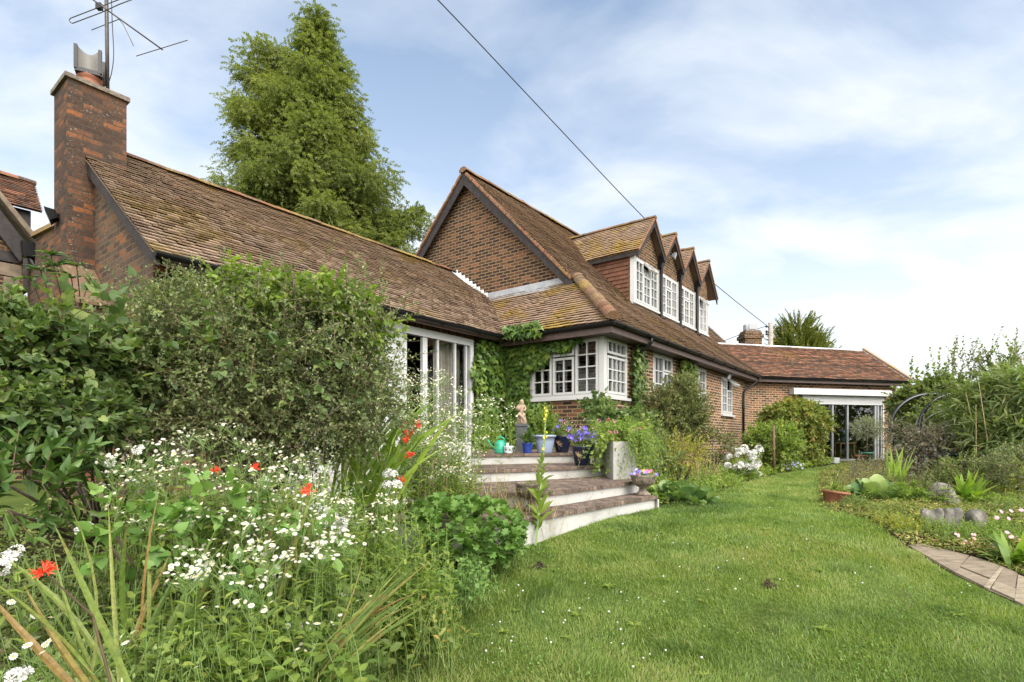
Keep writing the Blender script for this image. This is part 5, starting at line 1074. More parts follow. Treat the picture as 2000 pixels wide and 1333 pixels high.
# ---- white phlox
def phlox(label, base, spots, size, group='white phlox', hgt=.7, leaves=14, ll=.07, lw=.02, mat='herb leaf', tm='lance'):
    base = np.array(base, float); t = thing('phlox_plant', label, 'phlox', base, 0, group); lf, tw = Fol(), Fol()
    P = np.array([at(*q) for q in spots]); Bs = P.copy(); Bs[:, 2] = gh(P[:, 0], P[:, 1]); Bs[:, :2] = Bs[:, :2]*.6+base[:2]*.4
    stalks(lf, tw, Bs, P, leaves, ll, lw, tm, .004, .05); heads('flower_head', t, base, PHLOX, P, UP+np.array([0, -.7, 0])+rng.normal(0, .3, (len(P), 3)), size*rng.uniform(.8, 1.15, len(P)))
    lf.build('foliage', mat, t, base); tw.build('stem', 'green stem', t, base); return t
phlox('white phlox heads at the left edge beside the red flower', gnd(0, 1333)+(0, .2, 0), [(12, 1092, 1.15), (32, 1078, 1.2), (4, 1110, 1.1)], .017)
phlox('white phlox head alone below the evergreen shrub', gnd(170, 1330)+(0, .4, 0), [(165, 1034, 1.7), (270, 880, 2.3), (215, 905, 2.2)], .022)
phlox('white phlox cluster standing over the daisies at the middle of the border', gnd(640, 1260), [(634, 1000, 2.2), (648, 1012, 2.15), (662, 1030, 2.15), (640, 1028, 2.1), (668, 1022, 2.2), (630, 918, 2.6), (620, 985, 2.3)], .026)
phlox('white phlox pair in front of the white wall', gnd(760, 1120), [(768, 927, 3.3), (774, 948, 3.2), (757, 925, 3.35), (757, 947, 3.2)], .030)
phlox('white phlox at the bottom edge of the border', gnd(50, 1333), [(45, 1318, 1.05), (30, 1322, 1.0)], .014)
sp = [(rng.uniform(1415, 1490), rng.uniform(874, 932), rng.uniform(9.6, 10.6)) for _ in range(40)]
phlox('bank of white phlox in front of the brick wall beside the green bushes', at(1450, 945, 10)*np.array([1, 1, 0]), sp, .062, leaves=16, ll=.12, lw=.03)
# ---- leafy loosestrife and other border foliage
def leafy(name, label, cat, blob, base, N, hgt, k, ll, lw, tm, mat, stem='green stem', spires=None, group=None, r=.0022, lean=(0, 0), ang=60, bow=.13, extra=None):
    base = np.array(base, float); t = thing(name, label, cat, base, 0, group); lf, tw = Fol(), Fol(); P, o = blobpts([blob] if not isinstance(blob, list) else blob, N, .2, .6)
    Bs = P.copy(); Bs[:, 2] = np.maximum(gh(P[:, 0], P[:, 1]), P[:, 2]-hgt); Bs[:, :2] += rng.normal(0, .05, (N, 2))-np.array(lean); stalks(lf, tw, Bs, P, k, ll, lw, tm, r, bow, ang)
    if spires: 
        m = Fol(); n = len(P); kk = 14; tt = rng.uniform(0, spires[0], (n, kk)); q = P[:, None]+UP*tt[..., None]+rng.normal(0, .008, (n, kk, 3)); m.leaves(q.reshape(-1, 3), rdir(n*kk), rdir(n*kk), spires[2], spires[2]*.7, 'tri'); tw.sticks(P, P+UP*spires[0], .002, .001); m.build('flower_spire', spires[1], t, base)
    if extra: extra(lf, tw, t, base)
    lf.build('foliage', mat, t, base); tw.build('stem', stem, t, base); return t
leafy('loosestrife_plant', 'leafy green loosestrife clump with yellowing tips beside the lawn edge', 'plant', [ell(790, 1060, 2.7, 170, 200, .3), ell(830, 1110, 2.6, 120, 140, .25)], gnd(800, 1200), 90, .8, 22, .068, .024, 'lance', 'herb leaf', spires=(.05, 'fern leaf', .008))
leafy('border_plant', 'mixed green border leaves under the tall daisies', 'plant', [ell(520, 1160, 2.0, 420, 220, .3)], gnd(520, 1333), 130, .6, 16, .062, .028, 'ovate', 'hedge leaf', ang=72)
leafy('border_plant', 'soft green leafy stems between the evergreen shrub and the daisies', 'plant', [ell(700, 930, 3.6, 220, 180, .3), ell(560, 930, 3.2, 260, 160, .3)], gnd(640, 1050), 90, .9, 18, .07, .022, 'lance', 'herb leaf')
leafy('border_plant', 'pale green leafy stems at the bottom centre of the border', 'plant', [ell(590, 1240, 1.75, 220, 150, .2)], gnd(600, 1333), 80, .5, 16, .056, .028, 'ovate', 'herb leaf', ang=75)
leafy('border_plant', 'shady green weeds at the foot of the laurel', 'plant', [ell(150, 1130, 1.9, 300, 200, .35)], gnd(160, 1270), 250, .6, 16, .055, .024, 'lance', 'dark leaf', ang=65)
leafy('willowherb_plant', 'tall thin willowherb stems in front of the white wall', 'plant', [ell(868, 880, 5.0, 110, 90, .25)], at(868, 1000, 5.0)*np.array([1, 1, 0]), 22, 1.1, 26, .075, .014, 'lance', 'maple leaf', stem='dry stem', r=.005, bow=.03)
leafy('willowherb_plant', 'thin seeding stems in front of the lower steps', 'plant', [ell(950, 930, 4.7, 110, 90, .25)], at(950, 1000, 4.6)*np.array([1, 1, 0]), 16, .9, 14, .05, .010, 'lance', 'herb leaf', stem='dry stem', r=.003, bow=.08)
b = [ell(920, 1032, 3.9, 200, 95, .38), ell(870, 1010, 4.1, 130, 60, .3), ell(965, 1055, 3.8, 110, 70, .25)]
shrub('geranium_plant', 'rounded mound of soft green scalloped geranium leaves below the steps', 'plant', gnd(920, 1085), b, 700, .05, 3, .056, .06, 'lobed', 'geranium leaf', out=1.0, up=.6, nup=1.2, tr=.0015, rmin=.8, nl=6, r0=.004)
leafy('border_plant', 'low strawberry-like leaves spilling onto the grass below the geranium', 'plant', [ell(905, 1105, 3.1, 130, 55, .25)], gnd(905, 1125), 110, .18, 5, .035, .032, 'ovate', 'geranium leaf')
leafy('border_plant', 'small bronze-edged leaves at the lawn edge under the loosestrife', 'plant', [ell(840, 1180, 2.45, 130, 70, .2)], gnd(840, 1210), 60, .2, 6, .032, .02, 'ovate', 'maple leaf')
shrub('climber', 'pale green bindweed leaves hanging among the daisies left of the crocosmia', 'climber', gnd(300, 1320)+(0, .3, 0), [ell(270, 1040, 1.75, 130, 110, .15), ell(430, 985, 2.1, 200, 70, .15), ell(600, 1070, 1.95, 120, 60, .12), ell(420, 1130, 1.75, 140, 60, .12)], 90, .09, 5, .046, .044, 'heart', 'geranium leaf', out=.7, up=.2, nup=.9, tr=.0015, nl=5, r0=.003)
leafy('border_plant', 'broad leafy stems filling the middle of the border below the daisies', 'plant', [ell(430, 1230, 1.6, 420, 180, .25), ell(300, 1180, 1.8, 260, 140, .25)], gnd(420, 1333)+(0, .1, 0), 150, .5, 16, .06, .03, 'ovate', 'herb leaf', ang=75)
leafy('border_plant', 'thicket of green stems behind the nearest daisies', 'plant', [ell(400, 960, 2.35, 420, 160, .25), ell(560, 1000, 2.4, 260, 160, .25)], gnd(430, 1150)+(0, .3, 0), 150, .8, 18, .055, .018, 'lance', 'hedge leaf')
leafy('periwinkle_plant', 'variegated periwinkle carpeting the bottom left corner', 'plant', [ell(200, 1290, 1.35, 420, 120, .3)], gnd(200, 1333), 220, .25, 7, .032, .014, 'lance', 'variegated leaf', bow=.2)
leafy('border_plant', 'low broad-leaved plants in front of the nearest daisies', 'plant', [ell(520, 1260, 1.5, 420, 150, .2), ell(330, 1250, 1.5, 260, 130, .2)], gnd(500, 1333)+(0, .05, 0), 130, .32, 9, .055, .036, 'ovate', 'herb leaf', ang=80, bow=.2)
leafy('border_plant', 'broad green foliage between the daisies and the loosestrife', 'plant', [ell(640, 1130, 2.1, 240, 170, .25), ell(500, 1080, 2.2, 240, 120, .2)], gnd(640, 1230), 130, .45, 11, .06, .036, 'ovate', 'hedge leaf', ang=78, bow=.2)
leafy('border_plant', 'soft green leafy mass among the flowers at the middle of the border', 'plant', [ell(330, 930, 2.3, 300, 130, .2), ell(600, 950, 2.5, 240, 120, .2)], gnd(400, 1150), 110, .5, 12, .058, .032, 'ovate', 'herb leaf', ang=76, bow=.2)
shrub('climber', 'bindweed leaves scattered through the face of the evergreen shrub', 'climber', gnd(380, 1050), [ell(300, 700, 2.85, 180, 220, .15), ell(480, 700, 2.95, 240, 220, .15), ell(640, 740, 3.05, 160, 160, .15)], 150, .12, 4, .042, .04, 'heart', 'bindweed leaf', out=.7, up=.2, nup=.8, tr=.0015, rmin=.3, nl=5, r0=.003)
# tall grass tuft at the foot of the steps
def tuft(name, label, cat, base, n, L, w, spread, mat, bend=(0, 0, -.5), rad=.08, lean=(0, 0, 1), group=None):
    base = np.array(base, float); t = thing(name, label, cat, base, 0, group); lf = Fol(); Bp = base+np.concatenate([rng.normal(0, rad, (n, 2)), np.zeros((n, 1))], 1)
    D = np.array(lean, float)+rng.normal(0, spread, (n, 3))*np.array([1, 1, .2]); lf.strap(Bp, D, np.array(bend)+D*np.array([.6, .6, 0])+rng.normal(0, .2, (n, 3)), L*rng.uniform(.5, 1.15, n), w, None, 6); lf.build('leaves', mat, t, base); return t
tuft('grass_tuft', 'tuft of dry tall grass at the left foot of the steps', 'grass tuft', gnd(1000, 1055)+(0, .15, 0), 190, .42, .006, .28, 'dry leaf', rad=.16)
tuft('grass_tuft', 'green uncut grass in front of the left urn', 'grass tuft', gnd(965, 1045)+(0, .3, 0), 260, .40, .006, .25, 'herb leaf', rad=.25)
# mullein
bs = at(1046, 1012, 4.35); bs[2] = gh(bs[0], bs[1]); tp = at(1068, 795, 4.6); t = thing('mullein_plant', 'tall mullein spike with yellow flowers in front of the steps', 'plant', bs); lf, tw = Fol(), Fol()
stalks(lf, tw, bs[None], tp[None]*.62+bs[None]*.38, 26, .19, .062, 'ovate', .011, .01, 48); tw.sticks(tp[None]*.6+bs[None]*.4, tp[None], .011, .004)
n = 150; tt = rng.uniform(.45, 1, n); q = bs+(tp-bs)*tt[:, None]; u = rdir(n)*np.array([1, 1, .4]); lf.leaves(q, u, UP+rng.normal(0, .3, (n, 3)), .035*(1.3-tt), .012, 'lance')
hp = [(p, u_) for p, u_, s_ in zip(q, u, tt) if s_ > .66][:22]; YF_ = five_t('yellow petal', 'orange petal', .3)
heads('flower_head', t, bs, YF_, [p+x*.018 for p, x in hp], np.array([x for p, x in hp])+np.array([0, -.3, .2]), .011)
lf.build('foliage', 'fern leaf', t, bs); tw.build('stem', 'green stem', t, bs)
# ================================================================= things on and around the terrace
ZT = -.20
# urns
def urn(label, px, d, z, s, extra=None):
    prof = [(.085, 0), (.085, .02), (.06, .035), (.035, .06), (.035, .085), (.075, .105), (.115, .14), (.132, .185), (.135, .205), (.142, .215), (.142, .23), (.125, .23), (.118, .20)]
    t, p = pot('stone_urn', label, 'urn', px, 960, d, [(a*s, b*s) for a, b in prof], 'urn stone', z, group='stone urns on the bottom step')
    mb = MB()
    for k in range(10): a = 2*math.pi*k/10; mb.tube([p+np.array((math.cos(a+q*.25)*rr*s, math.sin(a+q*.25)*rr*s, zz_*s)) for q, rr, zz_ in ((0, .08, .11), (.4, .122, .145), (.6, .138, .19))], [.004*s, .007*s, .003*s], 5)
    mb.build('moulding', M['urn stone'], t, p); return t, p
t, p = urn('weathered stone urn of pansies on the right end of the bottom step', 1256, 6.02, -.62, .98)
PV, PM, PY, PO = five_t('violet petal', 'yellow centre', .15, .66), five_t('magenta petal', 'yellow centre', .15, .66), five_t('lilac petal', 'yellow centre', .15, .66), five_t('orange petal', 'yellow centre', .15, .66)
def pansies(t, p, n, rad, z, size, kinds):
    lf, tw = Fol(), Fol(); Q = p+np.stack([rng.normal(0, rad*.5, n), rng.normal(0, rad*.5, n), z+rng.uniform(.0, .05, n)], 1); tw.sticks(Q-np.array([0, 0, .06]), Q, .0015, .001)
    for i, kd in enumerate(kinds): s_ = slice(i, n, len(kinds)); heads('flower_head', t, p, kd, Q[s_], np.array([0, -.8, .6])+rng.normal(0, .3, (len(Q[s_]), 3)), size*rng.uniform(.8, 1.2, len(Q[s_])))
    m = n*5; B_ = p+np.stack([rng.normal(0, rad*.55, m), rng.normal(0, rad*.55, m), z+rng.uniform(-.05, .02, m)], 1); lf.leaves(B_, rdir(m)+UP*.2, UP+rng.normal(0, .4, (m, 3)), .03, .018, 'ovate'); lf.build('foliage', 'herb leaf', t, p); tw.build('stem', 'green stem', t, p)
pansies(t, p, 26, .13, .235, .019, [PV, PM, PY, PO, PV])
t, p = urn('mossy stone urn holding a withered plant on the left end of the bottom step', 1040, 4.72, -.62, 1.05)
lf, tw = Fol(), Fol(); n = 60; B_ = p+np.stack([rng.normal(0, .06, n), rng.normal(0, .06, n), np.full(n, .2)], 1); sprays(lf, tw, B_, UP*.7+rng.normal(0, .7, (n, 3)), rng.uniform(.05, .13, n), 8, .022, .01, 'tri', 60, .4, .8, .0015); lf.build('foliage', 'cover leaf', t, p); tw.build('twigs', 'dry stem', t, p)
# statue on its plinth
p = at(1019, 880, 8.55); p[2] = EYE+ZT; t = thing('plinth', 'dark slate plinth carrying the stone figure beside the ivy', 'plinth', p); mb = MB()
for a, z0, z1 in ((.10, 0, .05), (.085, .05, .40), (.10, .40, .44)): mb.box(p[0]-a, p[0]+a, p[1]-a, p[1]+a, p[2]+z0, p[2]+z1)
mb.build('column', M['slate plinth'], t, p)
mb = MB()
for q in (-.05, .05): mb.box(p[0]+q-.012, p[0]+q+.012, p[1]-.092, p[1]-.086, p[2]+.07, p[2]+.38)
mb.build('fluting', M['slate plinth'], t, p)
sp_ = p+np.array((0, 0, .44)); t = thing('statue', 'small cream stone statue of a seated woman holding a jar on a dark plinth', 'statue', sp_)
def skin(name, verts, edges, radii, mat, parent, sub=2):
    me = bpy.data.meshes.new(name); me.from_pydata([tuple(v) for v in verts], edges, []); o = link(name, me, parent); me.materials.append(M[mat])
    md = o.modifiers.new('skin', 'SKIN'); md.use_smooth_shade = True
    for i, r_ in enumerate(radii): sv = me.skin_vertices[0].data[i]; sv.radius = (r_, r_); sv.use_root = i == 0
    s_ = o.modifiers.new('sub', 'SUBSURF'); s_.levels = sub; s_.render_levels = sub; return o
Vs = [(0, 0, .15), (0, 0, .20), (0, -.005, .255), (0, -.005, .295), (0, -.012, .315), (.0, -.016, .345), (.0, -.012, .372),   # pelvis, waist, chest, neck, chin, head, crown
      (.042, 0, .285), (.062, -.02, .225), (.02, -.065, .20), (-.045, 0, .285), (-.062, -.025, .235), (-.03, -.06, .235),      # arms
      (.035, -.02, .14), (.03, -.10, .135), (-.005, -.085, .06), (.0, -.09, .005), (-.035, -.02, .14), (-.04, -.095, .15), (.03, -.10, .075), (.055, -.10, .01)]
Es = [(0, 1), (1, 2), (2, 3), (3, 4), (4, 5), (5, 6), (2, 7), (7, 8), (8, 9), (2, 10), (10, 11), (11, 12), (0, 13), (13, 14), (14, 15), (15, 16), (0, 17), (17, 18), (18, 19), (19, 20)]
Rs = [.048, .036, .044, .018, .020, .030, .018, .02, .017, .012, .02, .017, .012, .036, .027, .019, .014, .036, .027, .019, .014]
skin('body', Vs, Es, Rs, 'statue stone', t)
mb = MB(); mb.lathe([(.075, 0), (.08, .02), (.072, .08), (.06, .12), (.05, .135), (.001, .137)], sp_+(0, .03, 0), 14, sy=.8); mb.build('seat', M['statue stone'], t, sp_, True)
mb = MB(); mb.lathe([(.001, .0), (.02, .0), (.04, .03), (.036, .06), (.018, .08), (.024, .09), (.001, .088)], sp_+(-.055, -.05, .2), 14); mb.build('jar', M['statue stone'], t, sp_, True)
mb = MB(); mb.lathe([(.001, .385), (.026, .375), (.034, .345), (.036, .31), (.02, .27), (.001, .26)], sp_+(0, .008, 0), 12); mb.build('hair', M['statue stone'], t, sp_, True)
# watering can
p = at(977, 884, 7.62); p[2] = EYE+ZT; t = thing('watering_can', 'green plastic watering can at the edge of the top step', 'watering can', p); mb = MB()
mb.lathe([(.001, 0), (.085, 0), (.09, .02), (.088, .13), (.06, .18), (.045, .185), (.001, .183)], p, 20, sx=.9, sy=1); mb.build('can_body', M['green plastic'], t, p, True)
mb = MB(); mb.tube([p+(.06, 0, .15), p+(.05, 0, .21), p+(0, 0, .235), p+(-.05, 0, .2), p+(-.065, 0, .14)], .012, 8); mb.build('handle', M['green plastic'], t, p, True)
mb = MB(); mb.tube([p+(-.07, -.02, .05), p+(-.14, -.03, .13), p+(-.17, -.035, .19)], [.018, .012, .012], 8); mb.build('spout', M['green plastic'], t, p, True)
# pots along the terrace edge
t, p = pot('plant_pot', 'small blue and white patterned ceramic planter next to the watering can', 'pot', 993, 886, 7.55, [(.05, 0), (.055, .01), (.06, .02), (.072, .10), (.074, .105), (.064, .105), (.062, .08)], 'white ceramic', ZT, group='pots along the terrace edge')
mb = MB()
for k in range(8):
    a = 2*math.pi*k/8+.2
    for j in range(5):
        b_ = a+rng.normal(0, .12); z_ = rng.uniform(.03, .085); rr = .061+.011*(z_-.02)/.08+.0012; q = p+np.array((math.cos(b_)*rr, math.sin(b_)*rr, z_)); n_ = np.array((math.cos(b_), math.sin(b_), 0)); s_ = np.array((-n_[1], n_[0], 0)); mb.poly([q+s_*.009, q+UP*.008, q-s_*.009, q-UP*.008])
mb.build('pattern', M['blue paint'], t, p)
mb = MB(); mb.lathe([(.001, .0), (.022, 0), (.02, .05), (.012, .055), (.001, .056)], p+(-.01, 0, .09), 12); mb.build('pump', M['white ceramic'], t, p, True)
def potplant(lf, tw, p, n, rad, z0, L, k, ll, lw, tm, up=1.0, sp=.5, sag=.3, tr=.003, ang=55, nup=.6):
    B_ = p+np.stack([rng.normal(0, rad, n), rng.normal(0, rad, n), np.full(n, z0)], 1); return sprays(lf, tw, B_, UP*up+rng.normal(0, sp, (n, 3))*np.array([1, 1, .3]), L*rng.uniform(.55, 1.15, n), k, ll, lw, tm, ang, nup, sag, tr)
t, p = pot('plant_pot', 'small cobalt blue glazed pot with broad strap leaves', 'pot', 1030, 886, 7.72, [(.055, 0), (.06, .01), (.075, .10), (.078, .14), (.08, .148), (.07, .148), (.066, .12)], 'cobalt glaze', ZT, group='pots along the terrace edge')
lf = Fol(); n = 20; B_ = p+np.stack([rng.normal(0, .02, n), rng.normal(0, .02, n), np.full(n, .13)], 1); D = UP*.9+rng.normal(0, .5, (n, 3))*np.array([1, 1, .2]); lf.leaves(B_, D, UP+D*np.array([.3, .3, 0]), rng.uniform(.16, .30, n), .055, 'droop'); lf.build('foliage', 'bergenia leaf', t, p)
t, p = pot('plant_pot', 'wide grey blue plastic pot with a yellow-green leafy shrub', 'pot', 1064, 886, 7.80, [(.10, 0), (.105, .01), (.135, .16), (.145, .225), (.162, .228), (.165, .255), (.15, .258), (.14, .22)], 'grey blue plastic', ZT, group='pots along the terrace edge')
lf, tw = Fol(), Fol(); potplant(lf, tw, p, 46, .05, .24, .50, 18, .07, .022, 'lance', sp=.30, sag=.3); lf.build('foliage', 'lime leaf', t, p); tw.build('stem', 'green stem', t, p)
def navypot(label, px, d, z, fl):
    t, p = pot('plant_pot', label, 'pot', px, 900, d, [(.085, 0), (.09, .01), (.125, .14), (.137, .20), (.145, .235), (.148, .25), (.132, .25), (.128, .21)], 'navy glaze', z, group='navy glazed pots')
    mb = MB()                                   # the fan of bamboo leaves printed on the glaze
    for k, a in enumerate(np.linspace(-.5, 2.0, 8)):
        q = []
        for (l, w_) in ((0, 0), (.035, .005), (.075, 0), (.035, -.005)):
            u_ = -.03+math.cos(a)*l-math.sin(a)*w_; v_ = .12+math.sin(a)*l+math.cos(a)*w_; an = -math.pi/2-.35+u_/.12; rr = np.interp(v_, [0, .01, .14, .20, .235], [.085, .09, .125, .137, .145])+.002; q.append(p+np.array((math.cos(an)*rr, math.sin(an)*rr, v_)))
        mb.poly(q)
    q = []
    for u_, v_ in ((-.035, .13), (-.031, .13), (-.012, .05), (-.016, .05)): an = -math.pi/2-.35+u_/.12; rr = np.interp(v_, [0, .01, .14, .20], [.085, .09, .125, .137])+.002; q.append(p+np.array((math.cos(an)*rr, math.sin(an)*rr, v_)))
    mb.poly(q); mb.build('leaf_print', M['bamboo print'], t, p)
    lf, tw = Fol(), Fol(); e = potplant(lf, tw, p, 60, .06, .24, .30, 14, .035, .014, 'lance', sp=.55, sag=.2)
    if fl:
        n = fl; a = rng.uniform(0, 6.28, n); r_ = .20*np.sqrt(rng.uniform(0, 1, n)); Q = p+np.stack([np.cos(a)*r_*1.05, np.sin(a)*r_*.7-.04, .31+.24*rng.uniform(0, 1, n)*(1.1-r_/.25)], 1); tw.sticks(np.repeat(p[None]+(0, 0, .25), n, 0), Q, .002, .0015)
        heads('flower_head', t, p, BELL, Q, np.array([0, -1.0, .35])+rng.normal(0, .55, (n, 3)), .033*rng.uniform(.8, 1.15, n)); m = 24; Q = p+np.stack([rng.normal(0, .12, m), rng.normal(0, .08, m)-.04, .3+.22*rng.uniform(0, 1, m)], 1); heads('bud', t, p, ftemp([([(0, 0, -1), (1, 0, 0), (0, 1, 0), (-1, 0, 0), (0, -1, 0), (0, 0, 1)], [[0, 2, 1], [0, 3, 2], [0, 4, 3], [0, 1, 4], [5, 1, 2], [5, 2, 3], [5, 3, 4], [5, 4, 1]], 'orange petal' if 0 else 'pink petal')]), Q, rdir(m), .009)
    lf.build('foliage', 'hedge leaf', t, p); tw.build('stem', 'green stem', t, p)
navypot('navy glazed pot with few flowers on the terrace behind the step', 1098, 8.05, ZT, 4)
navypot('navy glazed pot of violet balloon flowers on the second step', 1137, 7.02, -.34, 30)
# trough of pelargonium and sweet pea on the pier
p = np.array([1.38, 7.2, EYE-.03]); t = thing('planter_trough', 'brown trough of trailing pelargonium on top of the right white pier', 'planter', p); mb = MB(); mb.prism([p+np.array(q) for q in ((-.13, -.45, 0), (.13, -.38, 0), (.2, .5, 0), (-.1, .45, 0))], (0, 0, .16)); mb.build('trough', M['weathered terracotta'], t, p)
lf, tw = Fol(), Fol(); n = 260; B_ = p+np.stack([rng.normal(.05, .13, n), rng.uniform(-.4, .5, n), np.full(n, .14)], 1); D = UP*.5+rng.normal(0, .6, (n, 3))+np.array([.12, -.45, 0]); sprays(lf, tw, B_, D, rng.uniform(.2, .62, n), 16, .06, .018, 'lance', 60, .5, 1.9, .0025)
n = 110; B_ = p+np.stack([rng.normal(.0, .10, n), rng.uniform(-.45, .2, n), np.full(n, .12)], 1); sprays(lf, tw, B_, rng.normal(0, .5, (n, 3))+np.array([-.1, -.6, .1]), rng.uniform(.2, .45, n), 8, .055, .055, 'heart', 60, .5, 2.0, .0025)
n = 60; B_ = np.column_stack([rng.uniform(1.40, 1.56, n), rng.uniform(6.42, 6.6, n), EYE+rng.uniform(-.03, .1, n)]); sprays(lf, tw, B_, np.column_stack([rng.normal(.25, .3, n), rng.normal(-.3, .15, n), rng.normal(-.1, .3, n)]), rng.uniform(.18, .42, n), 13, .05, .02, 'lance', 60, .5, 2.4, .002)
n = 40; B_ = np.column_stack([rng.uniform(1.12, 1.22, n), rng.uniform(6.5, 7.6, n), EYE+rng.uniform(-.03, .06, n)]); sprays(lf, tw, B_, np.column_stack([rng.normal(-.35, .2, n), rng.normal(-.2, .2, n), rng.normal(-.1, .3, n)]), rng.uniform(.15, .4, n), 8, .05, .045, 'heart', 60, .5, 2.4, .002)
Q = np.array([at(x, y, 6.55) for x, y in ((1170, 822), (1187, 820), (1200, 823), (1192, 845), (1203, 844), (1246, 860), (1242, 842), (1222, 878), (1218, 884), (1250, 838))]); five = five_t('pink petal', 'magenta petal', .3); heads('flower_head', t, p, cluster_t(five, 7, 1, .55, 8), Q[::2], rng.normal(0, .3, (5, 3))+(0, -1, .4), .02)
heads('flower_head', t, p, cluster_t(five_t('magenta petal', 'pink petal', .3), 5, 1, .55, 9), Q[1::2], rng.normal(0, .3, (5, 3))+(0, -1, .4), .018)
lf.build('foliage', 'herb leaf', t, p); tw.build('stem', 'green stem', t, p)
# ---- shrubs along the house
gz0 = lambda px, d: at(px, 858, d)*np.array([1, 1, 0])
shrub('climber', 'leafy green vine under the corner window sill behind the pier', 'climber', gz0(1210, 9.3), [ell(1195, 832, 8.9, 100, 60, .3), ell(1235, 845, 8.8, 70, 70, .3), ell(1170, 800, 9.2, 50, 30, .2)], 460, .22, 8, .10, .10, 'ivy', 'bindweed leaf', out=.7, up=.3, nup=.7, tr=.003)
shrub('dark_shrub', 'tall dusky green shrub against the wall below the second window', 'shrub', gz0(1320, 10.6), [ell(1318, 825, 10.4, 100, 100, .5), ell(1345, 810, 10.6, 50, 80, .4), ell(1290, 800, 10.5, 50, 70, .4), ell(1330, 770, 10.7, 45, 50, .35), ell(1290, 850, 10.2, 50, 60, .3)], 1500, .30, 12, .075, .032, 'ovate', 'dark leaf', out=.7, up=.4, nup=.5, tr=.004, rmin=.35)
shrub('rose_bush', 'leafy bush left of the dark shrub behind the pier', 'shrub', gz0(1262, 8.6), [ell(1262, 880, 8.2, 90, 90, .4), ell(1280, 905, 7.8, 70, 50, .3)], 380, .3, 10, .06, .03, 'ovate', 'hedge leaf', out=.7, up=.4)
shrub('yellow_shrub', 'airy yellow-green shrub in the bed under the dark shrub', 'shrub', gz0(1325, 8.4), [ell(1325, 890, 8.1, 80, 55, .3), ell(1345, 880, 8.2, 50, 40, .25)], 240, .28, 12, .038, .018, 'tri', 'yellow green leaf', out=.7, up=.4, noise_=.7)
leafy('border_plant', 'brown-tinged upright stems right of the yellow-green shrub', 'plant', [ell(1375, 900, 8.8, 70, 60, .35)], gz0(1375, 8.8), 44, .6, 10, .06, .014, 'lance', 'maple leaf', stem='dry stem', r=.004)
leafy('border_plant', 'mixed low green plants along the lawn in front of the phlox', 'plant', [ell(1410, 928, 8.6, 90, 45, .4), ell(1370, 935, 7.4, 90, 40, .3)], gz0(1400, 8.4), 170, .4, 9, .055, .022, 'ovate', 'herb leaf')
shrub('rose_bush', 'dark leaved rose bush in front of the brick wall under the last window', 'shrub', gz0(1385, 10.6), [ell(1392, 870, 10.4, 70, 50, .35)], 160, .28, 9, .06, .035, 'ovate', 'dark leaf')
p = gz0(1322, 6.55); t = thing('bergenia_plant', 'bergenia with big glossy round leaves at the right end of the steps', 'plant', p); lf, tw = Fol(), Fol()
n = 105; a = rng.uniform(0, 6.28, n); r_ = np.sqrt(rng.uniform(0, 1, n)); B_ = p+np.stack([np.cos(a)*r_*.32, np.sin(a)*r_*.24, .01+.10*(1-r_)], 1); D = np.stack([np.cos(a)*r_*.9, np.sin(a)*r_*.8-.12, .95-.6*r_], 1)+rng.normal(0, .3, (n, 3)); D[:, 2] = np.maximum(D[:, 2], .1); L_ = rng.uniform(.13, .23, n)
lf.leaves(B_, D, UP*.9-unit(D*np.array([1, 1, 0]))*.5+rng.normal(0, .4, (n, 3)), L_, L_*.72, 'paddle'); lf.build('foliage', 'bergenia leaf', t, p, False)
shrub('green_bush', 'rounded fresh green bush with a brown stake at the far brick corner', 'shrub', gz0(1510, 12.8), [ell(1508, 876, 12.6, 84, 66, .6), ell(1485, 858, 12.8, 40, 40, .4), ell(1535, 862, 12.5, 40, 40, .4), ell(1520, 850, 12.7, 34, 34, .35)], 1100, .24, 10, .075, .042, 'ovate', 'herb leaf', out=.7, up=.5, tr=.004)
shrub('maple_tree', 'dome shaped maple shrub in front of the far patio door', 'shrub', gz0(1560, 15.6), [ell(1548, 815, 15.4, 100, 58, .8), ell(1518, 822, 15.5, 44, 40, .5), ell(1588, 828, 15.3, 44, 44, .4), ell(1575, 870, 15.3, 40, 40, .4)], 1900, .26, 10, .11, .05, 'lance', 'maple leaf', out=.8, up=.1, sag=.8, tr=.004, rmin=.5)
p = gz0(1512, 12.0); mb = MB(); q = at(1511, 832, 12.0); mb.tube([p, q], [.03, .025], 6); tag(mb.build('garden_stake', M['stake wood'], None, p), 'rough brown stake standing in front of the green bush', 'stake').location = p
leafy('aster_plant', 'low mat of pale blue flowers along the far lawn edge', 'plant', [ell(1530, 912, 13.0, 90, 18, .4)], gz0(1530, 13), 120, .2, 6, .05, .02, 'ovate', 'herb leaf', extra=lambda lf, tw, t, b: heads('flower_head', t, b, five_t('lilac petal', 'white petal', .1), np.array([at(rng.uniform(1492, 1572), rng.uniform(903, 916), 12.7) for _ in range(36)]), np.array([0, -.7, .7])+rng.normal(0, .3, (36, 3)), .028))
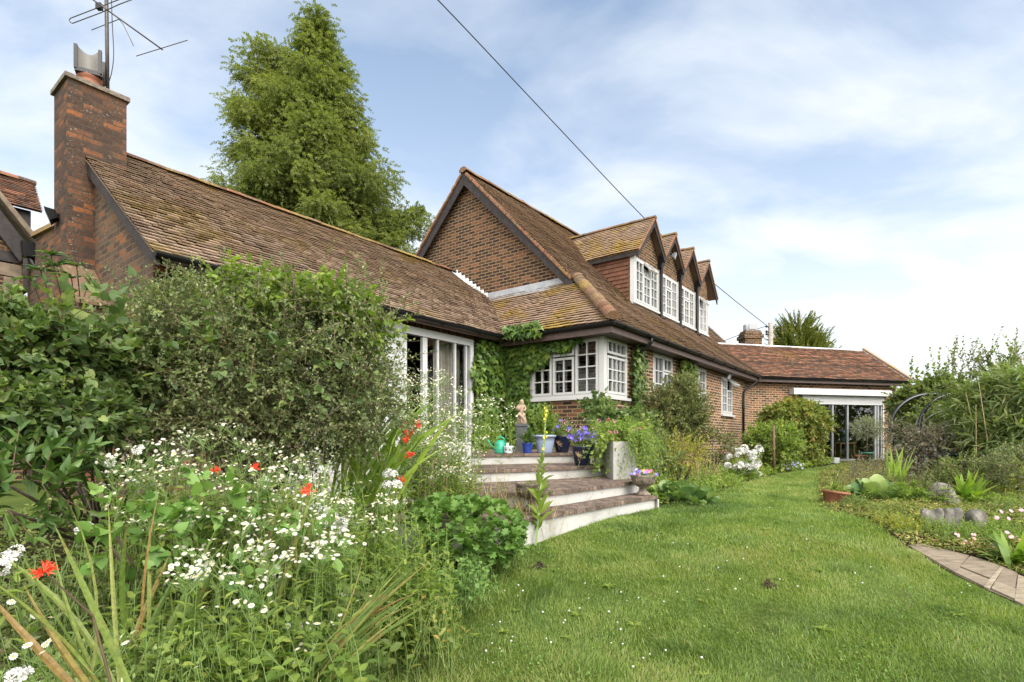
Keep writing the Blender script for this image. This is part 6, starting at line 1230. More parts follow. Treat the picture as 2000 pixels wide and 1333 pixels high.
# pots by the far patio door
def fpt(s, off, z): q = FT((s, off, z)); return hw(*q)
p = fpt(3.98, -.75, -.77); t = thing('olive_tree', 'clipped olive standard in a green pot before the patio door', 'tree', p); mb = MB(); mb.lathe([(.001, 0), (.15, 0), (.19, .27), (.215, .275), (.215, .32), (.19, .32), (.18, .28), (.001, .275)], p, 20); mb.build('pot', M['dark green plastic'], t, p)
mb = MB(); mb.tube([p+(0, 0, .27), p+(.01, 0, .7), p+(0, 0, .95)], [.028, .022, .02], 7)
for _ in range(9): e = p+np.array((rng.normal(0, .28), rng.normal(0, .28), rng.uniform(1.0, 1.35))); mb.tube([p+(0, 0, .9), (p+e)/2+(0, 0, .35), e], [.014, .01, .004], 5)
mb.build('trunk', M['bark'], t, p); lf, tw = Fol(), Fol(); P, o = blobpts([(p+(0, 0, 1.12), np.array([.42, .4, .34]))], 420, .4); sprays(lf, tw, P, o*.8+UP*.3+rng.normal(0, .4, (420, 3)), .18, 12, .055, .012, 'tri', 50, .4, .2, .002); lf.build('crown', 'olive leaf', t, p); tw.build('twigs', 'bark', t, p)
t, p = pot('plant_pot', 'orange terracotta pot right of the olive at the patio door', 'pot', 1681, 905, 17.6, [(.12, 0), (.125, .01), (.16, .20), (.185, .205), (.185, .25), (.165, .25), (.16, .22)], 'terracotta', -.77)
t, p = pot('plant_pot', 'small white pot left of the olive at the patio door', 'pot', 1632, 905, 17.4, [(.11, 0), (.115, .01), (.12, .16), (.125, .17), (.11, .17), (.11, .15)], 'white ceramic', -.77)
# seen through the patio glass
p = fpt(4.65, .8, -.75); t = thing('wooden_stool', 'honey coloured wooden stool behind the patio glass', 'stool', p); mb = MB(); mb.box(p[0]-.3, p[0]+.3, p[1]-.22, p[1]+.22, p[2]+.58, p[2]+.62); mb.build('seat', M['honey wood'], t, p)
for sx_ in (-1, 1):
    for sy_ in (-1, 1): mb = MB(); mb.tube([p+(sx_*.26, sy_*.18, 0), p+(sx_*.24, sy_*.16, .58)], .025, 6); mb.build('leg', M['honey wood'], t, p)
p2 = p+np.array((0, 0, .62)); t = thing('glazed_jar', 'tall green glazed jar on the stool behind the patio glass', 'jar', p2); mb = MB(); mb.lathe([(.001, 0), (.11, 0), (.10, .03), (.08, .10), (.13, .2), (.14, .32), (.10, .42), (.09, .46), (.13, .5), (.11, .5), (.001, .47)], p2, 20); mb.build('jar', M['green glaze'], t, p2, True)
lf, tw = Fol(), Fol(); n = 14; lf.strap(np.repeat(p2[None]+(0, 0, .46), n, 0), UP+rng.normal(0, .45, (n, 3)), np.array([0, 0, -.7])+rng.normal(0, .3, (n, 3)), .5, .04); lf.build('foliage', 'bergenia leaf', t, p2)
# ---- right side: hedge, bamboo, swing frame, rock garden
shrub('hedge_shrub', 'tall hedge shrub with upright leafy shoots beside the far wing', 'hedge', gz0(1790, 16.4), [ell(1795, 815, 16.2, 70, 120, .8), ell(1835, 795, 15.6, 80, 110, .7), ell(1775, 790, 16.6, 36, 50, .4)], 1500, .36, 11, .12, .08, 'ovate', 'hedge leaf', out=.6, up=.5, tr=.006, r0=.05,
      extra=lambda lf, tw, t, b: sprays(lf, tw, np.array([at(x, 762, 15.6) for x in (1778, 1795, 1832, 1835, 1850, 1812)]), np.tile(UP, (6, 1))+rng.normal(0, .08, (6, 3)), np.array([1.0, .6, 1.15, 1.2, .8, .7]), 20, .13, .09, 'ovate', 60, .5, 0, .008))
shrub('hedge_shrub', 'high mixed hedge behind the bamboo with shoots against the sky', 'hedge', gz0(1920, 12.5), [ell(1895, 800, 12.3, 100, 130, .9), ell(1950, 775, 11.8, 100, 120, .9), ell(2010, 760, 11.0, 110, 170, .9), ell(2070, 820, 10.5, 160, 240, .9), (np.array([14.5, 13.2, 1.4]), np.array([1.3, 1.6, 1.5])), (np.array([16.5, 15.2, 1.5]), np.array([1.3, 1.6, 1.6])), (np.array([13.2, 11.0, 1.3]), np.array([1.2, 1.3, 1.4]))], 4300, .36, 12, .075, .05, 'ovate', 'hedge leaf', out=.6, up=.55, tr=.005, r0=.04, noise_=.6,  # blobs in plain world coordinates are out of view, added to darken patio reflections
      extra=lambda lf, tw, t, b: sprays(lf, tw, np.array([at(rng.uniform(1850, 2020), rng.uniform(700, 745), 11.6) for _ in range(60)]), np.tile(UP, (60, 1))+rng.normal(0, .3, (60, 3)), rng.uniform(.3, .75, 60), 14, .06, .04, 'ovate', 60, .5, 0, .005))
shrub('hedge_shrub', 'dark hedge filling the gap between the swing frame and the bamboo', 'hedge', gz0(1870, 15.0), [ell(1865, 835, 14.6, 130, 100, .8), ell(1835, 850, 15, 90, 80, .8)], 900, .32, 11, .11, .06, 'ovate', 'hedge leaf', out=.6, up=.4, tr=.005)
shrub('hedge_shrub', 'tall unseen hedge added beyond the right edge of the view to darken the patio glass', 'hedge', np.array([18., 14.5, 0]), [(np.array([16.8, 17.6, 1.5]), np.array([1.3, 1.3, 1.6])), (np.array([19., 14.5, 1.9]), np.array([2.4, 2.0, 2.3])), (np.array([21.5, 17.5, 2.2]), np.array([2.2, 2.2, 2.6])), (np.array([17.5, 11.0, 1.6]), np.array([1.8, 2.0, 2.0]))], 1700, .5, 12, .14, .09, 'ovate', 'hedge leaf', out=.6, up=.5, tr=.006, r0=.05)  # never in view; added so the patio glass reflects something darker than sky
b = [ell(1930, 800, 8.6, 70, 70, .4), ell(1970, 770, 8.4, 60, 70, .4), ell(1960, 860, 8.2, 120, 90, .5), ell(1905, 865, 8.9, 60, 60, .4), ell(2030, 800, 7.9, 90, 150, .5), ell(1895, 815, 8.8, 40, 50, .3)]
def canes(lf, tw, t, base):
    n = 34; x = rng.uniform(1905, 2030, n); B_ = np.array([gz0(q, rng.uniform(8.0, 9.2)) for q in x]); E_ = np.array([at(q+rng.normal(0, 14), rng.uniform(735, 800), b_[1]) for q, b_ in zip(x, B_)]); mm = (B_+E_)/2+rng.normal(0, .05, (n, 3))
    c_ = Fol(); c_.sticks(B_, mm, .010, .009); c_.sticks(mm, E_, .009, .004); c_.build('canes', 'dry stem', t, base)
shrub('bamboo_clump', 'bamboo clump with long pale green drooping leaves at the right edge', 'bamboo', gz0(1940, 8.5), b, 1700, .28, 8, .19, .028, 'droop', 'bamboo leaf', out=.6, up=.45, nup=.8, sag=.7, ang=50, tr=.002, nl=0, rmin=.3, extra=canes, rv=.4)
b = [ell(1790, 872, 9.0, 100, 60, .4), ell(1845, 885, 8.7, 110, 80, .4), ell(1820, 855, 8.8, 60, 40, .3), ell(1745, 838, 9.3, 50, 22, .2), ell(1810, 930, 8.6, 120, 40, .4), ell(1880, 875, 8.8, 40, 50, .3)]
shrub('purple_shrub', 'loose purple-grey leaved rose shrub in front of the curved black frame', 'shrub', gz0(1805, 8.9), b, 1000, .30, 13, .042, .024, 'ovate', 'purple leaf', out=.6, up=.35, sag=.6, tr=.003, noise_=.65, rmin=.3)
p = gz0(1800, 13.6); t = thing('swing_seat', 'curved black tubular steel swing seat frame half hidden by the purple shrub', 'swing seat', p); c0 = at(1815, 858, 13.6); c0[2] = 0
for k, (dx, dy, s_) in enumerate(((0, 0, 1.0), (.28, -.55, .98))):
    mb = MB(); pts = []
    for a in np.linspace(R(78), R(268), 22): r_ = 1.08*s_; pts.append(c0+np.array((dx+.12+math.cos(a)*r_, dy+.1*math.sin(a), .98+math.sin(a)*.92*s_)))
    mb.tube(pts, .045, 9); mb.build('arched_tube', M['black paint'], t, p, True)
for k, s_ in enumerate((.80, .62)):
    mb = MB(); pts = [c0+np.array((.22+math.cos(a)*1.0*s_, -.28, .93+math.sin(a)*.85*s_)) for a in np.linspace(R(80), R(265), 18)]; mb.tube(pts, .022, 7); mb.build('seat_rib', M['steel'], t, p, True)
mb = MB()
for dy in (0, -.55): mb.tube([c0+np.array((-.55, dy, .05)), c0+np.array((1.2, dy, .04))], .04, 8)
mb.tube([c0+np.array((-.2, 0, .05)), c0+np.array((-.2, -.55, .05))], .035, 8); mb.build('base_frame', M['black paint'], t, p, True)
mb = MB(); mb.lathe([(.001, 0), (.55, .02), (.6, .07), (.5, .13), (.001, .15)], c0+np.array((.3, -.28, .30)), 20, sx=1, sy=.6); mb.build('cushion', M['blue tarp'], t, p, True)
# rock garden plants
def fern(label, base, n, L, w, mat='fern leaf', name='fern', kind='strap', lean=(0, -.1, 1), group=None, sp=.5, bend=-.7):
    base = np.array(base, float); t = thing(name, label, 'fern', base, 0, group); lf, tw = Fol(), Fol(); D = np.array(lean, float)+rng.normal(0, sp, (n, 3))*np.array([1, 1, .2]); B_ = base+rng.normal(0, .04, (n, 3))*np.array([1, 1, 0])
    if kind == 'strap': lf.strap(B_, D, D*np.array([.5, .5, 0])+np.array([0, 0, bend]), L*rng.uniform(.7, 1.1, n), w, None, 6)
    else: sprays(lf, tw, B_, D, L*rng.uniform(.7, 1.1, n), 34, w, w*.28, 'lance', 78, .9, 1.0, .003, side2=True, lj=.1)
    lf.build('fronds', mat, t, base); tw.build('stem', 'green stem', t, base); return t
fern("hart's tongue fern with wavy strap fronds left of the pale grass", gnd(1890, 985), 50, .42, .058, 'fresh strap leaf', sp=.45)
fern("hart's tongue fern beside the pale striped grass", gnd(1960, 962), 50, .46, .06, 'fresh strap leaf', sp=.45)
fern("hart's tongue fern with broad leaves at the right end of the path", gnd(1985, 1105), 40, .30, .05, 'fresh strap leaf', sp=.6)
tuft('striped_grass', 'pale striped ornamental grass behind the ferns', 'grass tuft', gnd(1925, 945), 90, .5, .012, .35, 'pale grass', rad=.12)
fern('feathery fern in the middle of the rock garden', gnd(1795, 985), 26, .52, .06, kind='f', sp=.6)
fern('feathery fern behind the terracotta pot', gnd(1755, 985), 22, .46, .055, kind='f', sp=.6)
fern('feathery fern near the right edge above the pink flowers', gnd(1975, 1000), 18, .40, .055, kind='f', sp=.6)
straps('upright sword leaves rising from the middle of the rock garden', gnd(1750, 968), 16, .72, .045, (0, 0, 1), .16, (.1, 0, -.2), 'fresh strap leaf', name='iris_plant', group=None, rad=.07)
p = gnd(1708, 978); t = thing('hosta_plant', 'broad dark leaved hosta next to the tilted terracotta pot', 'plant', p); lf = Fol(); n = 46; a = rng.uniform(0, 6.28, n); r_ = np.sqrt(rng.uniform(0, 1, n)); B_ = p+np.stack([np.cos(a)*r_*.16, np.sin(a)*r_*.14, np.full(n, .02)], 1); D = np.stack([np.cos(a)*r_, np.sin(a)*r_-.1, 1.0-.6*r_], 1); L_ = rng.uniform(.18, .32, n); lf.leaves(B_, D, UP*.6+np.array([0, -.5, 0])+rng.normal(0, .4, (n, 3)), L_, L_*.6, 'spoon'); lf.build('foliage', 'bergenia leaf', t, p, True)
p = gnd(1630, 985); t = thing('plant_pot', 'tilted terracotta bowl of succulents at the lawn edge', 'pot', p); t.rotation_euler = (0, R(7), 0); mb = MB(); mb.lathe([(.001, 0), (.10, 0), (.115, .02), (.135, .125), (.15, .13), (.155, .155), (.135, .157), (.13, .12), (.001, .115)], p, 26); mb.build('pot', M['terracotta'], t, p)
lf, tw = Fol(), Fol(); potplant(lf, tw, p, 26, .05, .12, .15, 9, .05, .016, 'lance', sp=.6); lf.strap(np.repeat(p[None]+(-.03, 0, .12), 10, 0), UP+rng.normal(0, .3, (10, 3)), np.zeros((10, 3)), .17, .022); lf.build('foliage', 'herb leaf', t, p); tw.build('stem', 'dry stem', t, p)
def rock(label, px, py, s, seed):
    import bmesh
    p = gnd(px, py); bm = bmesh.new(); bmesh.ops.create_icosphere(bm, subdivisions=3, radius=1); rr = np.random.RandomState(seed); ks = rr.normal(0, 2.2, (6, 3)); ph = rr.uniform(0, 6, 6)
    for v in bm.verts: c = np.array(v.co); f_ = 1+sum(.09*math.sin(float(k_@c)+h_) for k_, h_ in zip(ks, ph)); v.co = (c[0]*f_*s[0], c[1]*f_*s[1], c[2]*f_*s[2]+s[2]*.45)
    me = bpy.data.meshes.new('rock'); bm.to_mesh(me); bm.free(); me.materials.append(M['rock']); o = link('rock', me); o.location = p; tag(o, label, 'rock', 'rocks edging the rock garden'); o.rotation_euler = (0, 0, rr.uniform(0, 3))
rock('grey weathered rock leftmost of the rocks above the path', 1822, 1030, (.10, .09, .13), 1); rock('pale upright rock in the middle of the rocks above the path', 1862, 1033, (.085, .08, .13), 2)
rock('low dark rock rightmost of the rocks above the path', 1908, 1035, (.12, .09, .11), 3); rock('broad flat rock behind the feathery ferns', 1832, 985, (.24, .16, .17), 4)
PK = daisy_t('pink petal', 'yellow centre', 13)
leafy('aster_plant', 'grey-green bushy aster with pale pink flowers at the right edge', 'plant', [ell(1965, 1040, 4.6, 150, 120, .35)], gnd(1965, 1090), 150, .4, 14, .04, .016, 'ovate', 'herb leaf', extra=lambda lf, tw, t, b: heads('flower_head', t, b, PK, np.array([at(rng.uniform(1935, 2000), rng.uniform(995, 1070), 4.25) for _ in range(12)]), np.array([0, -.8, .5])+rng.normal(0, .3, (12, 3)), .016))
leafy('aster_plant', 'low plants with tiny pink flowers just above the path', 'plant', [ell(1885, 1060, 4.5, 110, 40, .2)], gnd(1885, 1075), 80, .2, 8, .03, .012, 'ovate', 'herb leaf', extra=lambda lf, tw, t, b: heads('flower_head', t, b, PK, np.array([at(rng.uniform(1865, 1905), rng.uniform(1042, 1062), 4.3) for _ in range(12)]), np.array([0, -.8, .5])+rng.normal(0, .3, (12, 3)), .012))
leafy('marigold_plant', 'small yellow flowered plant beside the leftmost rock', 'plant', [ell(1805, 1015, 5.1, 50, 40, .15)], gnd(1805, 1035), 44, .2, 8, .03, .014, 'ovate', 'yellow green leaf', extra=lambda lf, tw, t, b: heads('flower_head', t, b, daisy_t('yellow petal', 'orange petal'), np.array([at(rng.uniform(1790, 1822), rng.uniform(1000, 1020), 4.9) for _ in range(8)]), np.array([0, -.7, .7])+rng.normal(0, .3, (8, 3)), .014))
leafy('border_plant', 'tangle of brown seed heads behind the terracotta bowl', 'plant', [ell(1680, 935, 8.0, 110, 50, .4)], gnd(1680, 955), 110, .4, 8, .05, .010, 'lance', 'cover leaf', stem='dry stem')
leafy('border_plant', 'yellowing bushy plant below the bamboo at the right edge', 'plant', [ell(1975, 905, 7.4, 110, 60, .4)], gnd(1975, 950), 150, .5, 12, .05, .018, 'ovate', 'yellow green leaf')
leafy('border_plant', 'grey-green bushy plant at the right edge between the ferns', 'plant', [ell(1985, 985, 5.4, 90, 60, .3)], gnd(1985, 1010), 110, .4, 12, .04, .016, 'ovate', 'hedge leaf')
shrub('mixed_shrub', 'mid green bushy shrub between the purple shrub and the pale grass', 'shrub', gnd(1890, 955), [ell(1885, 930, 6.9, 90, 60, .35), ell(1850, 945, 7.0, 60, 40, .3)], 380, .18, 10, .04, .018, 'ovate', 'hedge leaf', out=.7, up=.5)
shrub('mixed_shrub', 'grey-green rounded shrub at the right edge above the ferns', 'shrub', gnd(1990, 960), [ell(1990, 915, 6.4, 90, 80, .35), ell(1950, 925, 6.6, 50, 50, .25)], 420, .16, 10, .036, .016, 'ovate', 'small leaf', out=.7, up=.5)
shrub('mixed_shrub', 'low dark shrub behind the rocks in the rock garden', 'shrub', gnd(1770, 975), [ell(1765, 955, 6.9, 90, 36, .3), ell(1820, 965, 6.4, 70, 34, .25)], 260, .14, 9, .034, .015, 'ovate', 'dark leaf', out=.7, up=.5)
leafy('border_plant', 'grey-green mound at the lawn edge right of the terracotta bowl', 'plant', [ell(1668, 975, 6.2, 55, 45, .2)], gnd(1668, 992), 70, .25, 9, .035, .014, 'ovate', 'hedge leaf')
leafy('border_plant', 'reddish-brown low plants between the bowl and the leftmost rock', 'plant', [ell(1735, 1008, 5.6, 110, 36, .3)], gnd(1735, 1025), 110, .22, 9, .03, .012, 'ovate', 'maple leaf')
leafy('border_plant', 'yellow-green low plants along the lawn edge before the path', 'plant', [ell(1755, 1040, 4.9, 100, 40, .25)], gnd(1755, 1055), 130, .18, 9, .03, .013, 'ovate', 'yellow green leaf')
leafy('border_plant', 'green weedy plants between the rocks and the path', 'plant', [ell(1850, 1052, 4.7, 130, 36, .2)], gnd(1850, 1068), 120, .2, 9, .03, .012, 'lance', 'herb leaf')
leafy('border_plant', 'tall grey-green seeding plants behind the broad flat rock', 'plant', [ell(1850, 955, 7.2, 130, 60, .4)], gnd(1850, 975), 120, .45, 12, .045, .014, 'lance', 'hedge leaf')
leafy('border_plant', 'loose green plants in front of the purple shrub', 'plant', [ell(1790, 945, 7.8, 150, 45, .4)], gnd(1790, 960), 130, .4, 10, .05, .022, 'ovate', 'herb leaf')
leafy('border_plant', 'bushy green plant filling the corner above the end of the path', 'plant', [ell(1960, 1075, 4.4, 110, 60, .25)], gnd(1960, 1100), 120, .3, 10, .04, .016, 'ovate', 'herb leaf')
shrub('spiraea_shrub', 'twiggy reddish shrub behind the tilted terracotta bowl', 'shrub', gnd(1700, 950), [ell(1700, 925, 8.4, 80, 40, .4)], 200, .22, 10, .03, .014, 'ovate', 'purple leaf', out=.6, up=.5)
# ---- ground cover between the plants (too many leaves to count)
EXC = np.array([gnd(*q)[:2]+np.array([0, -.12]) for q in ((1630, 985), (1630, 1000), (1822, 1035), (1862, 1038), (1908, 1040), (1832, 992), (1708, 985), (1890, 990), (1960, 968), (1985, 1110))])
def cover(name, poly, N, ll, lw, hmax, mat, tm='ovate'):
    poly = np.array(poly)[:, :2]; lo, hi = poly.min(0), poly.max(0); Q = rng.uniform(lo, hi, (N*8, 2)); Q = Q[inpoly(Q[:, 0], Q[:, 1], poly)]; Q = Q[np.abs(Q[:, 0]) < Q[:, 1]*1.05+.4]; wgt = 1/np.maximum(Q[:, 1], 1.2)**1.5; Q = Q[rng.uniform(0, wgt.max(), len(Q)) < wgt][:N]; n = len(Q)
    ed = np.min(np.linalg.norm(Q[:, None]-np.vstack([smooth(REDGE, 3), smooth(LEDGE, 3)])[None], axis=-1), 1); exd = np.min(np.linalg.norm(Q[:, None]-EXC[None], axis=-1), 1); hmax = hmax*np.clip(.22+ed/.8, 0, 1)*np.clip(exd/.3-.25, .06, 1); pz = rng.uniform(0, 6); hn = np.clip(.45+.4*np.sin(Q[:, 0]*5.3+Q[:, 1]*3.1+pz)*np.sin(Q[:, 1]*4.1-Q[:, 0]*2.2)+.3*np.sin(Q[:, 0]*13+pz)*np.sin(Q[:, 1]*11+pz), 0, 1); z = gh(Q[:, 0], Q[:, 1])+.015+hmax*(.15+.85*hn)*rng.uniform(.05, 1, n); lf = Fol(); d_ = rdir(n)*np.array([1, 1, .45])+UP*.25; sz = rng.uniform(.5, 1.3, n)*(1+.05*Q[:, 1])
    lf.leaves(np.column_stack([Q, z]), d_, UP+rng.normal(0, .4, (n, 3)), ll*sz, lw*sz, tm, np.clip(.5*hn+rng.uniform(0, .6, n), 0, 1)); o = lf.build(name, mat, None, (0, 0, 0)); return tag(o, kind='stuff')
cover('ground_cover', BEDR, 110000, .020, .010, .13, 'cover leaf'); cover('ground_cover', BEDR, 40000, .036, .005, .17, 'hedge leaf', 'lance'); cover('ground_cover', BEDR, 22000, .03, .005, .15, 'dry leaf', 'lance'); cover('ground_cover', BEDL, 60000, .032, .015, .20, 'hedge leaf'); cover('ground_cover', FRONT, 16000, .06, .028, .24, 'herb leaf')
# ---- the lawn: blades, clover heads
LAWN = np.vstack([smooth(LEDGE, 5), T4[4:2:-1], [T4[2]], [T4[0]], gp([(1290, 990), (1390, 968), (1450, 945), (1500, 932), (1570, 918)]), [(9.4, 15.9), (12.4, 18.6), (11.2, 17.0)], REDGE, [(3.6, 1.5), (2.2, .8), (-.2, 1.0)]])
def vnoise(Q, s, seed):                     # smooth value noise on a grid of s metres
    G = np.random.RandomState(seed).uniform(0, 1, (160, 160)); q = Q/s+80.37; i = np.floor(q).astype(int) % 159; f = q-np.floor(q); f = f*f*(3-2*f)
    return (G[i[:, 0], i[:, 1]]*(1-f[:, 0])+G[i[:, 0]+1, i[:, 1]]*f[:, 0])*(1-f[:, 1])+(G[i[:, 0], i[:, 1]+1]*(1-f[:, 0])+G[i[:, 0]+1, i[:, 1]+1]*f[:, 0])*f[:, 1]
def blades(N, y0, y1, hgt, wid):
    lo, hi = LAWN.min(0), LAWN.max(0); Q = rng.uniform((lo[0], y0), (hi[0], y1), (N, 2)); Q = Q[inpoly(Q[:, 0], Q[:, 1], LAWN)]; Q = Q[np.abs(Q[:, 0]) < Q[:, 1]*1.02+.25]; n = len(Q)
    c1 = np.sin(Q[:, 0]*3.7+1.3*np.sin(Q[:, 1]*2.9))*np.sin(Q[:, 1]*3.3+1.1*np.sin(Q[:, 0]*2.1)); c2 = np.sin(Q[:, 0]*11+2*np.sin(Q[:, 1]*7))*np.sin(Q[:, 1]*13+2*np.sin(Q[:, 0]*9)); c3 = np.sin(Q[:, 0]*1.3+2.1*np.sin(Q[:, 1]*.9+.7))*np.sin(Q[:, 1]*1.1+1.7*np.sin(Q[:, 0]*.8)); c4 = np.sin(Q[:, 0]*23+3*np.sin(Q[:, 1]*17))*np.sin(Q[:, 1]*27+3*np.sin(Q[:, 0]*19)); v1, v2, v3, v4 = (vnoise(Q, a_, b_) for a_, b_ in ((.9, 1), (.33, 2), (.13, 3), (2.4, 4))); tuft = np.clip((vnoise(Q, .22, 9)-.72)*5, 0, 1); cl = np.clip(.15+.35*v2+.45*v3+.25*v1, 0, 1)
    B_ = np.column_stack([Q, gh(Q[:, 0], Q[:, 1])-.004]); fl = np.stack([np.cos(3*c1+Q[:, 0]), np.sin(3*c1+Q[:, 1]), np.zeros(n)], 1)
    D = UP+rng.normal(0, .55, (n, 3))*np.array([1, 1, .1])+fl*.22; h = hgt*(.45+.75*cl+.75*tuft)*rng.uniform(.45, 1.25, n); r_ = np.clip(.40+.50*(v1-.5)+.42*(v2-.5)+.34*(v3-.5)+.40*(v4-.5)-.22*tuft+rng.uniform(-.22, .26, n), 0, .86); dead = rng.uniform(0, 1, n) < .015+.5*np.clip(vnoise(Q, .5, 7)-.78, 0, 1); r_[dead] = 1.0
    lf.strap(B_, D, fl*.5+np.array([0, 0, -.55])+rng.normal(0, .3, (n, 3)), h, wid*rng.uniform(.6, 1.3, n), r_, 3)
lf = Fol(); blades(620000, 1.6, 4.2, .037, .0028); blades(480000, 4.2, 7.5, .038, .0044); blades(480000, 7.5, 18, .045, .009); print('blades', sum(len(x) for x in lf.V)//8)
tag(lf.build('lawn_grass', 'grass blade', None, (0, 0, 0)), kind='stuff')
lf = Fol(); N = 16000; Q = rng.uniform((-1.2, 1.9), (4.4, 6.5), (N, 2)); pt = np.sin(Q[:, 0]*4.1+1)*np.sin(Q[:, 1]*4.7+2)+.5*np.sin(Q[:, 0]*9.3)*np.sin(Q[:, 1]*8.1); Q = Q[(pt > .35)]; Q = Q[inpoly(Q[:, 0], Q[:, 1], LAWN)]; n = len(Q); B_ = np.column_stack([Q, gh(Q[:, 0], Q[:, 1])+rng.uniform(.015, .045, n)])
lf.leaves(B_, rdir(n)*np.array([1, 1, .2]), UP+rng.normal(0, .25, (n, 3)), .013, .012, 'ovate'); tag(lf.build('clover_leaves', 'geranium leaf', None, (0, 0, 0)), kind='stuff')
ICO = ftemp([([(0, 0, -1), (1, 0, 0), (0, 1, 0), (-1, 0, 0), (0, -1, 0), (0, 0, 1), (.7, .7, .5), (-.7, .7, .5), (-.7, -.7, .5), (.7, -.7, .5)], [[0, 2, 6, 1], [0, 3, 7, 2], [0, 4, 8, 3], [0, 1, 9, 4], [5, 1, 6], [5, 6, 2], [5, 2, 7], [5, 7, 3], [5, 3, 8], [5, 8, 4], [5, 4, 9], [5, 9, 1]], 'white petal')])
v0, l0, t0, x0, mats = ICO; Q = np.array([gnd(rng.uniform(850, 1900), 985+345*rng.uniform(0, 1)**1.3)[:2] for _ in range(150)]); Q = Q[inpoly(Q[:, 0], Q[:, 1], LAWN)]; Q = Q[(np.sin(Q[:, 0]*2.1+1)*np.sin(Q[:, 1]*2.7) > -.1)]; n = len(Q); P = np.column_stack([Q, gh(Q[:, 0], Q[:, 1])+rng.uniform(.045, .07, n)])
V = P[:, None]+v0[None]*.006*rng.uniform(.6, 1.2, (n, 1, 1)); tag(link('clover_flowers', mesh_np('clover_flowers', V.reshape(-1, 3), (l0[None]+np.arange(n)[:, None]*len(v0)).ravel(), np.tile(t0, n), M['white petal'])), kind='stuff')
for px, py, r_ in ((1053, 1110, .04), (1500, 1147, .035)):
    p = gnd(px, py); lf = Fol(); n = 260; q = rng.normal(0, r_*.5, (n, 2)); z = .035*np.exp(-(q**2).sum(1)/(r_*.5)**2)*rng.uniform(.5, 1.2, n)+.006; lf.leaves(p+np.column_stack([q[:, 0]*1.3, q[:, 1], z]), rdir(n), UP+rng.normal(0, .6, (n, 3)), .016, .014, 'tri'); tag(lf.build('worm_cast', 'soil crumb', None, (0, 0, 0)), kind='stuff')
lf = Fol()
for _ in range(45):
    p = gnd(rng.uniform(820, 1960), 1000+330*rng.uniform(0, 1)**1.2)
    if not inpoly(p[:1], p[1:2], LAWN)[0]: continue
    n = rng.randint(6, 13); a = rng.uniform(0, 6.28, n); s_ = rng.uniform(.03, .065); lf.leaves(np.repeat(p[None], n, 0)+(0, 0, .012), np.stack([np.cos(a), np.sin(a), rng.uniform(.1, .5, n)], 1), np.tile(UP, (n, 1)), s_*rng.uniform(.7, 1.1, n), s_*.3, rng.choice(['lance', 'ovate']), np.full(n, rng.uniform(0, 1))*.6+rng.uniform(0, .4, n))
tag(lf.build('lawn_weeds', 'herb leaf', None, (0, 0, 0)), kind='stuff')
# ================================================================= overhead, roof fittings, the neighbour
mb = MB(); P = smooth([at(560, -320, 11), at(700, -150, 12), at(855, 0, 14), at(1060, 217, 17), at(1265, 433, 20.5), at(1390, 550, 23.4), at(1497, 636, 27)], 6); mb.tube(P, .016, 5); o = mb.build('overhead_cable', M['wire black']); tag(o, 'black overhead cable slanting across the sky down to the pole', 'cable')
mb = MB(); mb.tube(smooth([at(1380, 680, 22), at(1440, 656, 25), at(1497, 637, 27)], 5), .016, 5); tag(mb.build('overhead_cable', M['wire black']), 'short thin cable from the pole down towards the chimney', 'cable')
p = gz0(1505, 27.2); t = thing('utility_pole', 'grey wooden utility pole in front of the golden conifer', 'pole', p); mb = MB(); mb.tube([p, at(1505, 631, 27.2)], [.14, .12], 8); mb.build('pole_shaft', M['grey timber'], t, p); mb = MB()
for y in (640, 650, 655): mb.tube([at(1505, y, 27.2), at(1497, y-2, 27.1)], .03, 5); mb.lathe([(.001, 0), (.05, 0), (.06, .06), (.02, .12)], at(1497, y, 27.1), 8)
mb.build('insulators', M['black plastic'], t, p)
p = gz0(1465, 24.0); t = thing('chimney_stack', 'brick chimney with a metal cowl rising behind the far wing roof', 'chimney', p); c = at(1465, 700, 24); a = .36; mb = MB(); z1 = at(1465, 651, 24)[2]; mb.box(c[0]-a, c[0]+a, 24-a, 24+a, 0, z1); mb.box(c[0]-a-.06, c[0]+a+.06, 24-a-.06, 24+a+.06, z1-.28, z1-.12); mb.build('stack', M['main brick'], t, p)
mb = MB(); mb.box(c[0]-a*.9, c[0]+a*.9, 24-a*.9, 24+a*.9, z1+.0, z1+.08); mb.build('chimney_cap', M['urn stone'], t, p); mb = MB(); mb.box(c[0]-.22, c[0]+.22, 24-.22, 24+.22, z1+.08, z1+.12)
for k in range(4):
    sx_, sy_ = ((1, 0), (-1, 0), (0, 1), (0, -1))[k]; mb.box(c[0]+sx_*.22-.03-.12*abs(sy_), c[0]+sx_*.22+.03+.12*abs(sy_), 24+sy_*.22-.03-.12*abs(sx_), 24+sy_*.22+.03+.12*abs(sx_), z1+.13, z1+.36)
mb.build('cowl', M['grey metal'], t, p)
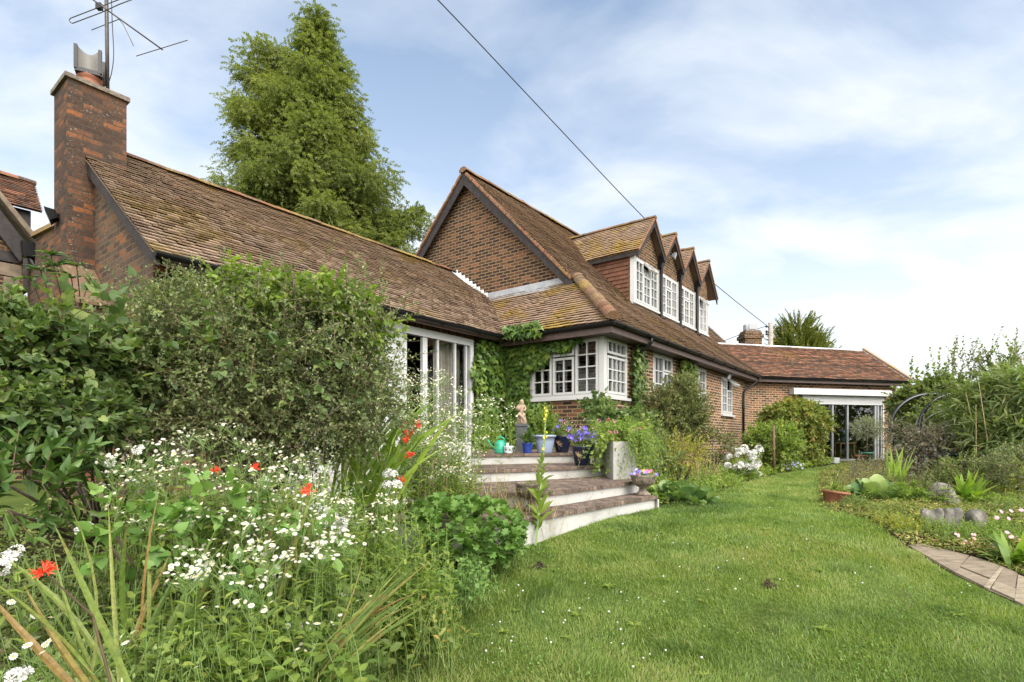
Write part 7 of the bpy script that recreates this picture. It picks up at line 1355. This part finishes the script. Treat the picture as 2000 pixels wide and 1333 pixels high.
# tv aerial on the chimney
bs = hw(-6.28, 4.62, 4.86); t = thing('tv_aerial', 'bent television aerial on a tall mast beside the chimney pot', 'aerial', bs); mb = MB(); mb.tube([bs, at(207, -70, bs[1])], .024, 8); mb.build('mast', M['aerial'], t, bs)
mb = MB(); A0, A1 = at(165, -12, bs[1]-.35), at(318, 98, bs[1]+.35); mb.tube([A0, A1], .010, 6); mb.build('boom', M['aerial'], t, bs)
def rod(pts, r=.006): mb = MB(); mb.tube(pts, r, 5); mb.build('element', M['aerial'], t, bs)
dl, dr = bs[1]+.10, bs[1]-.30
rod([at(262, -2, dr-.08), at(233, 9, dr), at(198, 25, bs[1]-.1), at(142, 46, dl), at(137, 44, dl), at(135, 40, dl), at(138, 36, dl), at(190, 16, bs[1]-.1), at(234, -1, dr)], .007)
rod([at(266, 110, bs[1]+.52), at(366, 79, bs[1]+.16)]); rod([at(179, 59, bs[1]+.25), at(232, 38, bs[1]+.03)]); rod([at(232, 38, bs[1]+.03), at(240, 47, bs[1]), at(261, 90, bs[1]-.05)], .005)
mb = MB(); q = at(194, 12, bs[1]-.08); mb.box(q[0]-.035, q[0]+.035, q[1]-.03, q[1]+.03, q[2]-.05, q[2]+.03); mb.build('junction_box', M['black plastic'], t, bs)
mb = MB(); mb.tube(smooth([at(216, -60, bs[1]-.04), at(219, 40, bs[1]-.06), at(222, 105, bs[1]-.05), at(218, 142, bs[1]-.04), at(211, 165, bs[1]-.03)], 5), .006, 5); mb.build('coax_cable', M['wire black'], t, bs)
# floodlights
def flood(label, p, u, s=1.0, mat='black plastic'):
    t = thing('floodlight', label, 'light', p, 0, 'security floodlights'); p = np.array(p); u = np.array(u, float); u /= np.linalg.norm(u); sd = np.cross(u, UP); sd /= np.linalg.norm(sd); w_ = np.cross(sd, u); mb = MB(); V = []
    for k, (h, w2) in ((0, (.05, .06)), (.11, (.09, .12))): V += [p+u*k*s+sd*a*w2*s+w_*b_*h*s for a, b_ in ((-1, -1), (1, -1), (1, 1), (-1, 1))]
    mb.add(V, [[0, 1, 2, 3], [4, 5, 6, 7], [0, 1, 5, 4], [1, 2, 6, 5], [2, 3, 7, 6], [3, 0, 4, 7]]); mb.build('lamp_housing', M[mat], t, p); mb = MB(); mb.poly([p+u*.113*s+sd*a*.105*s+w_*b_*.078*s for a, b_ in ((-1, -1), (1, -1), (1, 1), (-1, 1))]); mb.build('lens', M['grey metal'], t, p)
    mb = MB(); mb.tube([p, p-u*.09*s], .015*s, 6); mb.build('bracket', M['black plastic'], t, p)
flood('black floodlight tilted out from the chimney side', at(112, 420, 7.45), (-.75, -.55, -.35), 1.0)
flood('silver floodlight under the eaves above the sliding door', hw(-3.15, 2.1, 1.86), hw(-3.3, 1.2, 1.2)-hw(-3.15, 2.1, 1.86), .75, 'grey metal')
flood('small floodlight in the gable between the first two dormers', hw(6.75, 1.30, 5.45), hw(6.9, .6, 5.2)-hw(6.75, 1.30, 5.45), .9, 'grey metal')
flood('small floodlight under the eaves above the last ground floor window', hw(7.15, -.15, 1.80), hw(7.0, -1, 1.5)-hw(7.15, -.15, 1.80), .7, 'grey metal')
mb = MB(); mb.tube([hw(-6.1, 4.9, 4.27), hw(-4.6, 3.4, 3.17), hw(-3.3, 2.05, 2.16)], .004, 5); tag(mb.build('aerial_lead', M['twig']), 'thin pale cable running diagonally down the long wing roof', 'cable')
# neighbouring cottage at the far left
nb_ = hw(-8.2, 8.2, -EYE); t = thing('cottage', 'timber framed cottage with red tiled roof beyond the chimney at the far left', 'house', nb_, HROT); NE = (-8.2, 8.2, -EYE)
def nbb(mb, name, mat): return mb.build(name, M[mat], t, NE)
YN = 7.72; rx, rz = -6.62, 3.42
mb = MB(); mb.prism([(rx, YN, -.9), (rx, YN, 3.3), (-8.05, YN, 5.25), (-9.5, YN, 3.3), (-9.5, YN, -.9)], (0, .2, 0)); nbb(mb, 'wall', 'main brick')
mb = MB(); mb.prism([(rx+.06, YN-.14, rz-.12), (-8.05, YN-.14, 5.42), (-8.05, YN-.14, 5.12), (rx-.06, YN-.14, rz-.40)], (0, .05, 0)); mb.prism([(-9.6, YN-.14, rz-.2), (-8.05, YN-.14, 5.42), (-8.05, YN-.14, 5.12), (-9.6, YN-.14, rz-.5)], (0, .05, 0)); nbb(mb, 'bargeboard', 'dark timber')
mb = MB(); mb.prism([(rx+.16, YN-.22, rz-.06), (-8.05, YN-.22, 5.48), (-8.05, YN-.22, 5.56), (rx+.20, YN-.22, rz+.02)], (0, .5, 0)); nbb(mb, 'verge', 'old oak')
mb = MB(); mb.box(-9.5, rx-.02, YN-.03, YN-.002, 3.02, 3.2); nbb(mb, 'tie_beam', 'dark timber'); mb = MB(); mb.box(-9.5, rx-.02, YN-.025, YN-.002, 2.78, 2.99); mb.box(rx-.25, rx-.05, YN-.028, YN-.003, -.5, 2.76); nbb(mb, 'oak_beam', 'old oak')
mb = MB(); mb.tube([(rx+.02, YN-.2, rz-.2), (rx+.1, YN-.2, rz-.42), (rx+.45, YN-.45, rz-.75), (rx+.5, YN-.5, 0)], .045, 8); mb.prism([(rx-.06, YN-.28, rz-.05), (rx+.14, YN-.28, rz-.05), (rx+.12, YN-.28, rz-.3), (rx-.04, YN-.28, rz-.3)], (0, .2, 0)); nbb(mb, 'downpipe', 'black plastic')
pe = at(82, 412, 11.2); H_ = lambda q: np.array([(q[:2]-O2)@A, (q[:2]-O2)@B, q[2]-EYE])
e1 = H_(at(83, 416, 11.2)); r1 = H_(at(68, 362, 12.3)); e0 = e1+np.array((-5, 0, 0)); r0_ = r1+np.array((-5, 0, 0)); up_ = (r1-e1)*np.array((0, 1, 1)); ln = np.linalg.norm(up_); dx_ = r1[0]-e1[0]
o = tiles('roof', 'red tile', e0, (1, 0, 0), up_, [(0, 0), (5, 0), (5+dx_, ln), (0, ln)], parent=t, gauge=.12); o.location = -np.array(NE)+np.array(E0)
mb = MB(); halfround(mb, r0_, r1, .12); nbb(mb, 'ridge_tiles', 'red tile')
mb = MB(); mb.box(e0[0], e1[0]-.15, e1[1]+.15, e1[1]+.3, e1[2]-1.6, e1[2]+.02); mb.box(e1[0]-.3, e1[0]-.15, e1[1]+.3, e1[1]+3, e1[2]-1.6, e1[2]+.02); nbb(mb, 'boarded_wall', 'dark timber')
